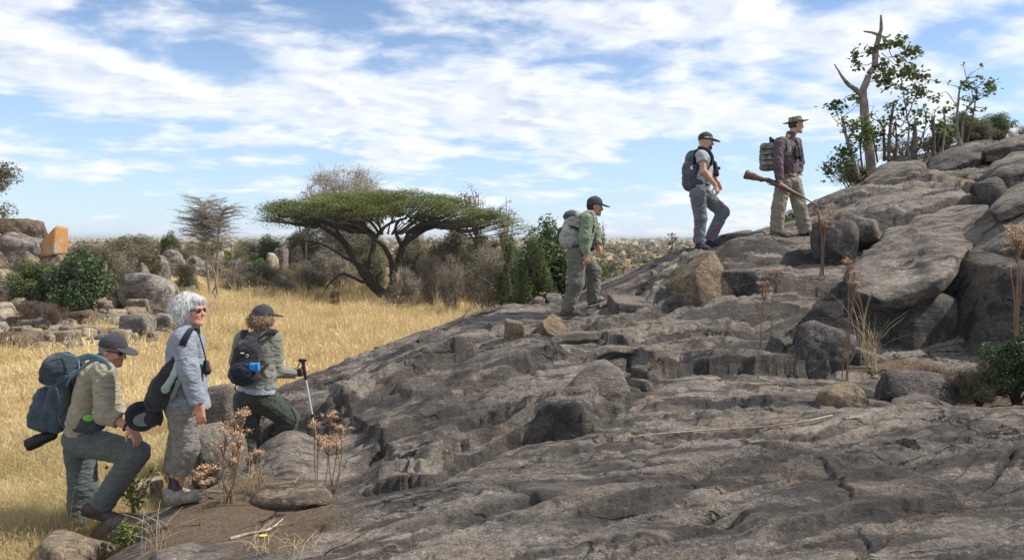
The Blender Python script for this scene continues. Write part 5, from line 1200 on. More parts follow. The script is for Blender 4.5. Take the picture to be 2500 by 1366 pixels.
def keep_f(x, y, z, g):
    scree = np.exp(-((x+19)/7.5)**2-((y-31)/8.0)**2); rise = sstep(-14, -20, x)*sstep(22, 28, y)
    px = CXP+FPX*x/y; bare = fbm(np.stack([x*0.28, y*0.28, 0*x+5], 1), 3) < -0.30; back = (px < 760) & (y > 41+3*np.sin(px*0.02)) & (g.uniform(size=len(x)) < 0.6)
    sc2 = sstep(470, 400, px)*sstep(20.5, 22.5, y)
    return off_rock(x, y) & (g.uniform(size=len(x)) > np.clip(0.75*scree+0.75*rise+0.93*sc2, 0, 0.93)) & (g.uniform(size=len(x)) < sstep(8.5, 13, y)) & ~(bare & (g.uniform(size=len(x)) < 0.7)) & ~back
field('golden_grass', 34000, (-250, 1560), (8.5, 75), TUF_F, 3, lambda x, y: 0.62+0.22*sstep(10, 25, y)-0.35*sstep(470, 400, CXP+FPX*x/y)*sstep(20.5, 22.5, y), keep_f)
field('mixed_grass', 12000, (-300, 640), (4.6, 14), TUF_N, 4, lambda x, y: 0.34+0.46*sstep(6.2, 10, y), lambda x, y, z, g: off_rock(x, y) & (g.uniform(size=len(x)) < 0.35+0.65*sstep(5.6, 7.2, y)) & (g.uniform(size=len(x)) < sstep(14, 9, y)) & (((x+3.05)/1.3)**2+(y-5.8)**2 > 0.22*g.uniform(0.5, 1.6, len(x))))
field('golden_grass_far', 9000, (-200, 1900), (70, 260), [(tuft(60+i, 50, 0.6, 0.9, 0.05, 0.3), M_GRASS) for i in range(2)], 6, lambda x, y: 1.0+0*x, lambda x, y, z, g: fbm(np.stack([x*0.02, y*0.02, 0*x], 1), 3) > -0.02)
def far_scrub():
    g = np.random.default_rng(8); pr = []
    for i, mt in enumerate((M_LFFAR, M_LFGREY, M_LFFAR, M_LFOLIVE)):
        p, d, t, cs = clump_points((2, 2, 1.5), 420, g, 9, fill=0.4); pr.append((leaf_mesh('scrub', p, g.uniform(0.8, 1.4, 420)*0.22, g, 0.2, 0.6, d*0.6, t), mt))
    n = 5200; y = np.exp(g.uniform(math.log(72), math.log(2600), n)); u = g.uniform(-300, 2100, n); x = (u-CXP)/FPX*y; z = ground_z(x, y)
    k = (fbm(np.stack([x*0.006, y*0.006, 0*x], 1), 3)+0.25*g.normal(size=n) > -0.18) & ~((x > -13) & (x < 5) & (y < 90)); x, y, z = x[k], y[k], z[k]; m_ = len(x)
    s = g.uniform(0.6, 1.9, m_)*np.clip(0.7+y/900, 0.8, 2.4)
    return gn_scatter('savanna_scrub', np.stack([x, y, z-0.1], 1), np.stack([0*x, 0*x, g.uniform(0, 6.28, m_)], 1), np.stack([s*1.25, s*1.25, s*g.uniform(0.7, 1.1, m_)], 1), g.integers(0, 4, m_), pr)
far_scrub()
gn_scatter('scree_rubble', *rubble())
# ------------------------------------------------------------------ modelling of figures: smooth solids meshed on a grid
def nrm(a): a = np.asarray(a, float); return a/(np.linalg.norm(a)+1e-12)
class Solid:
    """a smooth union of tapered limbs and ellipsoids, meshed with surface nets"""
    def __init__(s, h=0.009): s.p = []; s.h = h; s.fold = None
    def cap(s, a, b, ra, rb, k=0.02, sq=None, flat=(False, False), op='+'):
        s.p.append(('c', np.asarray(a, float), np.asarray(b, float), ra, rb, k, sq, flat, op)); return s
    def chain(s, pts, rad, k=0.015, sq=None, op='+'):
        for i in range(len(pts)-1): s.cap(pts[i], pts[i+1], rad[i], rad[i+1], k, sq, op=op)
        return s
    def ell(s, c, r, M=None, k=0.02, op='+'):
        s.p.append(('e', np.asarray(c, float), np.asarray(r, float), np.eye(3) if M is None else np.asarray(M, float), k, op)); return s
    def box(s, c, r, M=None, rd=0.03, k=0.02, op='+'):
        s.p.append(('b', np.asarray(c, float), np.asarray(r, float), np.eye(3) if M is None else np.asarray(M, float), rd, k, op)); return s
    def cut(s, p0, n, near=None, rad=9.0):
        s.p.append(('k', np.asarray(p0, float), nrm(n), rad)); return s
    def mesh(s, name, fold=None):
        lo = np.full(3, 1e9); hi = -lo
        for q in s.p:
            if q[0] == 'c' and q[8] == '+':
                m_ = max(q[3], q[4])*(1.0/min(1, q[6][1]) if q[6] else 1.0)
                lo = np.minimum(lo, np.minimum(q[1], q[2])-m_); hi = np.maximum(hi, np.maximum(q[1], q[2])+m_)
            elif q[0] in 'eb' and q[-1] == '+':
                m_ = np.abs(q[3]).T@q[2] if q[0] == 'e' else np.abs(q[3]).T@q[2]
                lo = np.minimum(lo, q[1]-m_); hi = np.maximum(hi, q[1]+m_)
        h = s.h; lo = lo-4*h-0.02; hi = hi+4*h+0.02; n = np.ceil((hi-lo)/h).astype(int)+1
        f = np.full(n, 0.25, np.float32)
        ax = [lo[i]+h*np.arange(n[i]) for i in range(3)]
        def sub(l, u):
            i0 = np.clip(np.floor((l-lo)/h).astype(int), 0, n-1); i1 = np.clip(np.ceil((u-lo)/h).astype(int)+1, 1, n)
            return tuple(slice(a, b) for a, b in zip(i0, i1)), np.stack(np.meshgrid(*[ax[i][i0[i]:i1[i]] for i in range(3)], indexing='ij'), -1).astype(np.float32)
        for q in s.p:
            if q[0] == 'c':
                _, a, b, ra, rb, k, sq, fl, op = q; m_ = max(ra, rb)*(1.0/min(1, sq[1]) if sq else 1)+k+0.03
                sl, g = sub(np.minimum(a, b)-m_, np.maximum(a, b)+m_); ab = (b-a).astype(np.float32); l2 = float(ab@ab)+1e-12
                pa = g-a.astype(np.float32); tr = (pa@ab)/l2; t = np.clip(tr, 0, 1); w_ = pa-t[..., None]*ab
                d2 = np.sum(w_*w_, -1)
                if sq is not None:
                    cm = w_@np.asarray(sq[0], np.float32); d2 = d2-cm*cm*(1-sq[1]**2)
                d = np.sqrt(np.maximum(d2, 0))-(ra+(rb-ra)*t); L_ = math.sqrt(l2)
                if fl[0]: d = np.maximum(d, -tr*L_)
                if fl[1]: d = np.maximum(d, (tr-1)*L_)
            elif q[0] == 'e':
                _, c, r, M, k, op = q; m_ = np.abs(M).T@r+k+0.03; sl, g = sub(c-m_, c+m_)
                l_ = (g-c.astype(np.float32))@M.T.astype(np.float32); k0 = np.sqrt(np.sum((l_/r)**2, -1)); k1 = np.sqrt(np.sum((l_/(r*r))**2, -1))+1e-9; d = k0*(k0-1)/k1
            elif q[0] == 'b':
                _, c, r, M, rd, k, op = q; m_ = np.abs(M).T@r+k+0.03; sl, g = sub(c-m_, c+m_)
                l_ = np.abs((g-c.astype(np.float32))@M.T.astype(np.float32))-(np.asarray(r, np.float32)-rd)
                d = np.sqrt(np.sum(np.maximum(l_, 0)**2, -1))+np.minimum(l_.max(-1), 0)-rd
            else:
                _, p0, nn, rad = q; sl, g = sub(p0-rad, p0+rad); f[sl] = np.maximum(f[sl], (g-p0.astype(np.float32))@nn.astype(np.float32)); continue
            d = d.astype(np.float32); o = f[sl]
            if op == '+': hh = np.clip(0.5+0.5*(o-d)/k, 0, 1); f[sl] = o*(1-hh)+d*hh-k*hh*(1-hh)
            else: d = -d; hh = np.clip(0.5-0.5*(o-d)/k, 0, 1); f[sl] = o*(1-hh)+d*hh+k*hh*(1-hh)
        if fold is not None:
            b = np.argwhere(np.abs(f) < 0.035); pts = lo+b*h; f[tuple(b.T)] += fold(pts).astype(np.float32)
        return nets(name, f, lo, h)
_C = np.array([[i, j, k] for i in (0, 1) for j in (0, 1) for k in (0, 1)])
_E = [(a, b) for a in range(8) for b in range(a+1, 8) if np.sum(np.abs(_C[a]-_C[b])) == 1]
def nets(name, f, lo, h):
    ins = f < 0; n = np.array(f.shape)
    cnt = np.zeros(n-1, np.int8)
    for c in _C: cnt += ins[c[0]:n[0]-1+c[0], c[1]:n[1]-1+c[1], c[2]:n[2]-1+c[2]]
    act = (cnt > 0) & (cnt < 8); ci = np.argwhere(act); idx = np.full(act.shape, -1, np.int32); idx[act] = np.arange(len(ci))
    cv = np.stack([f[tuple((ci+c).T)] for c in _C], 1); acc = np.zeros((len(ci), 3)); w_ = np.zeros(len(ci))
    for a, b in _E:
        m_ = (cv[:, a] < 0) != (cv[:, b] < 0); t = cv[m_, a]/(cv[m_, a]-cv[m_, b]); acc[m_] += _C[a]+t[:, None]*(_C[b]-_C[a]); w_[m_] += 1
    v = lo+h*(ci+acc/w_[:, None]); F = []
    for ax in range(3):
        u, w2 = [(1, 2), (2, 0), (0, 1)][ax]; e = np.zeros(3, int); e[ax] = 1
        s0 = [slice(0, n[i]) for i in range(3)]; s1 = list(s0); s0[ax] = slice(0, n[ax]-1); s1[ax] = slice(1, n[ax])
        ch = ins[tuple(s0)] != ins[tuple(s1)]; ed = np.argwhere(ch); ed = ed[(ed[:, u] > 0) & (ed[:, w2] > 0) & (ed[:, u] < n[u]-1) & (ed[:, w2] < n[w2]-1)]
        eu = np.zeros(3, int); eu[u] = 1; ew = np.zeros(3, int); ew[w2] = 1
        q = np.stack([idx[tuple((ed-eu-ew).T)], idx[tuple((ed-ew).T)], idx[tuple(ed.T)], idx[tuple((ed-eu).T)]], 1)
        fl = ins[tuple(ed.T)]; q[~fl] = q[~fl][:, ::-1]; F.append(q)
    return v, np.vstack(F)
def solid_obj(name, solid, mat, parent, origin, fold=None):
    v, f = solid.mesh(name, fold); o = link(name, mesh_np(name, v-origin, f), mat)
    if parent is not None: o.parent = parent
    else: o.location = V3(origin)
    return o
def folds(amp=0.008, fx=(7, 7, 17), seed=0.0, tw=0.0):
    fx = np.array(fx)
    def fn(p):
        q = p*fx+seed; q[:, 0] += tw*p[:, 2]*10
        n1 = noise(q); n2 = noise(q*2.1+7)
        return amp*(1.3*np.abs(n1)-0.35)+amp*0.4*n2
    return fn
def frame(fw, up=(0, 0, 1)):
    f = nrm(fw); u = np.asarray(up, float); u = nrm(u-f*(u@f)); l = np.cross(u, f)        # l points to the figure's left
    return f, u, l
def hand(S, wrist, d, n, curl=0.5, L=0.185, thumb=1, spread=0.12, fist=False, k=0.008):
    """palm, four fingers of different length, thumb leaving the side of the palm; d = along the hand, n = out of the back of the hand"""
    d = nrm(d); n = nrm(np.asarray(n, float)-d*(np.asarray(n, float)@d)); s = np.cross(d, n)*thumb; w_ = np.asarray(wrist, float); q = L/0.185
    kn = w_+d*0.088*q
    for o in (-0.026, -0.009, 0.009, 0.026): S.cap(w_+s*o*0.7, kn+s*o*q, 0.016*q, 0.0135*q, 0.012)
    for o, ln in ((0.030, 0.070), (0.010, 0.080), (-0.010, 0.075), (-0.029, 0.058)):
        b = kn+s*o*q; dd = nrm(d+s*o*spread*10); p0 = b; c = curl*0.6
        for j, (fr, rr_) in enumerate(((0.45, 0.0092), (0.32, 0.0082), (0.23, 0.0072))):
            a = c*(1+0.6*j); cd = nrm(dd*math.cos(a)-n*math.sin(a)); p1 = p0+cd*ln*fr*q; S.cap(p0, p1, (rr_+0.0008)*q, rr_*q, 0.004); p0 = p1; dd = cd; 
            n2 = nrm(n*math.cos(a)+dd*math.sin(a)); c = curl
    t0 = w_+d*0.028*q+s*0.026*q; t1 = t0+nrm(d*0.6+s*0.75-n*0.35*(1+curl))*0.042*q; t2 = t1+nrm(d*0.9+s*0.25-n*0.4*(0.5+curl))*0.032*q
    S.cap(t0, t1, 0.0135*q, 0.011*q, 0.01); S.cap(t1, t2, 0.0105*q, 0.0085*q, 0.004)
def head(S, c, fw, up=(0, 0, 1), s=1.0, jaw=1.0):
    f, u, l = frame(fw, up); M = np.stack([f, l, u]); g = lambda a, b, d_: c+s*(f*a+l*b+u*d_)
    S.ell(g(-0.008, 0, 0.018), np.array([0.098, 0.076, 0.100])*s, M, 0.02)
    S.ell(g(0.030, 0, -0.035), np.array([0.066, 0.058, 0.085])*s, M, 0.03)
    S.cap(g(0.010, 0.045*jaw, -0.072), g(0.070, 0.016, -0.105), 0.026*s, 0.022*s, 0.02); S.cap(g(0.010, -0.045*jaw, -0.072), g(0.070, -0.016, -0.105), 0.026*s, 0.022*s, 0.02)
    S.cap(g(0.078, 0, -0.108), g(0.074, 0, -0.095), 0.020*s, 0.022*s, 0.015)
    S.cap(g(0.080, -0.034, 0.022), g(0.080, 0.034, 0.022), 0.017*s, 0.017*s, 0.012)
    S.cap(g(0.088, 0, 0.008), g(0.112, 0, -0.036), 0.009*s, 0.0145*s, 0.008); S.ell(g(0.100, 0, -0.040), np.array([0.014, 0.017, 0.010])*s, M, 0.006)
    S.cap(g(0.088, -0.016, -0.063), g(0.088, 0.016, -0.063), 0.010*s, 0.010*s, 0.008); S.cap(g(0.086, -0.014, -0.076), g(0.086, 0.014, -0.076), 0.010*s, 0.010*s, 0.006)
    for sg in (-1, 1):
        S.ell(g(0.062, sg*0.042, -0.030), np.array([0.028, 0.022, 0.026])*s, M, 0.02)
        S.ell(g(0.094, sg*0.033, -0.001), np.array([0.014, 0.016, 0.011])*s, M, 0.008, op='-')
        S.ell(g(-0.006, sg*0.080, -0.016), np.array([0.019, 0.010, 0.031])*s, M, 0.006); S.ell(g(0.0, sg*0.089, -0.012), np.array([0.009, 0.006, 0.016])*s, M, 0.005, op='-')
    return f, u, l
def cap_hat(parent, origin, c, fw, up, mat, s=1.0, tilt=0.0, brim_mat=None):
    f, u, l = frame(fw, up); M = np.stack([f, l, u]); g = lambda a, b, d_: c+s*(f*a+l*b+u*d_)
    S = Solid(0.0065); S.ell(g(-0.006, 0, 0.028), np.array([0.113, 0.092, 0.108])*s, M); S.cut(g(0, 0, 0.020), -u+0.10*f); S.ell(g(-0.12, 0, 0.028), np.array([0.02, 0.034, 0.022])*s, M, 0.006, op='-')
    o = solid_obj('cap', S, mat, parent, origin)
    B = Solid(0.006); f2 = nrm(f-0.20*u); u2 = nrm(u+0.20*f); M2 = np.stack([f2, l, u2]); B.ell(g(0.112, 0, 0.028), np.array([0.098, 0.090, 0.012])*s, M2); B.cut(g(0.062, 0, 0), -f)
    b = solid_obj('brim', B, brim_mat or mat, o, origin); 
    bt = Solid(0.005); bt.ell(g(0, 0, 0.137), (0.010, 0.010, 0.006)); solid_obj('button', bt, mat, o, origin)
    return o
def sunglasses(parent, origin, c, fw, up, s=1.0, lens=None):
    f, u, l = frame(fw, up); M = np.stack([f, l, u]); g = lambda a, b, d_: c+s*(f*a+l*b+u*d_); S = Solid(0.0045)
    for sg in (-1, 1):
        S.ell(g(0.094, sg*0.036, -0.002), (0.008*s, 0.029*s, 0.021*s), M, 0.003); S.chain([g(0.085, sg*0.064, 0.004), g(0.05, sg*0.079, 0.004), g(-0.012, sg*0.084, 0.0)], [0.0065]*3, 0.003)
    S.cap(g(0.102, -0.012, 0.004), g(0.102, 0.012, 0.004), 0.005, 0.005, 0.003)
    return solid_obj('sunglasses', S, lens or M_LENS, parent, origin)
def shoe(parent, origin, ankle, heel, toe, mat, sole_mat, sole_n=None, s=1.0, high=0.05):
    ankle, heel, toe = (np.asarray(q, float) for q in (ankle, heel, toe)); d = nrm(toe-heel); up = np.array([0, 0, 1.]); up = nrm(up-d*(up@d)); l = np.cross(up, d)
    L_ = np.linalg.norm(toe-heel); S = Solid(0.0075)
    S.cap(heel+d*0.045+up*0.045, toe-d*0.055+up*0.036, 0.043*s, 0.040*s, 0.02, (l, 1.0)); S.ell(toe-d*0.075+up*0.032, (0.075*s, 0.048*s, 0.036*s), np.stack([d, l, up]), 0.02)
    S.cap(heel+d*0.055+up*0.055, heel+d*0.12+up*0.075, 0.044*s, 0.036*s, 0.03); S.cap(heel+d*0.055+up*0.05, heel*0.35+ankle*0.65+d*0.025+up*high, 0.044*s, 0.045*s, 0.03, flat=(False, True))
    S.cut(heel+up*0.012, -up)
    o = solid_obj('shoe', S, mat, parent, origin)
    B = Solid(0.0075); B.cap(heel+d*0.048+up*0.016, toe-d*0.05+up*0.016, 0.050*s, 0.050*s, 0.02); B.cut(heel+up*0.024, up); B.cut(heel+up*0.0005, -up)
    solid_obj('sole', B, sole_mat, o, origin); return o
def strand_hair(name, S_fn, n, parent, origin, mat, seed, lens, wid, wob=0.22):
    """locks: thin ribbons rooted on an ellipsoid, following a direction field"""
    g = np.random.default_rng(seed); V_ = []; F_ = []; R_ = []; k = 0
    for i in range(n):
        p, d = S_fn(g); L_ = g.uniform(*lens); side = nrm(np.cross(d, g.normal(size=3)))*wid*g.uniform(0.6, 1.3); rn = g.uniform()
        q = np.array(p); dd = np.array(d)
        for j in range(5):
            V_ += [q-side*(1-j/5.2), q+side*(1-j/5.2)]; dd = nrm(dd+np.array([0, 0, -0.22])+g.normal(size=3)*wob); q = q+dd*L_/4
        for j in range(4): F_.append((k+2*j, k+2*j+1, k+2*j+3, k+2*j+2)); R_.append(rn)
        k += 10
    me = mesh_np(name, np.array(V_)-origin, F_); fattr(me, 'rnd', R_, 'FACE'); return link(name, me, mat, parent)
def ribbon(pts, wdir, width, thick=0.006, n=7):
    """a flat strap along a path"""
    p = smooth_path(pts, n); m_ = len(p); t = np.gradient(p, axis=0); t /= np.linalg.norm(t, axis=1)[:, None]+1e-9
    wd = np.asarray(wdir, float); wd = np.broadcast_to(wd, p.shape); wd = wd-t*np.sum(wd*t, 1)[:, None]; wd = wd/(np.linalg.norm(wd, axis=1)[:, None]+1e-9)
    nn = np.cross(t, wd); a, b = wd*width/2, nn*thick/2
    v = np.stack([p-a-b, p+a-b, p+a+b, p-a+b], 1).reshape(-1, 3); f = []
    for i in range(m_-1):
        for j in range(4): f.append((i*4+j, i*4+(j+1) % 4, i*4+4+(j+1) % 4, i*4+4+j))
    f += [(3, 2, 1, 0), tuple((m_-1)*4+j for j in range(4))]
    return v, f
def strap(name, pts, wdir, width, mat, parent, origin, thick=0.007):
    v, f = ribbon(pts, wdir, width, thick); o = link(name, mesh_np(name, v-origin, f), mat)
    if parent is not None: o.parent = parent
    else: o.location = V3(origin)
    return o
def tube_obj(name, pts, rad, mat, parent, origin, k=8):
    G = Geo(); G.tube(np.asarray(pts, float)-origin, rad, k, True); o = link(name, G.mesh(name), mat)
    if parent is not None: o.parent = parent
    else: o.location = V3(origin)
    return o
def mat_skin(name, c):
    t = NT(name); v = t.coord(); a = t.ramp(t.noise(v, 22, 4, 0.6), 0.35, 0.65)
    t.b.inputs['Subsurface Weight'].default_value = 0.08; t.b.inputs['Subsurface Radius'].default_value = (0.012, 0.005, 0.003)
    return t.done(t.mix(a, tuple(q*0.86 for q in c), tuple(min(1, q*1.1) for q in c)), 0.55, t.bump(t.noise(v, 160, 3, 0.6), 0.15, 0.002), 0.35)
M_SKIN = mat_skin('sunburnt_skin', (0.52, 0.255, 0.165)); M_SKIN2 = mat_skin('tanned_skin', (0.42, 0.225, 0.145)); M_SKIN3 = mat_skin('warm_skin', (0.50, 0.28, 0.19))
M_LENS = mat_simple('dark_lens', (0.012, 0.011, 0.012), 0.08, 0.1, 5, 0, spec=0.6)
M_BLACK = mat_simple('black_plastic', (0.016, 0.016, 0.018), 0.45, 0.2, 30, 0.15, 0.001)
M_BLACKC = mat_cloth('black_cloth', (0.026, 0.027, 0.031), 0.25)
M_CAPC = mat_cloth('charcoal_cap', (0.045, 0.046, 0.050), 0.2, wrinkle=0.25)
M_ALU = mat_simple('aluminium', (0.72, 0.73, 0.75), 0.3, 0.08, 20, 0.05, 0.001, 0.5, 0.6)
M_SOLE = mat_simple('rubber_sole', (0.055, 0.050, 0.046), 0.8, 0.2, 20)
M_STRAPB = mat_cloth('black_webbing', (0.020, 0.021, 0.025), 0.2, wrinkle=0.15)
M_HAIRW = mat_leaf('white_hair', (0.55, 0.54, 0.52), (0.88, 0.87, 0.85), 0.5, 0.12)
M_HAIRB = mat_leaf('frizzy_brown_hair', (0.10, 0.060, 0.035), (0.42, 0.28, 0.17), 0.55, 0.12)
M_HAIRG = mat_simple('grey_hair', (0.20, 0.185, 0.17), 0.6, 0.3, 60, 0.5, 0.004)
M_HAIRK = mat_simple('black_hair', (0.018, 0.015, 0.014), 0.5, 0.3, 60, 0.5, 0.004)
M_HAIRS = mat_simple('short_dark_hair', (0.055, 0.040, 0.032), 0.6, 0.3, 60, 0.5, 0.004)
# ------------------------------------------------------------------ the six walkers (all walk towards +X, uphill)
FR = np.array([1.0, 0.0, 0.0]); LT = np.array([0.0, 1.0, 0.0]); UP = np.array([0, 0, 1.0])
def leg(S, hip, knee, ankle, r=(0.10, 0.075, 0.062), flat=True, cuff=None):
    S.cap(hip, knee, r[0], r[1], 0.04); S.cap(knee, ankle, r[1], r[2] if cuff is None else cuff, 0.03, flat=(False, flat))
def arm(S, sh, el, wr, r=(0.058, 0.050, 0.040), flat=True, k=0.03):
    S.cap(sh, el, r[0], r[1], k); S.cap(el, wr, r[1], r[2], 0.02, flat=(False, flat))
# ---------- the man with the blue pack, stepping up with a hand on his knee
def person1():
    D = 6.15; J = lambda x, y, o=0.0: P(x, y, D+o)
    O = J(215, 1300); hc = J(276, 853, 0.0)
    fw = nrm(FR+np.array([0, -0.10, -0.26])); hup = nrm(UP+0.26*FR)
    sR, eR, wR = J(254, 908, -0.20), J(254, 1012, -0.25), J(318, 1042, -0.24); sL, eL, wL = J(252, 905, 0.20), J(285, 1000, 0.24), J(310, 1035, 0.16)
    hR, kR, aR = J(207, 1078, -0.10), J(333, 1106, -0.16), J(248, 1238, -0.13); hL, kL, aL = J(195, 1080, 0.10), J(203, 1185, 0.10), J(188, 1285, 0.10)
    chest, waist, pel = J(232, 935), J(216, 1010), J(203, 1058); nb = J(246, 890)
    B = Solid(0.0065); head(B, hc, fw, hup, 1.0); B.cap(hc-hup*0.085-fw*0.025, nb+np.array([-0.02, 0, 0]), 0.058, 0.066, 0.03)
    B.cap(nb, chest, 0.055, 0.09, 0.04, (LT, 0.75)); B.cap(chest, pel, 0.11, 0.11, 0.05, (LT, 0.7)); arm(B, sR, eR, wR, (0.048, 0.042, 0.031), False); arm(B, sL, eL, wL, (0.048, 0.042, 0.031), False)
    leg(B, hR, kR, aR, (0.075, 0.055, 0.040), False); leg(B, hL, kL, aL, (0.075, 0.055, 0.040), False); B.cap(sR, sL, 0.055, 0.055, 0.04)
    hand(B, wR, J(338, 1074, -0.26)-wR, np.array([0.55, -0.45, 0.8]), 0.38, 0.19, 1); hand(B, wL, J(338, 1062, 0.10)-wL, np.array([0.4, 0.5, 0.8]), 0.4, 0.19, -1)
    me = solid_obj('person', B, M_SKIN, None, O)
    tag(me, 'hiker in khaki shirt and black cap stepping up with a hand on the knee', 'person', None)
    T = Solid(0.008); leg(T, hR, kR, aR+UP*0.02, (0.118, 0.098, 0.088), True, 0.086); leg(T, hL, kL, aL+UP*0.0, (0.125, 0.108, 0.095), True, 0.092); T.ell(pel+np.array([-0.01, 0, -0.03]), (0.135, 0.18, 0.12), None, 0.05); T.cut(J(205, 1032), UP, rad=0.3)
    solid_obj('trousers', T, M_P1T, me, O, folds(0.0170, (10, 8, 11), 1.0, 0.6))
    S = Solid(0.008); S.cap(J(238, 915), waist, 0.125, 0.135, 0.06, (LT, 0.66)); S.cap(waist, J(210, 1052), 0.135, 0.142, 0.05, (LT, 0.72), (False, True)); S.cap(J(250, 905, -0.16), J(250, 905, 0.16), 0.075, 0.075, 0.06)
    arm(S, sR, eR, J(288, 1026, -0.245), (0.080, 0.070, 0.062)); arm(S, sL, eL, J(298, 1018, 0.2), (0.08, 0.07, 0.058)); S.cap(nb, hc-hup*0.12-fw*0.02, 0.078, 0.066, 0.03, flat=(False, True))
    solid_obj('shirt', S, M_P1S, me, O, folds(0.0174, (9, 7, 9), 3.0, 0.6))
    C = Solid(0.008); C.cap(nb+UP*0.012, hc-hup*0.135-fw*0.035, 0.086, 0.072, 0.03, flat=(False, True)); solid_obj('collar', C, M_BLACKC, me, O)
    H = Solid(0.006); f, u, l = frame(fw, hup); M = np.stack([f, l, u]); H.ell(hc-f*0.028+u*0.004, (0.085, 0.081, 0.088), M); H.cut(hc-f*0.005, f); H.cut(hc-u*0.078, -u); solid_obj('hair', H, M_HAIRG, me, O, lambda p: 0.004*noise(p*140))
    cap_hat(me, O, hc, fw, hup, M_CAPC, 1.02); sunglasses(me, O, hc, fw, hup)
    shoe(me, O, aR, J(199, 1252, -0.14), J(296, 1278, -0.15), M_P1SH, M_SOLE, high=0.03); shoe(me, O, aL, J(172, 1318, 0.10), J(240, 1325, 0.06), M_P1SH, M_SOLE)
    tube_obj('wristwatch', [wR-nrm(wR-eR)*0.03+0.040*(np.cos(a)*nrm(np.cross(wR-eR, UP))+np.sin(a)*nrm(np.cross(np.cross(wR-eR, UP), wR-eR))) for a in np.linspace(0, 6.0, 16)], 0.009, M_BLACK, me, O, 6)
    # pack
    PO = J(150, 1060); q = empty('backpack', PO); tag(q, 'large blue-grey hiking backpack worn by the hiker in khaki', 'backpack')
    X = lambda x, y, o=0.0: J(60+x*0.4025, 780+y*0.4026, o)
    A = Solid(0.009); ax = nrm(X(150, 640)-X(290, 230)); M = np.stack([nrm(np.cross(LT, ax)), LT, ax]); A.box(X(250, 470, 0.0), (0.105, 0.150, 0.275), M, 0.07, 0.04)
    solid_obj('main_bag', A, M_PACKB, q, PO, folds(0.0174, (8, 8, 12), 5.0))
    A = Solid(0.008); A.ell(X(236, 296), (0.150, 0.160, 0.130), M[[0, 1, 2]], 0.02); A.box(X(236, 320), (0.12, 0.150, 0.10), M, 0.05, 0.04); solid_obj('top_lid', A, M_PACKD, q, PO, folds(0.0203, (10, 10, 12), 6.0))
    A = Solid(0.008); A.box(X(148, 535), (0.110, 0.135, 0.180), M, 0.08, 0.02); solid_obj('front_pocket', A, M_PACKB, q, PO, folds(0.0174, (9, 9, 13), 8.0))
    A = Solid(0.008); A.ell(X(262, 570, -0.13), (0.075, 0.055, 0.13), None, 0.02); solid_obj('side_pocket', A, M_PACKD, q, PO, folds(0.0145, (9, 9, 13), 9.0))
    A = Solid(0.007); A.cap(X(258, 400, -0.14), X(270, 520, -0.14), 0.038, 0.040, 0.01); solid_obj('water_bottle', A, M_BLACK, q, PO)
    for pts, wd, mt, nm in [([(330,240,-0.20),(400,222,-0.22),(480,250,-0.22),(520,300,-0.24)], 0.055, M_STRAPBL, 'shoulder_strap'), ([(300,330,-0.17),(350,290,-0.19),(430,235,-0.22)], 0.02, M_STRAPBL, 'load_strap'), ([(225,470,-0.15),(270,370,-0.17),(330,320,-0.17)], 0.022, M_STRAPBL, 'side_strap'),
                           ([(330,500,-0.12),(290,620,-0.17),(262,680,-0.17)], 0.034, M_STRAPG, 'side_strap'), ([(95,640,-0.10),(125,520,-0.12),(150,440,-0.12)], 0.012, M_STRAPBL, 'zip_line'), ([(130,400,-0.13),(190,410,-0.15),(212,480,-0.15),(205,600,-0.13)], 0.014, M_STRAPBL, 'piping'), ([(240,210,-0.10),(320,235,-0.15),(330,300,-0.17)], 0.014, M_STRAPBL, 'piping')]:
        strap(nm, [X(*p_) for p_ in pts], np.cross(FR, UP)*0.3+UP*0.6+FR*0.5, wd, mt, q, PO, 0.01)
    strap('shoulder_strap', [X(360,235,0.13),X(430,225,0.17),X(490,250,0.2),X(500,330,0.21)], LT, 0.055, M_STRAPBL, q, PO, 0.012)
    A = Solid(0.0075); A.cap(X(300, 655, -0.15), X(450, 630, -0.20), 0.045, 0.055, 0.02); A.ell(X(400, 620, -0.19), (0.085, 0.045, 0.065), None, 0.03); solid_obj('hip_belt_pouch', A, M_PACKD, q, PO, folds(0.0087, (12, 12, 12), 2))
    A = Solid(0.006); A.ell(X(392, 596, -0.222), (0.052, 0.024, 0.030), None, 0.01); solid_obj('green_cloth', A, M_LIME, q, PO)
    A = Solid(0.0065); A.chain([X(165, 700, -0.05), X(120, 715, -0.08), X(75, 735, -0.10), X(30, 755, -0.12)], [0.042, 0.044, 0.050, 0.052]); A.cut(X(14, 762, -0.12), X(14, 762, -0.12)-X(75, 735, -0.1))
    LO = J(85, 1085); o = solid_obj('camera_lens', A, M_BLACK, None, LO, lambda p: 0.0016*np.sin(p[:, 0]*330)); tag(o, 'black telephoto lens hanging below the blue backpack', 'lens')
M_P1T = mat_cloth('slate_green_trousers', (0.098, 0.116, 0.112), 0.15, wrinkle=0.6); M_P1S = mat_cloth('khaki_shirt', (0.30, 0.268, 0.195), 0.12, wrinkle=0.5); M_P1SH = mat_simple('brown_hiking_shoe', (0.085, 0.066, 0.050), 0.8, 0.3, 25)
M_PACKB = mat_cloth('blue_grey_nylon', (0.040, 0.068, 0.092), 0.25, 0.6, 0.7); M_PACKD = mat_cloth('dark_blue_nylon', (0.026, 0.040, 0.054), 0.25, 0.6, 0.7); M_STRAPBL = mat_cloth('light_blue_webbing', (0.115, 0.185, 0.235), 0.15, wrinkle=0.2); M_STRAPG = mat_cloth('grey_webbing', (0.12, 0.135, 0.15), 0.15, wrinkle=0.2)
M_LIME = mat_cloth('lime_green_cloth', (0.14, 0.42, 0.04), 0.15)
person1()
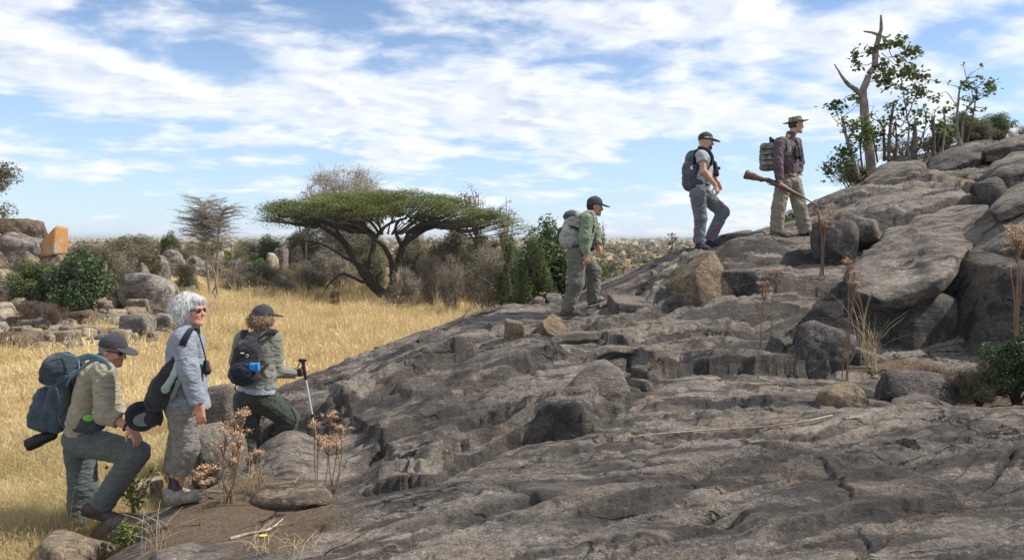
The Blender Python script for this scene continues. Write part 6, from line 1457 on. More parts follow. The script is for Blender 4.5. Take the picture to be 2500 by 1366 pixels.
# ---------- the white-haired woman
def person2():
    D = 5.87; J = lambda x, y, o=0.0: P(x, y, D+o); O = J(440, 1232); hc = J(466, 757)
    fw = nrm(FR+np.array([0, -0.16, 0.03])); hup = UP
    sR, eR, wR = J(446, 826, -0.17), J(461, 908, -0.21), J(487, 990, -0.20); sL, eL, wL = J(460, 826, 0.17), J(478, 905, 0.19), J(496, 960, 0.12)
    hR, kR, aR = J(447, 1000, -0.09), J(454, 1092, -0.09), J(436, 1180, -0.08); hL, kL, aL = J(447, 1000, 0.09), J(442, 1092, 0.09), J(427, 1178, 0.09)
    nb = J(458, 800); chest, waist = J(452, 850), J(452, 930)
    B = Solid(0.0065); head(B, hc, fw, hup, 0.95, 0.9); B.cap(hc-UP*0.08-fw*0.02, nb, 0.050, 0.055, 0.03); B.cap(nb, chest, 0.05, 0.085, 0.04, (LT, 0.75)); B.cap(chest, J(450, 990), 0.1, 0.1, 0.05, (LT, 0.7)); B.cap(sR, sL, 0.05, 0.05, 0.03)
    arm(B, sR, eR, wR, (0.042, 0.036, 0.026), False); arm(B, sL, eL, wL, (0.042, 0.036, 0.026), False); leg(B, hR, kR, aR, (0.07, 0.05, 0.036), False); leg(B, hL, kL, aL, (0.07, 0.05, 0.036), False)
    hand(B, wR, J(490, 1024, -0.21)-wR, np.array([0.1, -1, 0.1]), 0.30, 0.175, 1); hand(B, wL, J(500, 985, 0.12)-wL, np.array([0.1, 1, 0.1]), 0.4, 0.175, -1)
    me = solid_obj('person', B, M_SKIN, None, O); tag(me, 'white-haired hiker in a grey-blue jacket and cropped grey trousers standing still', 'person')
    T = Solid(0.008); leg(T, hR, kR, J(441, 1152, -0.085), (0.112, 0.092, 0.082), True, 0.080); leg(T, hL, kL, J(430, 1150, 0.09), (0.112, 0.090, 0.080), True, 0.076); T.ell(J(448, 985), (0.125, 0.165, 0.12), None, 0.05)
    solid_obj('cropped_trousers', T, M_P2T, me, O, folds(0.0188, (10, 9, 8), 1.7, 0.5))
    S = Solid(0.008); S.cap(J(454, 842), J(452, 920), 0.125, 0.135, 0.06, (LT, 0.68)); S.cap(J(452, 920), J(460, 998), 0.135, 0.158, 0.05, (LT, 0.80), (False, True)); S.cap(J(455, 822, -0.13), J(455, 822, 0.13), 0.072, 0.072, 0.06)
    arm(S, sR, eR, J(484, 982, -0.20), (0.080, 0.074, 0.060)); arm(S, sL, eL, J(492, 950, 0.13), (0.078, 0.07, 0.056)); S.cap(nb, J(459, 786), 0.066, 0.068, 0.03, flat=(False, True))
    solid_obj('jacket', S, M_P2J, me, O, folds(0.0188, (11, 9, 7), 4.2, 0.5))
    K = Solid(0.007); K.cap(nb-UP*0.02, J(459, 778), 0.082, 0.070, 0.02, flat=(False, True)); solid_obj('collar', K, M_P2J, me, O)
    # hair: a full bob
    H = Solid(0.006); f, u, l = frame(fw, hup); M = np.stack([f, l, u]); H.ell(hc-f*0.022+u*0.034, (0.118, 0.108, 0.112), M); H.cap(hc-f*0.055+l*0.06-u*0.01, hc-f*0.050+l*0.05-u*0.085, 0.062, 0.042, 0.03); H.cap(hc-f*0.055-l*0.06-u*0.01, hc-f*0.050-l*0.05-u*0.085, 0.062, 0.042, 0.03); H.cap(hc-f*0.07, hc-f*0.065-u*0.105, 0.07, 0.05, 0.03)
    H.ell(hc+f*0.062+u*0.078, (0.05, 0.075, 0.04), M, 0.02); H.ell(hc+f*0.115-u*0.05, (0.085, 0.12, 0.09), M, 0.02, op='-')
    hm = solid_obj('hair', H, mat_simple('white_hair_mass', (0.42, 0.41, 0.40), 0.6, 0.3, 30, 0.6, 0.006), me, O, lambda p: 0.009*noise(p*np.array([60, 60, 18]))+0.012*noise(p*19))
    def roots(g):
        d = nrm(g.normal(size=3)*np.array([1, 1, 0.8])+np.array([0, 0, 0.35])); w_ = d@M.T; w_ = np.array([d@f, d@l, d@u])
        if w_[0] > 0.45 and w_[2] < 0.45: d = nrm(d-f*1.2); 
        p = hc-f*0.022+u*0.034+(f*(d@f)*0.112+l*(d@l)*0.104+u*(d@u)*0.106); t = nrm(np.cross(np.cross(d, -u-0.35*f+0.2*g.normal(size=3)), d)-0.02*d); return p, t
    strand_hair('hair_locks', roots, 2600, hm, O, M_HAIRW, 3, (0.04, 0.11), 0.0022, 0.17)
    sunglasses(me, O, hc, fw, hup, 0.96, mat_simple('brown_lens', (0.035, 0.012, 0.016), 0.1, 0.1, 5, 0, spec=0.6))
    for a, h_, t_, nm in ((aR, J(407, 1233, -0.08), J(494, 1218, -0.10), 'sock'), (aL, J(402, 1222, 0.10), J(470, 1212, 0.10), 'sock')):
        K = Solid(0.007); K.cap(a+UP*0.045, h_*0.6+a*0.4+FR*0.03, 0.043, 0.040, 0.02, flat=(True, False)); solid_obj(nm, K, M_SOCK, me, O); shoe(me, O, a, h_, t_, M_P2SH, M_SOLEL, high=0.0)
    # the sling bag with the hat hanging from it
    PO = J(400, 1000); q = empty('sling_bag', PO); tag(q, 'black and mint sling bag worn diagonally by the white-haired hiker', 'bag'); X = lambda x, y, o=0.0: J(310+x*0.4174, 690+y*0.4172, o)
    a0, a1 = X(295, 440, -0.22), X(165, 705, -0.16); ax = nrm(a1-a0); M3 = np.stack([nrm(np.cross(LT, ax)), LT, ax])
    A = Solid(0.008); A.chain([X(292, 445, -0.20), X(265, 530, -0.19), X(215, 620, -0.17), X(170, 690, -0.15)], [0.035, 0.078, 0.100, 0.082], 0.03); solid_obj('main_bag', A, M_BLACKC, q, PO, folds(0.0145, (12, 12, 9), 2.2))
    A = Solid(0.0065); A.chain([X(298, 450, -0.232), X(278, 530, -0.258), X(225, 620, -0.262), X(195, 665, -0.235)], [0.018, 0.024, 0.030, 0.012], 0.02, (LT, 1.4)); solid_obj('mint_panel', A, M_MINT, q, PO)
    A = Solid(0.0065); A.chain([X(315, 520, -0.235), X(305, 580, -0.238), X(270, 660, -0.222), X(250, 700, -0.20)], [0.012, 0.020, 0.018, 0.010], 0.02); solid_obj('side_panel', A, M_MINTD, q, PO)
    strap('strap', [X(300, 430, -0.225), X(335, 340, -0.255), X(375, 270, -0.20), X(395, 262, -0.10), X(410, 300, 0.03)], FR+0.3*UP, 0.05, M_STRAPB, q, PO, 0.012)
    strap('webbing', [X(200, 745, -0.16), X(205, 790, -0.17), X(190, 835, -0.17)], FR, 0.02, M_STRAPB, q, PO)
    strap('webbing', [X(240, 700, -0.15), X(170, 750, -0.16), X(120, 735, -0.16)], UP, 0.02, M_STRAPB, q, PO)
    HO = X(95, 860, -0.17); h = empty('hanging_hat', HO); tag(h, 'dark brimmed hat hanging from the sling bag', 'hat')
    A = Solid(0.0065); f3 = nrm(np.array([0.35, -0.55, 0.35])); c = X(85, 780, -0.16); M4 = np.stack(frame(f3)); A.ell(c, (0.022, 0.120, 0.118), M4); A.ell(c+f3*0.03, (0.03, 0.085, 0.085), M4, 0.01, op='-'); solid_obj('brim', A, M_BLACKC, h, HO, lambda p: 0.010*noise(p*11))
    A = Solid(0.0065); A.ell(X(100, 800, -0.20), (0.012, 0.052, 0.078), np.stack(frame(np.array([0.5, -0.7, 0.1]))), 0.01); solid_obj('underbrim', A, M_MINTD, h, HO)
    A = Solid(0.0065); A.ell(X(140, 790, -0.15), (0.075, 0.06, 0.065)); solid_obj('crown', A, M_BLACKC, h, HO, folds(0.0203, (14, 14, 14), 3))
    BO = X(466, 510, -0.03); b = empty('binoculars', BO); tag(b, 'small black binoculars on the chest of the white-haired hiker', 'binoculars')
    for s_ in (-1, 1):
        A = Solid(0.006); A.cap(X(462, 465, s_*0.035), X(468, 515, s_*0.04), 0.022, 0.032, 0.01); solid_obj('barrel', A, M_BLACK, b, BO)
    tube_obj('neck_strap', smooth_path([X(400, 255, -0.07), X(430, 330, -0.11), X(455, 420, -0.10), X(462, 465, -0.05)], 6), 0.006, M_STRAPB, b, BO, 5)
    A = Solid(0.006); A.cap(X(412, 262, -0.05), X(418, 290, -0.03), 0.02, 0.016, 0.01); solid_obj('collar_tab', A, M_BLACKC, me, O)
M_P2T = mat_cloth('grey_trousers', (0.19, 0.178, 0.16), 0.13, wrinkle=0.6); M_P2J = mat_cloth('grey_blue_jacket', (0.24, 0.265, 0.31), 0.10, wrinkle=0.55); M_SOCK = mat_cloth('purple_sock', (0.075, 0.050, 0.070), 0.4); M_P2SH = mat_simple('grey_beige_shoe', (0.235, 0.205, 0.170), 0.8, 0.35, 25); M_SOLEL = mat_simple('grey_sole', (0.13, 0.115, 0.10), 0.8, 0.3, 30)
M_MINT = mat_cloth('mint_grey_panel', (0.30, 0.37, 0.34), 0.15, wrinkle=0.3); M_MINTD = mat_cloth('grey_panel', (0.17, 0.19, 0.18), 0.2, wrinkle=0.3)
person2()
# ---------- the woman with the trekking poles, seen from behind
def person3():
    D = 7.5; J = lambda x, y, o=0.0: P(x, y, D+o); O = J(605, 1140); hc = J(643, 776); FW = nrm(np.array([0.45, 0.9, 0])); L3 = nrm(np.array([-0.9, 0.45, 0])); fw = nrm(np.array([0.80, 0.60, -0.05])); hup = UP
    sR, eR, wR = J(671, 828, -0.02), J(677, 905, 0.02), J(726, 911, 0.10); sL, eL, wL = J(592, 828, 0.02), J(577, 882, 0.06), J(592, 925, 0.20)
    hR, kR, aR = J(650, 978, 0), J(703, 1020, 0.12), J(684, 1105, 0.10); hL, kL, aL = J(602, 980, 0), J(608, 1056, 0.02), J(603, 1122, -0.03)
    nb = J(634, 812)
    B = Solid(0.0075); head(B, hc, fw, hup, 0.95, 0.9); B.cap(hc-UP*0.08-fw*0.02, nb, 0.05, 0.056, 0.03); B.cap(nb, J(630, 860), 0.05, 0.085, 0.04, (L3, 0.75)); B.cap(J(630, 860), J(626, 960), 0.10, 0.11, 0.05, (L3, 0.7)); B.cap(sR, sL, 0.05, 0.05, 0.03)
    arm(B, sR, eR, wR, (0.043, 0.038, 0.028), False); arm(B, sL, eL, wL, (0.043, 0.038, 0.028), False); leg(B, hR, kR, aR, (0.075, 0.055, 0.038), False); leg(B, hL, kL, aL, (0.075, 0.055, 0.038), False)
    hand(B, wR, J(748, 897, 0.10)-wR, np.array([0.25, -0.75, 0.5]), 1.15, 0.175, 1); hand(B, wL, J(590, 940, 0.28)-wL, np.array([-1, 0, 0.2]), 1.0, 0.175, -1)
    me = solid_obj('person', B, M_SKIN, None, O); tag(me, 'curly-haired hiker seen from behind leaning on a trekking pole', 'person')
    T = Solid(0.009); leg(T, hR, kR, aR+UP*0.01, (0.132, 0.105, 0.088), True, 0.082); leg(T, hL, kL, aL, (0.130, 0.102, 0.088), True, 0.082); T.ell(J(626, 965), (0.185, 0.15, 0.13), None, 0.06); solid_obj('trousers', T, M_P3T, me, O, folds(0.0174, (9, 9, 11), 2.4, 0.5))
    U = Solid(0.009); U.cap(J(628, 920), J(626, 955), 0.140, 0.150, 0.03, (L3, 0.72), (False, True)); solid_obj('undershirt', U, M_P3U, me, O, folds(0.0087, (12, 12, 6), 1))
    S = Solid(0.009); S.cap(J(631, 850), J(628, 905), 0.125, 0.13, 0.06, (L3, 0.64)); S.cap(J(628, 905), J(627, 942), 0.13, 0.148, 0.05, (L3, 0.70), (False, True)); S.cap(sR, sL, 0.072, 0.072, 0.06); arm(S, sR, eR, J(722, 911, 0.10), (0.078, 0.066, 0.048)); arm(S, sL, eL, J(588, 920, 0.19), (0.078, 0.066, 0.05)); S.cap(nb, J(636, 804), 0.064, 0.062, 0.03, flat=(False, True))
    solid_obj('fleece_top', S, M_P3S, me, O, folds(0.0145, (9, 9, 10), 6.1, 0.5))
    f, u, l = frame(fw, hup); M = np.stack([f, l, u]); H = Solid(0.007); H.ell(hc-f*0.02-u*0.030, (0.125, 0.135, 0.078), M); H.ell(hc+f*0.13-u*0.05, (0.07, 0.07, 0.1), M, 0.02, op='-'); hm = solid_obj('hair', H, mat_simple('brown_hair_mass', (0.20, 0.13, 0.08), 0.7, 0.4, 60, 0.8, 0.01), me, O, lambda p: 0.014*noise(p*55))
    def roots(g):
        d = nrm(g.normal(size=3)); 
        if d@f > 0.5: d = nrm(d-1.3*f)
        return hc-f*0.02-u*0.03+f*(d@f)*0.115+l*(d@l)*0.125+u*(d@u)*0.07, nrm(d+g.normal(size=3)*0.9+np.array([0, 0, 0.35]))
    strand_hair('curls', roots, 1100, hm, O, M_HAIRB, 5, (0.03, 0.07), 0.004)
    cap_hat(me, O, hc+UP*0.004, fw, hup, M_CAPC, 1.0)
    shoe(me, O, aR, J(672, 1120, 0.05), J(700, 1116, 0.24), M_P1SH, M_SOLE); shoe(me, O, aL, J(596, 1142, -0.10), J(612, 1138, 0.12), M_P1SH, M_SOLE)
    G = Solid(0.006); G.cap(wR+np.array([0.01, 0, 0]), wR+np.array([0.045, 0, 0.01]), 0.036, 0.036, 0.01, flat=(True, True)); solid_obj('glove_cuff', G, M_BLACKC, me, O)
    PO = J(615, 940); q = empty('daypack', PO); tag(q, 'small black daypack with a blue pocket pouch worn by the curly-haired hiker', 'backpack'); X = lambda x, y, o=0.0: J(530+x*0.3222, 720+y*0.3221, o)
    A = Solid(0.009); A.cap(X(235, 420, -0.22), X(205, 600, -0.25), 0.090, 0.110, 0.03, (np.array([1, 0.0, 0]), 0.75)); A.cap(X(250, 350, -0.18), X(235, 430, -0.22), 0.05, 0.09, 0.04, (np.array([1, 0, 0]), 0.8)); solid_obj('main_bag', A, M_BLACKC, q, PO, folds(0.0174, (10, 10, 12), 3))
    A = Solid(0.008); A.ell(X(190, 590, -0.33), (0.125, 0.06, 0.105), None); solid_obj('front_pocket', A, M_NAVY, q, PO, folds(0.0145, (12, 12, 12), 4))
    A = Solid(0.0055); A.box(X(283, 545, -0.345), (0.046, 0.022, 0.040), None, 0.015); solid_obj('blue_pouch', A, M_BLUE, q, PO, folds(0.0087, (25, 25, 25), 4))
    strap('shoulder_strap', [X(225, 370, -0.17), X(200, 310, -0.15), X(205, 270, -0.08), X(215, 268, 0.02)], L3, 0.06, M_STRAPB, q, PO, 0.014); strap('shoulder_strap', [X(280, 370, -0.17), X(350, 300, -0.15), X(420, 278, -0.11), X(455, 295, -0.04), X(465, 340, 0.04)], FW+UP, 0.055, M_STRAPB, q, PO, 0.014)
    strap('compression_strap', [X(320, 590, -0.20), X(370, 540, -0.16), X(405, 510, -0.10)], UP, 0.03, M_STRAPB, q, PO)
    A = Solid(0.005); A.box(X(190, 440, -0.325), (0.020, 0.006, 0.006), None, 0.003); solid_obj('reflective_tab', A, M_WHITE, q, PO); tube_obj('ring_clip', [X(227, 460, -0.33)+0.013*np.array([math.cos(a), 0, math.sin(a)]) for a in np.linspace(0, 5.5, 12)], 0.003, M_WHITE, q, PO, 5); A = Solid(0.005); A.box(X(128, 540, -0.30), (0.012, 0.006, 0.020), None, 0.003); solid_obj('reflective_tab', A, M_WHITE, q, PO)
    # poles
    def pole(top, tip, label, grip=True):
        top = np.asarray(top); tip = np.asarray(tip); q = empty('trekking_pole', tip); d = nrm(tip-top); tag(q, label, 'trekking pole')
        tube_obj('shaft', [top+d*0.10, tip-d*0.06], 0.0095, M_ALU, q, tip, 8); tube_obj('lower_shaft', [tip-d*0.30, tip], [0.008, 0.004], M_BLACK, q, tip, 8)
        A = Solid(0.0055); A.cap(top-d*0.02, top+d*0.16, 0.018, 0.015, 0.01); A.cap(top-d*0.03-0.03*FR, top-d*0.03+FR*0.03, 0.016, 0.014, 0.01); solid_obj('grip', A, M_BLACK, q, tip); tube_obj('lock_collar', [top+d*0.52, top+d*0.55], 0.016, M_BLACK, q, tip, 10)
        tube_obj('basket', [tip-d*0.09, tip-d*0.08], 0.028, M_BLACK, q, tip, 12)
        if grip: strap('wrist_strap', [top-d*0.02-FR*0.02, top+d*0.04-FR*0.06, top+d*0.10-FR*0.03], LT, 0.02, M_STRAPB, q, tip)
    pole(J(740, 886, 0.09), J(782, 1118, 0.02), 'silver trekking pole gripped in the right hand of the curly-haired hiker'); pole(J(588, 935, 0.26), J(583, 1140, 0.02), 'silver trekking pole beside the left leg of the curly-haired hiker')
M_P3T = mat_cloth('dark_green_trousers', (0.052, 0.061, 0.047), 0.15, wrinkle=0.5); M_P3U = mat_cloth('pale_blue_undershirt', (0.33, 0.37, 0.44), 0.08, wrinkle=0.3); M_P3S = mat_cloth('grey_green_fleece', (0.215, 0.215, 0.175), 0.12, wrinkle=0.4); M_NAVY = mat_cloth('navy_nylon', (0.014, 0.018, 0.034), 0.3, 0.6, 0.6); M_BLUE = mat_cloth('bright_blue_pouch', (0.03, 0.22, 0.62), 0.15, 0.6, 0.3); M_WHITE = mat_simple('white_reflective', (0.75, 0.75, 0.75), 0.4, 0.1, 20, 0)
person3()
def eye_pair(parent, O, hc, fw, up, s=1.0):
    f, u, l = frame(fw, up)
    for sg in (-1, 1):
        A = Solid(0.004); A.ell(hc+s*(f*0.086+l*sg*0.033-u*0.001), (0.011, 0.011, 0.009)); solid_obj('eye', A, M_BLACK, parent, O); A = Solid(0.004); A.cap(hc+s*(f*0.096+l*sg*0.018+u*0.022), hc+s*(f*0.084+l*sg*0.050+u*0.022), 0.0055, 0.0045, 0.004); solid_obj('eyebrow', A, M_HAIRS, parent, O)
# ---------- the climbing man in the green shirt
def person4():
    D = 10.2; J = lambda x, y, o=0.0: P(x, y, D+o); O = J(1400, 770); hc = J(1452, 503); fw = nrm(FR+np.array([0, -0.05, -0.12])); hup = nrm(UP+0.12*FR)
    sR, eR, wR = J(1433, 535, -0.19), J(1428, 580, -0.24), J(1431, 621, -0.22); sL, eL, wL = J(1443, 535, 0.19), J(1455, 572, 0.2), J(1459, 600, 0.14)
    hR, kR, aR = J(1408, 625, -0.10), J(1406, 690, -0.14), J(1384, 756, -0.12); hL, kL, aL = J(1415, 622, 0.10), J(1450, 662, 0.12), J(1447, 730, 0.12); nb = J(1443, 522)
    B = Solid(0.008); head(B, hc, fw, hup, 0.97); B.cap(hc-hup*0.085-fw*0.025, nb, 0.056, 0.06, 0.03); B.cap(nb, J(1433, 560), 0.05, 0.085, 0.04, (LT, 0.75)); B.cap(J(1433, 560), J(1412, 615), 0.105, 0.105, 0.05, (LT, 0.7)); B.cap(sR, sL, 0.05, 0.05, 0.03)
    arm(B, sR, eR, wR, (0.046, 0.04, 0.03), False); arm(B, sL, eL, wL, (0.046, 0.04, 0.03), False); leg(B, hR, kR, aR, (0.075, 0.055, 0.04), False); leg(B, hL, kL, aL, (0.075, 0.055, 0.04), False)
    hand(B, wR, J(1433, 640, -0.23)-wR, np.array([0.2, -1, 0]), 0.5, 0.18, 1); hand(B, wL, J(1462, 612, 0.12)-wL, np.array([0.2, 1, 0]), 0.8, 0.18, -1)
    me = solid_obj('person', B, M_SKIN2, None, O); tag(me, 'hiker in a sage green shirt and cap bending forward up the slope', 'person')
    T = Solid(0.010); leg(T, hR, kR, J(1386, 758, -0.12), (0.128, 0.105, 0.09), True, 0.088); leg(T, hL, kL, J(1447, 735, 0.12), (0.122, 0.10, 0.09), True, 0.086); T.ell(J(1411, 612), (0.135, 0.175, 0.12), None, 0.05); solid_obj('trousers', T, M_P4T, me, O, folds(0.0210, (9, 9, 11), 3.3, 0.5))
    S = Solid(0.010); S.cap(J(1436, 545), J(1420, 592), 0.125, 0.125, 0.06, (LT, 0.64)); S.cap(J(1420, 592), J(1413, 612), 0.125, 0.14, 0.05, (LT, 0.72), (False, True)); S.cap(sR, sL, 0.07, 0.07, 0.06); arm(S, sR, eR, J(1430, 618, -0.22), (0.082, 0.072, 0.054)); arm(S, sL, eL, J(1458, 597, 0.14), (0.08, 0.07, 0.054)); S.cap(nb, hc-hup*0.125-fw*0.03, 0.07, 0.062, 0.03, flat=(False, True))
    solid_obj('shirt', S, M_P4S, me, O, folds(0.0203, (9, 8, 9), 5.5, 0.5)); f, u, l = frame(fw, hup); M = np.stack([f, l, u])
    H = Solid(0.0075); H.ell(hc-f*0.022+u*0.002, (0.09, 0.081, 0.09), M); H.cut(hc-f*0.012, f); H.cut(hc-u*0.068, -u); solid_obj('hair', H, M_HAIRK, me, O); cap_hat(me, O, hc, fw, hup, M_CAPC, 1.0); eye_pair(me, O, hc, fw, hup, 0.97)
    shoe(me, O, aR, J(1369, 773, -0.13), J(1420, 769, -0.14), M_P1SH, M_SOLE); shoe(me, O, aL, J(1436, 746, 0.12), J(1477, 733, 0.10), M_TANSH, M_SOLE)
    PO = J(1390, 605); q = empty('backpack', PO); tag(q, 'pale grey hiking backpack worn by the hiker in sage green', 'backpack'); X = lambda x, y, o=0.0: J(1330+x*0.2415, 460+y*0.2416, o)
    A = Solid(0.010); ax = nrm(X(220, 540)-X(330, 290)); M3 = np.stack([nrm(np.cross(LT, ax)), LT, ax]); A.box(X(268, 420), (0.125, 0.155, 0.235), M3, 0.09, 0.03); solid_obj('main_bag', A, M_PKP, q, PO, folds(0.0319, (7, 7, 11), 2.5)); A = Solid(0.009); A.ell(X(275, 285), (0.115, 0.15, 0.085), None); solid_obj('top_lid', A, M_PKD, q, PO, folds(0.0232, (10, 10, 10), 7)); A = Solid(0.009); A.ell(X(335, 275, -0.1), (0.055, 0.07, 0.06)); solid_obj('rolled_sleeve', A, M_PKP, q, PO, folds(0.0145, (14, 14, 14), 1)); A = Solid(0.009); A.cap(X(165, 430, -0.05), X(135, 540, -0.05), 0.05, 0.035, 0.02); solid_obj('back_panel', A, M_PKD, q, PO)
    A = Solid(0.009); A.ell(X(250, 530, -0.08), (0.12, 0.10, 0.10)); solid_obj('lower_pocket', A, M_PKP, q, PO, folds(0.0290, (9, 9, 11), 9))
    strap('shoulder_strap', [X(360, 270, -0.17), X(430, 240, -0.20), X(490, 255, -0.22), X(500, 340, -0.24)], UP+FR, 0.05, M_PKP, q, PO, 0.012); strap('side_strap', [X(230, 380, -0.15), X(290, 390, -0.17), X(335, 410, -0.16)], UP, 0.03, M_STRAPB, q, PO); strap('side_strap', [X(190, 490, -0.14), X(195, 545, -0.14)], FR, 0.03, M_STRAPB, q, PO); strap('hip_belt', [X(250, 590, -0.12), X(340, 580, -0.19), X(400, 590, -0.15)], UP, 0.05, M_PKD, q, PO, 0.012)
    BO = X(480, 600, -0.03); b = empty('binoculars', BO); tag(b, 'black binoculars hanging at the chest of the hiker in sage green', 'binoculars')
    for s_ in (-1, 1): A = Solid(0.008); A.cap(X(478, 500, s_*0.04), X(478, 600, s_*0.045), 0.03, 0.04, 0.01); solid_obj('barrel', A, M_BLACK, b, BO)
    tube_obj('neck_strap', smooth_path([X(495, 300, -0.15), X(492, 400, -0.17), X(480, 500, -0.06)], 5), 0.012, M_STRAPB, b, BO, 5)
M_P4T = mat_cloth('grey_olive_trousers', (0.145, 0.139, 0.115), 0.25, wrinkle=0.8); M_P4S = mat_cloth('sage_green_shirt', (0.185, 0.225, 0.155), 0.14, wrinkle=0.5); M_PKP = mat_cloth('pale_grey_pack', (0.36, 0.35, 0.31), 0.2, wrinkle=0.8); M_PKD = mat_cloth('charcoal_pack', (0.055, 0.056, 0.062), 0.2, wrinkle=0.6); M_TANSH = mat_simple('tan_boot', (0.26, 0.17, 0.10), 0.8, 0.25, 25)
person4()
# ---------- the man in the grey T-shirt
def person5():
    D = 11.2; J = lambda x, y, o=0.0: P(x, y, D+o); O = J(1720, 610); hc = J(1723, 345); fw = nrm(FR+np.array([0, -0.18, -0.10])); hup = nrm(UP+0.10*FR)
    sR, eR, wR = J(1712, 380, -0.20), J(1718, 418, -0.25), J(1746, 452, -0.22); sL, eL, wL = J(1722, 380, 0.20), J(1735, 418, 0.22), J(1752, 445, 0.14)
    hR, kR, aR = J(1703, 474, -0.10), J(1711, 535, -0.10), J(1705, 598, -0.10); hL, kL, aL = J(1716, 472, 0.10), J(1765, 518, 0.10), J(1731, 590, 0.10); nb = J(1715, 364)
    B = Solid(0.008); head(B, hc, fw, hup, 1.0); B.cap(hc-hup*0.085-fw*0.025, nb, 0.06, 0.066, 0.03); B.cap(nb, J(1716, 400), 0.05, 0.085, 0.04, (LT, 0.75)); B.cap(J(1716, 400), J(1711, 470), 0.105, 0.105, 0.05, (LT, 0.7)); B.cap(sR, sL, 0.052, 0.052, 0.03)
    arm(B, sR, eR, wR, (0.052, 0.044, 0.033), False); arm(B, sL, eL, wL, (0.052, 0.044, 0.033), False); leg(B, hR, kR, aR, (0.078, 0.057, 0.04), False); leg(B, hL, kL, aL, (0.078, 0.057, 0.04), False)
    hand(B, wR, J(1753, 470, -0.23)-wR, np.array([0.5, -0.8, 0.2]), 0.7, 0.19, 1); hand(B, wL, J(1758, 462, 0.12)-wL, np.array([0.3, 0.9, 0.2]), 0.7, 0.19, -1)
    me = solid_obj('person', B, M_SKIN3, None, O); tag(me, 'bearded hiker in a grey T-shirt and grey trousers with red seams', 'person')
    T = Solid(0.010); leg(T, hR, kR, aR+UP*0.02, (0.118, 0.088, 0.08), True, 0.078); leg(T, hL, kL, aL+UP*0.02, (0.118, 0.092, 0.08), True, 0.078); T.ell(J(1710, 466), (0.13, 0.17, 0.11), None, 0.05); tr = solid_obj('trousers', T, M_P5T, me, O, folds(0.0174, (8, 8, 14), 1.3, 0.3))
    tube_obj('red_seam', [J(1751, 485, -0.06), J(1760, 494, -0.03), J(1768, 508, 0.0)], 0.006, M_RED, tr, O, 5); tube_obj('red_seam', [J(1759, 546, -0.0), J(1745, 566, 0.01), J(1732, 586, 0.015)], 0.010, M_RED, tr, O, 5); tube_obj('red_seam', [J(1698, 535, -0.185), J(1697, 560, -0.185), J(1697, 596, -0.178)], 0.004, M_RED, tr, O, 5)
    S = Solid(0.010); S.cap(J(1717, 392), J(1713, 435), 0.122, 0.13, 0.06, (LT, 0.64)); S.cap(J(1713, 435), J(1709, 466), 0.13, 0.14, 0.05, (LT, 0.74), (False, True)); S.cap(sR, sL, 0.07, 0.07, 0.06); S.cap(sR, J(1714, 395, -0.225), 0.08, 0.075, 0.03, flat=(False, True)); S.cap(sL, J(1727, 398, 0.21), 0.08, 0.072, 0.03, flat=(False, True)); S.cap(nb, J(1717, 360), 0.07, 0.064, 0.02, flat=(False, True))
    solid_obj('t_shirt', S, M_P5S, me, O, folds(0.0145, (9, 8, 8), 2.5, 0.5)); f, u, l = frame(fw, hup); M = np.stack([f, l, u])
    H = Solid(0.007); H.ell(hc+f*0.045-u*0.088, (0.058, 0.056, 0.046), M); H.cut(hc-u*0.055+f*0.06, u-0.3*f); solid_obj('beard', H, M_HAIRS, me, O); cap_hat(me, O, hc, fw, hup, M_CAPC, 1.02); eye_pair(me, O, hc, fw, hup)
    G = Solid(0.006); G.ell(hc+f*0.098+u*0.050+l*-0.035, (0.014, 0.034, 0.018), M); G.ell(hc+f*0.098+u*0.050+l*0.035, (0.014, 0.034, 0.018), M); G.chain([hc+f*0.09+u*0.05-l*0.06, hc+u*0.045-l*0.098, hc-f*0.07+u*0.04-l*0.07], [0.007]*3); solid_obj('sunglasses_on_cap', G, M_WHITEF, me, O)
    shoe(me, O, aR, J(1697, 613, -0.12), J(1735, 611, -0.13), M_NAVYSH, M_SOLE); shoe(me, O, aL, J(1722, 604, 0.10), J(1763, 606, 0.08), M_NAVYSH, M_SOLE)
    PO = J(1690, 466); q = empty('backpack', PO); tag(q, 'dark slate daypack worn by the hiker in the grey T-shirt', 'backpack'); X = lambda x, y, o=0.0: J(1640+x*0.2709, 260+y*0.2709, o)
    A = Solid(0.010); A.cap(X(190, 460), X(180, 560), 0.10, 0.125, 0.04, (LT, 0.8)); A.cap(X(180, 560), X(172, 690), 0.125, 0.12, 0.04, (LT, 0.8)); solid_obj('main_bag', A, M_SLATE, q, PO, folds(0.0261, (8, 8, 11), 4.4)); A = Solid(0.009); A.ell(X(150, 640), (0.085, 0.13, 0.17)); solid_obj('front_pocket', A, M_SLATED, q, PO, folds(0.0232, (9, 9, 12), 6)); A = Solid(0.009); A.cap(X(250, 680, -0.15), X(310, 700, -0.16), 0.05, 0.035, 0.02); solid_obj('hip_pocket', A, M_SLATED, q, PO)
    strap('shoulder_strap', [X(205, 520, -0.16), X(210, 430, -0.18), X(250, 372, -0.17), X(320, 390, -0.20), X(365, 460, -0.20), X(350, 530, -0.19)], UP+FR, 0.05, M_STRAPB, q, PO, 0.012); strap('lower_strap', [X(350, 530, -0.18), X(300, 590, -0.21), X(240, 640, -0.17)], UP, 0.02, M_STRAPB, q, PO); A = Solid(0.006); A.box(X(182, 552, -0.16), (0.022, 0.012, 0.026), None, 0.006); solid_obj('label_tag', A, M_WHITE, q, PO)
    tube_obj('drawcord', smooth_path([X(330, 700, -0.19), X(325, 760, -0.20), X(350, 805, -0.20)], 4), 0.006, M_BLACK, me, O, 5)
    BO = X(400, 600, 0.0); b = empty('binoculars', BO); tag(b, 'black binoculars on the chest harness of the hiker in the grey T-shirt', 'binoculars')
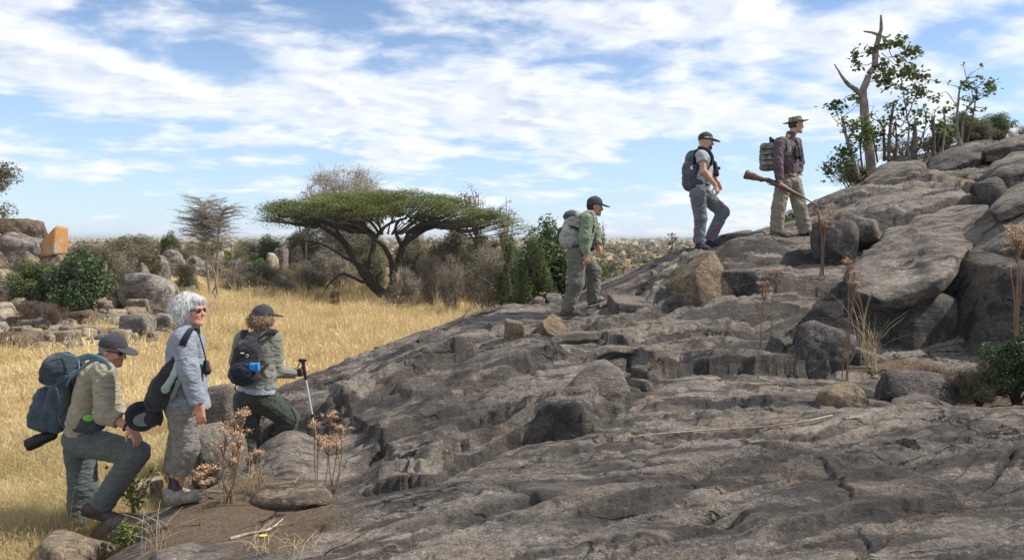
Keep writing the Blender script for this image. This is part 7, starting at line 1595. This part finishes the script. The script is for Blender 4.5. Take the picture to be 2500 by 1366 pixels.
    for s_ in (-1, 1): A = Solid(0.008); A.cap(X(388, 510, s_*0.04), X(402, 610, s_*0.045), 0.03, 0.042, 0.01); solid_obj('barrel', A, M_BLACK, b, BO)
    A = Solid(0.008); A.cap(X(395, 560, 0), X(425, 555, 0), 0.03, 0.025, 0.01); solid_obj('focus_wheel', A, M_BLACK, b, BO)
    tube_obj('neck_strap', smooth_path([X(365, 460, -0.14), X(380, 490, -0.10), X(388, 515, -0.04)], 5), 0.012, M_STRAPB, b, BO, 5)
M_P5T = mat_cloth('graphite_trousers', (0.14, 0.15, 0.17), 0.18, wrinkle=0.5); M_P5S = mat_cloth('heather_grey_shirt', (0.36, 0.375, 0.39), 0.10, wrinkle=0.4); M_RED = mat_simple('red_piping', (0.42, 0.05, 0.06), 0.6, 0.1, 20, 0); M_NAVYSH = mat_simple('navy_shoe', (0.018, 0.026, 0.040), 0.7, 0.3, 25); M_SLATE = mat_cloth('slate_nylon', (0.085, 0.088, 0.112), 0.25, 0.6, 0.7); M_SLATED = mat_cloth('dark_slate_nylon', (0.055, 0.058, 0.082), 0.25, 0.6, 0.7); M_WHITEF = mat_simple('white_frame', (0.5, 0.5, 0.5), 0.3, 0.4, 60, 0)
person5()
# ---------- the man with the rifle
def person6():
    D = 11.5; J = lambda x, y, o=0.0: P(x, y, D+o); O = J(1925, 575); hc = J(1943, 304); FW = nrm(np.array([0.80, -0.60, 0])); L6 = nrm(np.array([0.60, 0.80, 0])); fw = nrm(FR+np.array([0, 0.0, 0.0])); hup = UP
    sR, eR, wR = J(1902, 350, -0.10), J(1899, 402, -0.20), J(1904, 441, -0.24); sL, eL, wL = J(1944, 350, 0.12), J(1952, 396, 0.14), J(1949, 428, 0.02)
    hR, kR, aR = J(1914, 450, -0.05), J(1901, 504, -0.10), J(1893, 566, -0.06); hL, kL, aL = J(1938, 448, 0.08), J(1951, 500, 0.02), J(1966, 556, 0.06); nb = J(1929, 334)
    B = Solid(0.008); head(B, hc, fw, hup, 1.0); B.cap(hc-UP*0.085-fw*0.02, nb, 0.056, 0.062, 0.03); B.cap(nb, J(1925, 370), 0.05, 0.085, 0.04, (L6, 0.75)); B.cap(J(1925, 370), J(1926, 440), 0.10, 0.10, 0.05, (L6, 0.7)); B.cap(sR, sL, 0.05, 0.05, 0.03)
    arm(B, sR, eR, wR, (0.048, 0.042, 0.032), False); arm(B, sL, eL, wL, (0.048, 0.042, 0.032), False); leg(B, hR, kR, aR, (0.078, 0.057, 0.04), False); leg(B, hL, kL, aL, (0.078, 0.057, 0.04), False)
    hand(B, wR, J(1908, 462, -0.26)-wR, np.array([0.1, -1, 0.0]), 1.0, 0.19, 1); hand(B, wL, J(1945, 446, -0.06)-wL, np.array([0.7, 0.3, 0]), 0.8, 0.19, -1)
    me = solid_obj('person', B, M_SKIN3, None, O); tag(me, 'guide in a plum shirt and wide-brimmed bush hat carrying a rifle', 'person')
    T = Solid(0.010); leg(T, hR, kR, J(1894, 573, -0.06), (0.118, 0.098, 0.094), True, 0.094); leg(T, hL, kL, J(1967, 566, 0.06), (0.118, 0.098, 0.096), True, 0.098); T.ell(J(1926, 442), (0.15, 0.15, 0.11), None, 0.05); tr = solid_obj('trousers', T, M_P6T, me, O, folds(0.0217, (9, 9, 11), 6.7, 0.5))
    bl = Solid(0.008); bl.cap(J(1926, 432), J(1926, 425), 0.128, 0.128, 0.01, (L6, 0.72), (True, True)); solid_obj('belt', bl, M_BELT, tr, O); bk = Solid(0.005); bk.box(J(1936, 425.5)+FW*0.128, (0.018, 0.018, 0.022), None, 0.005); solid_obj('buckle', bk, M_ALU, tr, O)
    S = Solid(0.010); S.cap(J(1925, 362), J(1926, 400), 0.122, 0.12, 0.06, (L6, 0.62)); S.cap(J(1926, 400), J(1926, 424), 0.12, 0.124, 0.05, (L6, 0.72), (False, True)); S.cap(sR, sL, 0.07, 0.07, 0.06); arm(S, sR, eR, J(1904, 438, -0.235), (0.084, 0.072, 0.056)); arm(S, sL, eL, J(1949, 424, 0.03), (0.082, 0.07, 0.056)); S.cap(nb, J(1932, 328), 0.068, 0.062, 0.02, flat=(False, True))
    solid_obj('shirt', S, M_P6S, me, O, folds(0.0203, (9, 9, 9), 8.8, 0.5)); f, u, l = frame(fw, hup); M = np.stack([f, l, u]); H = Solid(0.0075); H.ell(hc-f*0.02+u*0.004, (0.092, 0.081, 0.09), M); H.cut(hc-f*0.0, f); H.cut(hc-u*0.055, -u); solid_obj('hair', H, M_HAIRS, me, O); eye_pair(me, O, hc, fw, hup)
    tip = nrm(UP+0.10*FR*-1); Mh = np.stack(frame(nrm(FR+0.13*UP), UP)); hf, hu, hl = frame(nrm(FR+0.13*UP), UP); Mh = np.stack([hf, hl, hu]); K = Solid(0.007); K.cap(hc+hu*0.035, hc+hu*0.115, 0.098, 0.082, 0.02, (hf, 0.92), (True, True)); hat = solid_obj('bush_hat', K, M_HAT, me, O, folds(0.0087, (12, 12, 12), 1)); K = Solid(0.006); K.ell(hc+hu*0.040, (0.195, 0.160, 0.009), Mh); solid_obj('brim', K, M_HAT, hat, O, lambda p: 0.005*noise(p*8)); K = Solid(0.006); K.cap(hc+hu*0.048, hc+hu*0.062, 0.101, 0.099, 0.005, (hf, 0.92), (True, True)); solid_obj('hat_band', K, M_HATB, hat, O)
    K = Solid(0.007); K.cap(nb-UP*0.03, J(1932, 322), 0.078, 0.066, 0.02, flat=(False, True)); solid_obj('collar', K, M_P6S, me, O)
    shoe(me, O, aR, J(1883, 579, -0.10), J(1922, 576, -0.14), M_P1SH, M_SOLE); shoe(me, O, aL, J(1952, 572, 0.06), J(1984, 569, -0.04), M_TANSH, M_SOLE)
    PO = J(1880, 418); q = empty('backpack', PO); tag(q, 'camouflage backpack worn by the guide in the bush hat', 'backpack'); X = lambda x, y, o=0.0: J(1640+x*0.2709, 260+y*0.2709, o)
    A = Solid(0.010); A.box(X(880, 455, 0.03), (0.115, 0.15, 0.205), np.stack([-FW, L6, UP]), 0.07, 0.03); solid_obj('main_bag', A, M_CAMO, q, PO, folds(0.0232, (9, 9, 11), 2)); A = Solid(0.009); A.box(X(838, 500, 0.05), (0.05, 0.12, 0.13), np.stack([-FW, L6, UP]), 0.04, 0.02); solid_obj('front_pocket', A, M_CAMO, q, PO, folds(0.0203, (9, 9, 11), 5)); tube_obj('aerial', [X(893, 330, -0.05), X(890, 275, -0.05)], 0.022, M_BLACK, q, PO); A = Solid(0.008); A.cap(X(912, 300, -0.02), X(925, 330, -0.02), 0.02, 0.025); solid_obj('buckle_strap', A, M_BLACK, q, PO)
    for yy in (380, 430, 480, 530): strap('webbing', [X(820, yy+8, -0.12), X(870, yy, -0.15), X(925, yy+4, -0.13)], UP, 0.018, M_STRAPB, q, PO)
    strap('shoulder_strap', [X(930, 330, -0.08), X(970, 290, -0.15), X(1030, 300, -0.17), X(1060, 380, -0.19), X(1040, 450, -0.18)], UP+FR, 0.055, M_CAMO, q, PO, 0.014); strap('shoulder_strap', [X(1120, 290, -0.02), X(1140, 340, -0.08), X(1120, 420, -0.10), X(1060, 460, -0.15)], UP+FR, 0.05, M_CAMO, q, PO, 0.014)
    BO = X(1130, 430, -0.15); b = empty('binoculars', BO); tag(b, 'black binoculars on the chest of the guide in the bush hat', 'binoculars')
    for s_ in (0, 1): A = Solid(0.008); A.cap(X(1115+28*s_, 375, -0.13+0.03*s_), X(1118+28*s_, 450, -0.15+0.03*s_), 0.032, 0.042, 0.01); solid_obj('barrel', A, M_BLACK, b, BO)
    tube_obj('neck_strap', smooth_path([X(1120, 290, -0.03), X(1130, 330, -0.09), X(1130, 375, -0.12)], 5), 0.010, M_STRAPB, b, BO, 5)
    # rifle
    RO = X(1000, 710, -0.26); r = empty('rifle', RO); tag(r, 'wooden-stocked bolt-action rifle carried level in the hand of the guide', 'rifle'); off = -0.27
    A = Solid(0.0065); A.chain([X(672, 615, off), X(740, 632, off), X(812, 655, off)], [0.066, 0.052, 0.034], 0.02, (LT, 2.0)); A.chain([X(812, 655, off), X(850, 660, off), X(905, 690, off), X(1000, 725, off), X(1110, 785, off), X(1145, 803, off)], [0.032, 0.026, 0.030, 0.034, 0.028, 0.020], 0.02, (LT, 1.4)); A.cap(X(812, 665, off), X(800, 672, off), 0.022, 0.014, 0.01); A.cut(X(657, 610, off), X(657, 610, off)-X(720, 635, off), rad=0.12); solid_obj('stock', A, M_WOOD, r, RO)
    tube_obj('barrel', [X(880, 655, off), X(1000, 705, off), X(1150, 795, off), X(1322, 900, off)], [0.016, 0.015, 0.012, 0.009], M_GUN, r, RO); A = Solid(0.006); A.cap(X(868, 652, off), X(950, 682, off), 0.02, 0.02, 0.01); solid_obj('receiver', A, M_GUN, r, RO); tube_obj('trigger_guard', smooth_path([X(858, 680, off), X(868, 703, off), X(888, 705, off), X(898, 692, off)], 5), 0.004, M_GUN, r, RO, 5); tube_obj('bolt_handle', [X(890, 655, off-0.01), X(900, 672, off-0.06)], [0.007, 0.012], M_GUN, r, RO); A = Solid(0.005); A.box(X(1314, 890, off), (0.006, 0.004, 0.012), None, 0.002); solid_obj('front_sight', A, M_GUN, r, RO)
    A = Solid(0.006); A.chain([X(655, 628, off), X(690, 580, off)], [0.014, 0.014]); solid_obj('butt_pad', A, M_BLACK, r, RO)
def mat_camo(name, a, b, c, sc=9):
    t = NT(name); v = t.coord(); n1 = t.noise(v, sc, 4, 0.6, 0.6); n2 = t.noise(t.coord((1.2, 1, 1), (0.4, 0.2, 1)), sc*1.3, 4, 0.6, 0.6)
    cc = t.mix(t.ramp(n1, 0.48, 0.53), a, b); cc = t.mix(t.ramp(n2, 0.53, 0.58), cc, c); return t.done(cc, 0.9, t.bump(t.noise(v, 90, 3, 0.6), 0.3, 0.004), 0.15)
M_CAMO = mat_camo('camouflage_cloth', (0.20, 0.192, 0.158), (0.115, 0.112, 0.092), (0.28, 0.27, 0.24)); M_HAT = mat_camo('camouflage_hat', (0.21, 0.195, 0.12), (0.13, 0.12, 0.075), (0.28, 0.25, 0.17), 16); M_HATB = mat_cloth('hat_band', (0.05, 0.05, 0.035), 0.2)
M_P6T = mat_cloth('khaki_trousers', (0.27, 0.232, 0.175), 0.14, wrinkle=0.7); M_P6S = mat_cloth('plum_shirt', (0.112, 0.074, 0.088), 0.22, wrinkle=0.6); M_BELT = mat_camo('beaded_belt', (0.06, 0.05, 0.12), (0.45, 0.36, 0.22), (0.06, 0.05, 0.05), 26); M_WOOD = mat_simple('walnut_stock', (0.130, 0.060, 0.042), 0.5, 0.3, 14, 0.2, 0.002); M_GUN = mat_simple('gunmetal', (0.045, 0.042, 0.045), 0.4, 0.2, 20, 0.05, 0.001, 0.5, 0.5)
person6()
# ------------------------------------------------------------------ small things: dried flowers, sticks, plants, tufts
M_STALK = mat_simple('dry_stalk', (0.20, 0.125, 0.075), 0.9, 0.2, 30, 0.3, 0.003)
M_UMBEL = mat_leaf('dried_flower', (0.40, 0.235, 0.135), (0.70, 0.48, 0.31), 0.85, 0.15)
M_UMBELR = mat_leaf('reddish_dried_flower', (0.24, 0.07, 0.045), (0.46, 0.20, 0.12), 0.85, 0.15)
M_STRAW = mat_simple('straw', (0.42, 0.33, 0.20), 0.85, 0.2, 30, 0.2, 0.002)
M_STICK = mat_simple('weathered_stick', (0.37, 0.30, 0.225), 0.9, 0.3, 25, 0.6, 0.004)
M_SPRIG = mat_leaf('green_sprig_leaf', (0.055, 0.085, 0.020), (0.235, 0.265, 0.070), 0.6, 0.3)
def dried_flower(base_px, heads, d, label, seed, mat=M_UMBEL, hs=0.045, name='dried_flower', group=None):
    g = np.random.default_rng(seed); b = P(base_px[0], base_px[1], d)
    sz = surf_z(b[0], b[1]) 
    if abs(sz-b[2]) < 0.35: b[2] = sz-0.02
    root = empty(name, b); G = Geo(); hs = hs*(0.85 if d < 7 else 0.68)
    for (hx, hy) in heads:
        e = P(hx, hy, d+g.normal()*0.03)-b; e0 = g.normal(size=3)*np.array([0.015, 0.015, 0])
        w_ = smooth_path([e0, (e0+e)/2+g.normal(size=3)*np.array([0.02, 0.02, 0]), e], 5); G.tube(w_, np.linspace(0.0055, 0.0035, len(w_))*(d/6.0)**0.5, 5)
        pos = []
        for _ in range(9):
            c = e+g.normal(size=3)*np.array([hs, hs*0.9, hs*0.35]); G.tube(np.array([w_[-3], (w_[-3]+c)/2+np.array([0, 0, -0.004]), c]), [0.003, 0.0025, 0.002], 3)
            n = 40; q = g.normal(size=(n, 3))*np.array([0.36, 0.36, 0.20])*hs; pos.append(c+q)
        pos = np.vstack(pos); link('flower_head', leaf_mesh('flower_head', pos, g.uniform(0.6, 1.3, len(pos))*hs*0.28, g, 0.5, 0.8), mat, root)['kind'] = 'stuff'
    link('stem', G.mesh('flower_stem'), M_STALK, root)
    return tag(root, label, 'dried flower', group)
dried_flower((556,1205), [(592,1008),(572,1028),(556,1052),(583,1062),(548,1085),(570,1095),(560,1120)], 5.75, 'tall clump of dried orange flower heads in front of the jagged dark rock', 1, hs=0.05)
dried_flower((489,1318), [(494,1148),(500,1172)], 5.35, 'single dried orange flower on a thin stem beside the shoe of the white-haired hiker', 2, hs=0.05)
dried_flower((785,1172), [(768,1038),(798,1082),(778,1070)], 5.85, 'dried orange flowers in front of the trekking pole tip', 3, hs=0.042)
dried_flower((812,1176), [(810,1010),(830,1042),(815,1068),(826,1085)], 5.95, 'dried orange flowers right of the whaleback boulder', 4, hs=0.04)
dried_flower((632,1205), [(630,1103),(617,1108)], 5.7, 'dried orange flower rising against the whaleback boulder', 5, hs=0.035)
dried_flower((1632,664), [(1640,572),(1634,592),(1648,580)], 11.4, 'reddish dried flower standing on the skyline of the outcrop', 6, M_UMBELR, 0.05)
dried_flower((1856,838), [(1862,689),(1870,706)], 8.0, 'dried flower on a bare stalk left of the dark wedge of rock', 7, hs=0.05)
dried_flower((1890,834), [(1901,660)], 8.0, 'dried flower with a flat orange head above the dark wedge of rock', 8, hs=0.055)
dried_flower((2004,628), [(1998,516),(2003,535)], 10.0, 'pale dried flower beside the squarish blackened rock', 9, hs=0.06)
dried_flower((2013,625), [(2014,540),(2020,552)], 10.0, 'shorter dried flower in front of the squarish blackened rock', 10, hs=0.05)
dried_flower((2068,880), [(2073,637),(2087,662),(2090,690)], 7.3, 'tall dried flower in front of the overhanging sheet', 11, hs=0.045)
dried_flower((2476,820), [(2478,562),(2492,580),(2485,600)], 6.3, 'large dried flower cluster beside the huge dark block', 12, hs=0.06)
dried_flower((2492,800), [(2464,650)], 6.3, 'small side flower on a stalk beside the huge dark block', 13, hs=0.025)
dried_flower((1372,742), [(1375,720),(1384,728)], 10.6, 'small orange dried flower at the heel of the climbing hiker', 14, hs=0.04)
dried_flower((1326,734), [(1325,716)], 11.0, 'tiny orange dried flower on the crest by the round stone', 15, hs=0.035)
for i, (a, b_, c, e) in enumerate([(1556,722,1553,690),(1578,722,1580,675),(1545,724,1543,700)]):
    s0 = P(a, b_, 10.6); s1 = P(c, e, 10.6); s0[2] = surf_z(s0[0], s0[1])-0.02; tag(tube_obj('dry_stalk', [s0, (s0+s1)/2+np.array([0.01, 0, 0]), s1], [0.006, 0.005, 0.004], M_STALK, None, s0, 5), ['thin bare stalk on the dome behind the flat-topped wedge', 'tallest bare stalk on the dome behind the flat-topped wedge', 'shortest bare stalk on the dome behind the flat-topped wedge'][i], 'stalk')
def stick(name, pts, r, label, mat=M_STICK, twigs=0, seed=0, lift=0.012):
    g = np.random.default_rng(seed); w_ = []
    for q in pts:
        h_ = surf_hit(q[0], q[1]); h_[2] += lift+(q[2] if len(q) > 2 else 0); w_.append(h_)
    w_ = smooth_path(w_, 7)
    for i in range(len(w_)): w_[i, 2] = max(w_[i, 2], surf_z(w_[i, 0], w_[i, 1])+r*0.6)
    w_ = w_+0.25*r*np.stack([fbm(w_*9+i*7, 2) for i in range(3)], 1)
    b = w_[0].copy(); G = Geo(); G.tube(w_-b, np.linspace(r, r*0.45, len(w_)), 7, True)
    for _ in range(twigs):
        i = int(g.integers(4, len(w_)-1)); e = w_[i]+(w_[min(i+3, len(w_)-1)]-w_[i])*1.2+g.normal(size=3)*0.07+np.array([0, 0, 0.05]); G.tube(np.array([w_[i]-b, (w_[i]+e)/2-b, e-b]), [r*0.5, r*0.4, r*0.2], 5)
    o = link(name, G.mesh(name), mat); o.location = V3(b); return tag(o, label, 'stick')
stick('stick', [(2032,1024),(1960,1040),(1860,1052),(1760,1058),(1640,1066),(1535,1076)], 0.0095, 'long thin pale stick lying across the bare foreground rock', lift=0.035)
stick('stick', [(563,1318),(600,1308),(650,1298),(672,1286),(690,1270)], 0.012, 'short weathered stick lying on the dirt path', twigs=2, seed=2)
stick('dead_branch', [(1020,838),(1090,800),(1160,775),(1205,762),(1232,752,0.06)], 0.022, 'dark dead branch lying along the crest of the outcrop', M_BARKD, 5, 3)
stick('stick', [(1082,805),(1120,790),(1190,772)], 0.010, 'thin twig lying beside the dark dead branch', M_BARKD, 2, 4)
stick('stick', [(715,1185),(735,1160),(755,1120,0.04)], 0.012, 'bent dry root on the whaleback boulder side', M_STALK, 1, 5)
def straw_tuft(px, py, seed, n, h, label, spread=0.05, lean=0.35, d=None, name='dry_grass_tuft', mat=M_STRAW, wid=0.003):
    g = np.random.default_rng(seed); b = surf_hit(px, py) if d is None else P(px, py, d); G = Geo()
    for i in range(n):
        a = g.uniform(0, 6.28); s0 = np.array([math.cos(a), math.sin(a), 0])*spread*g.uniform(); hh = h*g.uniform(0.4, 1.1); l_ = g.normal(size=2)*lean*hh
        w_ = smooth_path([s0, s0+np.array([l_[0]*0.3, l_[1]*0.3, hh*0.6]), s0+np.array([l_[0], l_[1], hh*0.92])], 4); G.tube(w_, np.linspace(wid, wid*0.4, len(w_)), 3)
    o = tag(link(name, G.mesh(name), mat), label, 'grass tuft'); o.location = V3(b); return o
straw_tuft(2130, 905, 1, 26, 0.62, 'tall straw grass tuft growing from the gully rocks', 0.06, 0.3)
straw_tuft(2105, 890, 2, 9, 0.95, 'few long straw stems rising in front of the dark recess', 0.05, 0.18)
straw_tuft(622, 1200, 3, 40, 0.28, 'pale dry grass tuft beside the flat orange-ended slab', 0.10, 0.55)
straw_tuft(560, 1225, 4, 22, 0.22, 'thin dry grass tuft at the foot of the dried orange flowers', 0.10, 0.6)
straw_tuft(1600, 900, 5, 24, 0.12, 'small brown grass tuft in the crevice by the curved flake', 0.08, 0.6, mat=M_STALK)
straw_tuft(1690, 840, 6, 22, 0.10, 'small moss-brown tuft on the ledge above the crevice', 0.08, 0.6, mat=M_STALK)
straw_tuft(1450, 700, 7, 26, 0.35, 'dry grass tuft behind the legs of the climbing hiker', 0.10, 0.4, d=12.0)
straw_tuft(520, 1010, 8, 46, 0.42, 'straw tuft between the white-haired hiker and the grey boulder', 0.14, 0.35)
straw_tuft(385, 1345, 9, 18, 0.34, 'long bent straw stems at the edge of the dirt path', 0.12, 0.5)
straw_tuft(140, 1320, 10, 30, 0.36, 'straw tuft left of the boots of the hiker in khaki', 0.14, 0.45)
straw_tuft(720, 1350, 11, 22, 0.16, 'low dry tuft lying over the path at the rock edge', 0.12, 0.8)
straw_tuft(640, 1345, 12, 16, 0.14, 'sparse dry tuft on the dirt beside the weathered stick', 0.12, 0.8)
straw_tuft(2250, 945, 13, 40, 0.18, 'brown tuft between the pale streaked rock and the scrub', 0.2, 0.6, mat=M_STALK)

def leafy_plant(px, py, seed, stems, h, n, ls, label, d=None, spread=0.10, mat=M_SPRIG):
    g = np.random.default_rng(seed); b = surf_hit(px, py) if d is None else P(px, py, d); root = empty('leafy_plant', b); G = Geo(); pos = []
    for i in range(stems):
        a = g.uniform(0, 6.28); e = np.array([math.cos(a)*spread*g.uniform(0.3, 1.4), math.sin(a)*spread*g.uniform(0.3, 1.2), h*g.uniform(0.5, 1.1)]); w_ = smooth_path([g.normal(size=3)*np.array([0.02, 0.02, 0]), e*0.5+g.normal(size=3)*0.02, e], 6); G.tube(w_, np.linspace(0.006, 0.003, len(w_)), 4)
        for q in w_[4:]: pos.append(q+g.normal(size=(n, 3))*0.022)
    link('stems', G.mesh('plant_stems'), M_STALK, root); pos = np.vstack(pos); link('leaves', leaf_mesh('plant_leaves', pos, g.uniform(0.6, 1.2, len(pos))*ls, g, 0.4, 0.6), mat, root); return tag(root, label, 'plant')
leafy_plant(335, 1250, 1, 8, 0.34, 3, 0.05, 'leafy yellow-green plant between the hiker in khaki and the path', spread=0.14)
leafy_plant(305, 1335, 2, 6, 0.20, 3, 0.05, 'leafy green plant at the foot of the hiker in khaki', spread=0.12)
leafy_plant(355, 1180, 3, 7, 0.26, 3, 0.045, 'low green plant behind the pale stone', spread=0.16)
leafy_plant(375, 1120, 4, 6, 0.26, 3, 0.045, 'green weeds behind the knees of the white-haired hiker', spread=0.18)
leafy_plant(676, 930, 5, 5, 0.20, 4, 0.045, 'small bright green sprig right of the black daypack', spread=0.08)
leafy_plant(548, 945, 6, 5, 0.24, 3, 0.045, 'grey-green sprig by the grey boulder in the grass', spread=0.10)
leafy_plant(1962, 520, 7, 3, 0.36, 3, 0.05, 'thin upright sprig below the rifle barrel', d=12.3, spread=0.06)
leafy_plant(1475, 610, 8, 4, 0.5, 2, 0.06, 'leafy twig sticking up behind the climbing hiker', d=14.5, spread=0.15)
def fallen_leaf(px, py, s, label):
    c = surf_hit(px, py); v = np.array([(-1, 0, 0.02), (-0.3, 0.35, 0.05), (0.5, 0.3, 0.06), (1, 0.05, 0.03), (0.5, -0.3, 0.02), (-0.3, -0.32, 0.03), (0, 0, -0.02)])*s+np.array([0, 0, 0.02])
    me = mesh_np('fallen_leaf', v, [(i, (i+1) % 6, 6) for i in range(6)]); o = link('fallen_leaf', me, mat_simple('yellow_leaf', (0.62, 0.50, 0.05), 0.6, 0.15, 40, 0)); o.location = V3(c); o.rotation_euler = (0.3, 0.1, 0.4); return tag(o, label, 'leaf')
fallen_leaf(1403, 1067, 0.035, 'yellow fallen leaf under the ledge on the foreground rock')
fallen_leaf(642, 1312, 0.032, 'yellow fallen leaf beside the weathered stick on the path')

# ------------------------------------------------------------------ haze over the plain
def haze():
    bm = bmesh.new(); bmesh.ops.create_cube(bm, size=1.0); me = bpy.data.meshes.new('haze'); bm.to_mesh(me); bm.free()
    m_ = bpy.data.materials.new('haze_air'); m_.use_nodes = True; nt = m_.node_tree; nt.nodes.clear(); o_ = nt.nodes.new('ShaderNodeOutputMaterial'); v = nt.nodes.new('ShaderNodeVolumePrincipled')
    v.inputs['Color'].default_value = (0.80, 0.88, 1.0, 1); v.inputs['Density'].default_value = 0.00022; v.inputs['Anisotropy'].default_value = 0.2; nt.links.new(v.outputs[0], o_.inputs['Volume'])
    o = link('haze', me, m_); o.scale = (19000, 9800, 27); o.location = (0, 4600, 5.5); tag(o, kind='stuff')
haze()
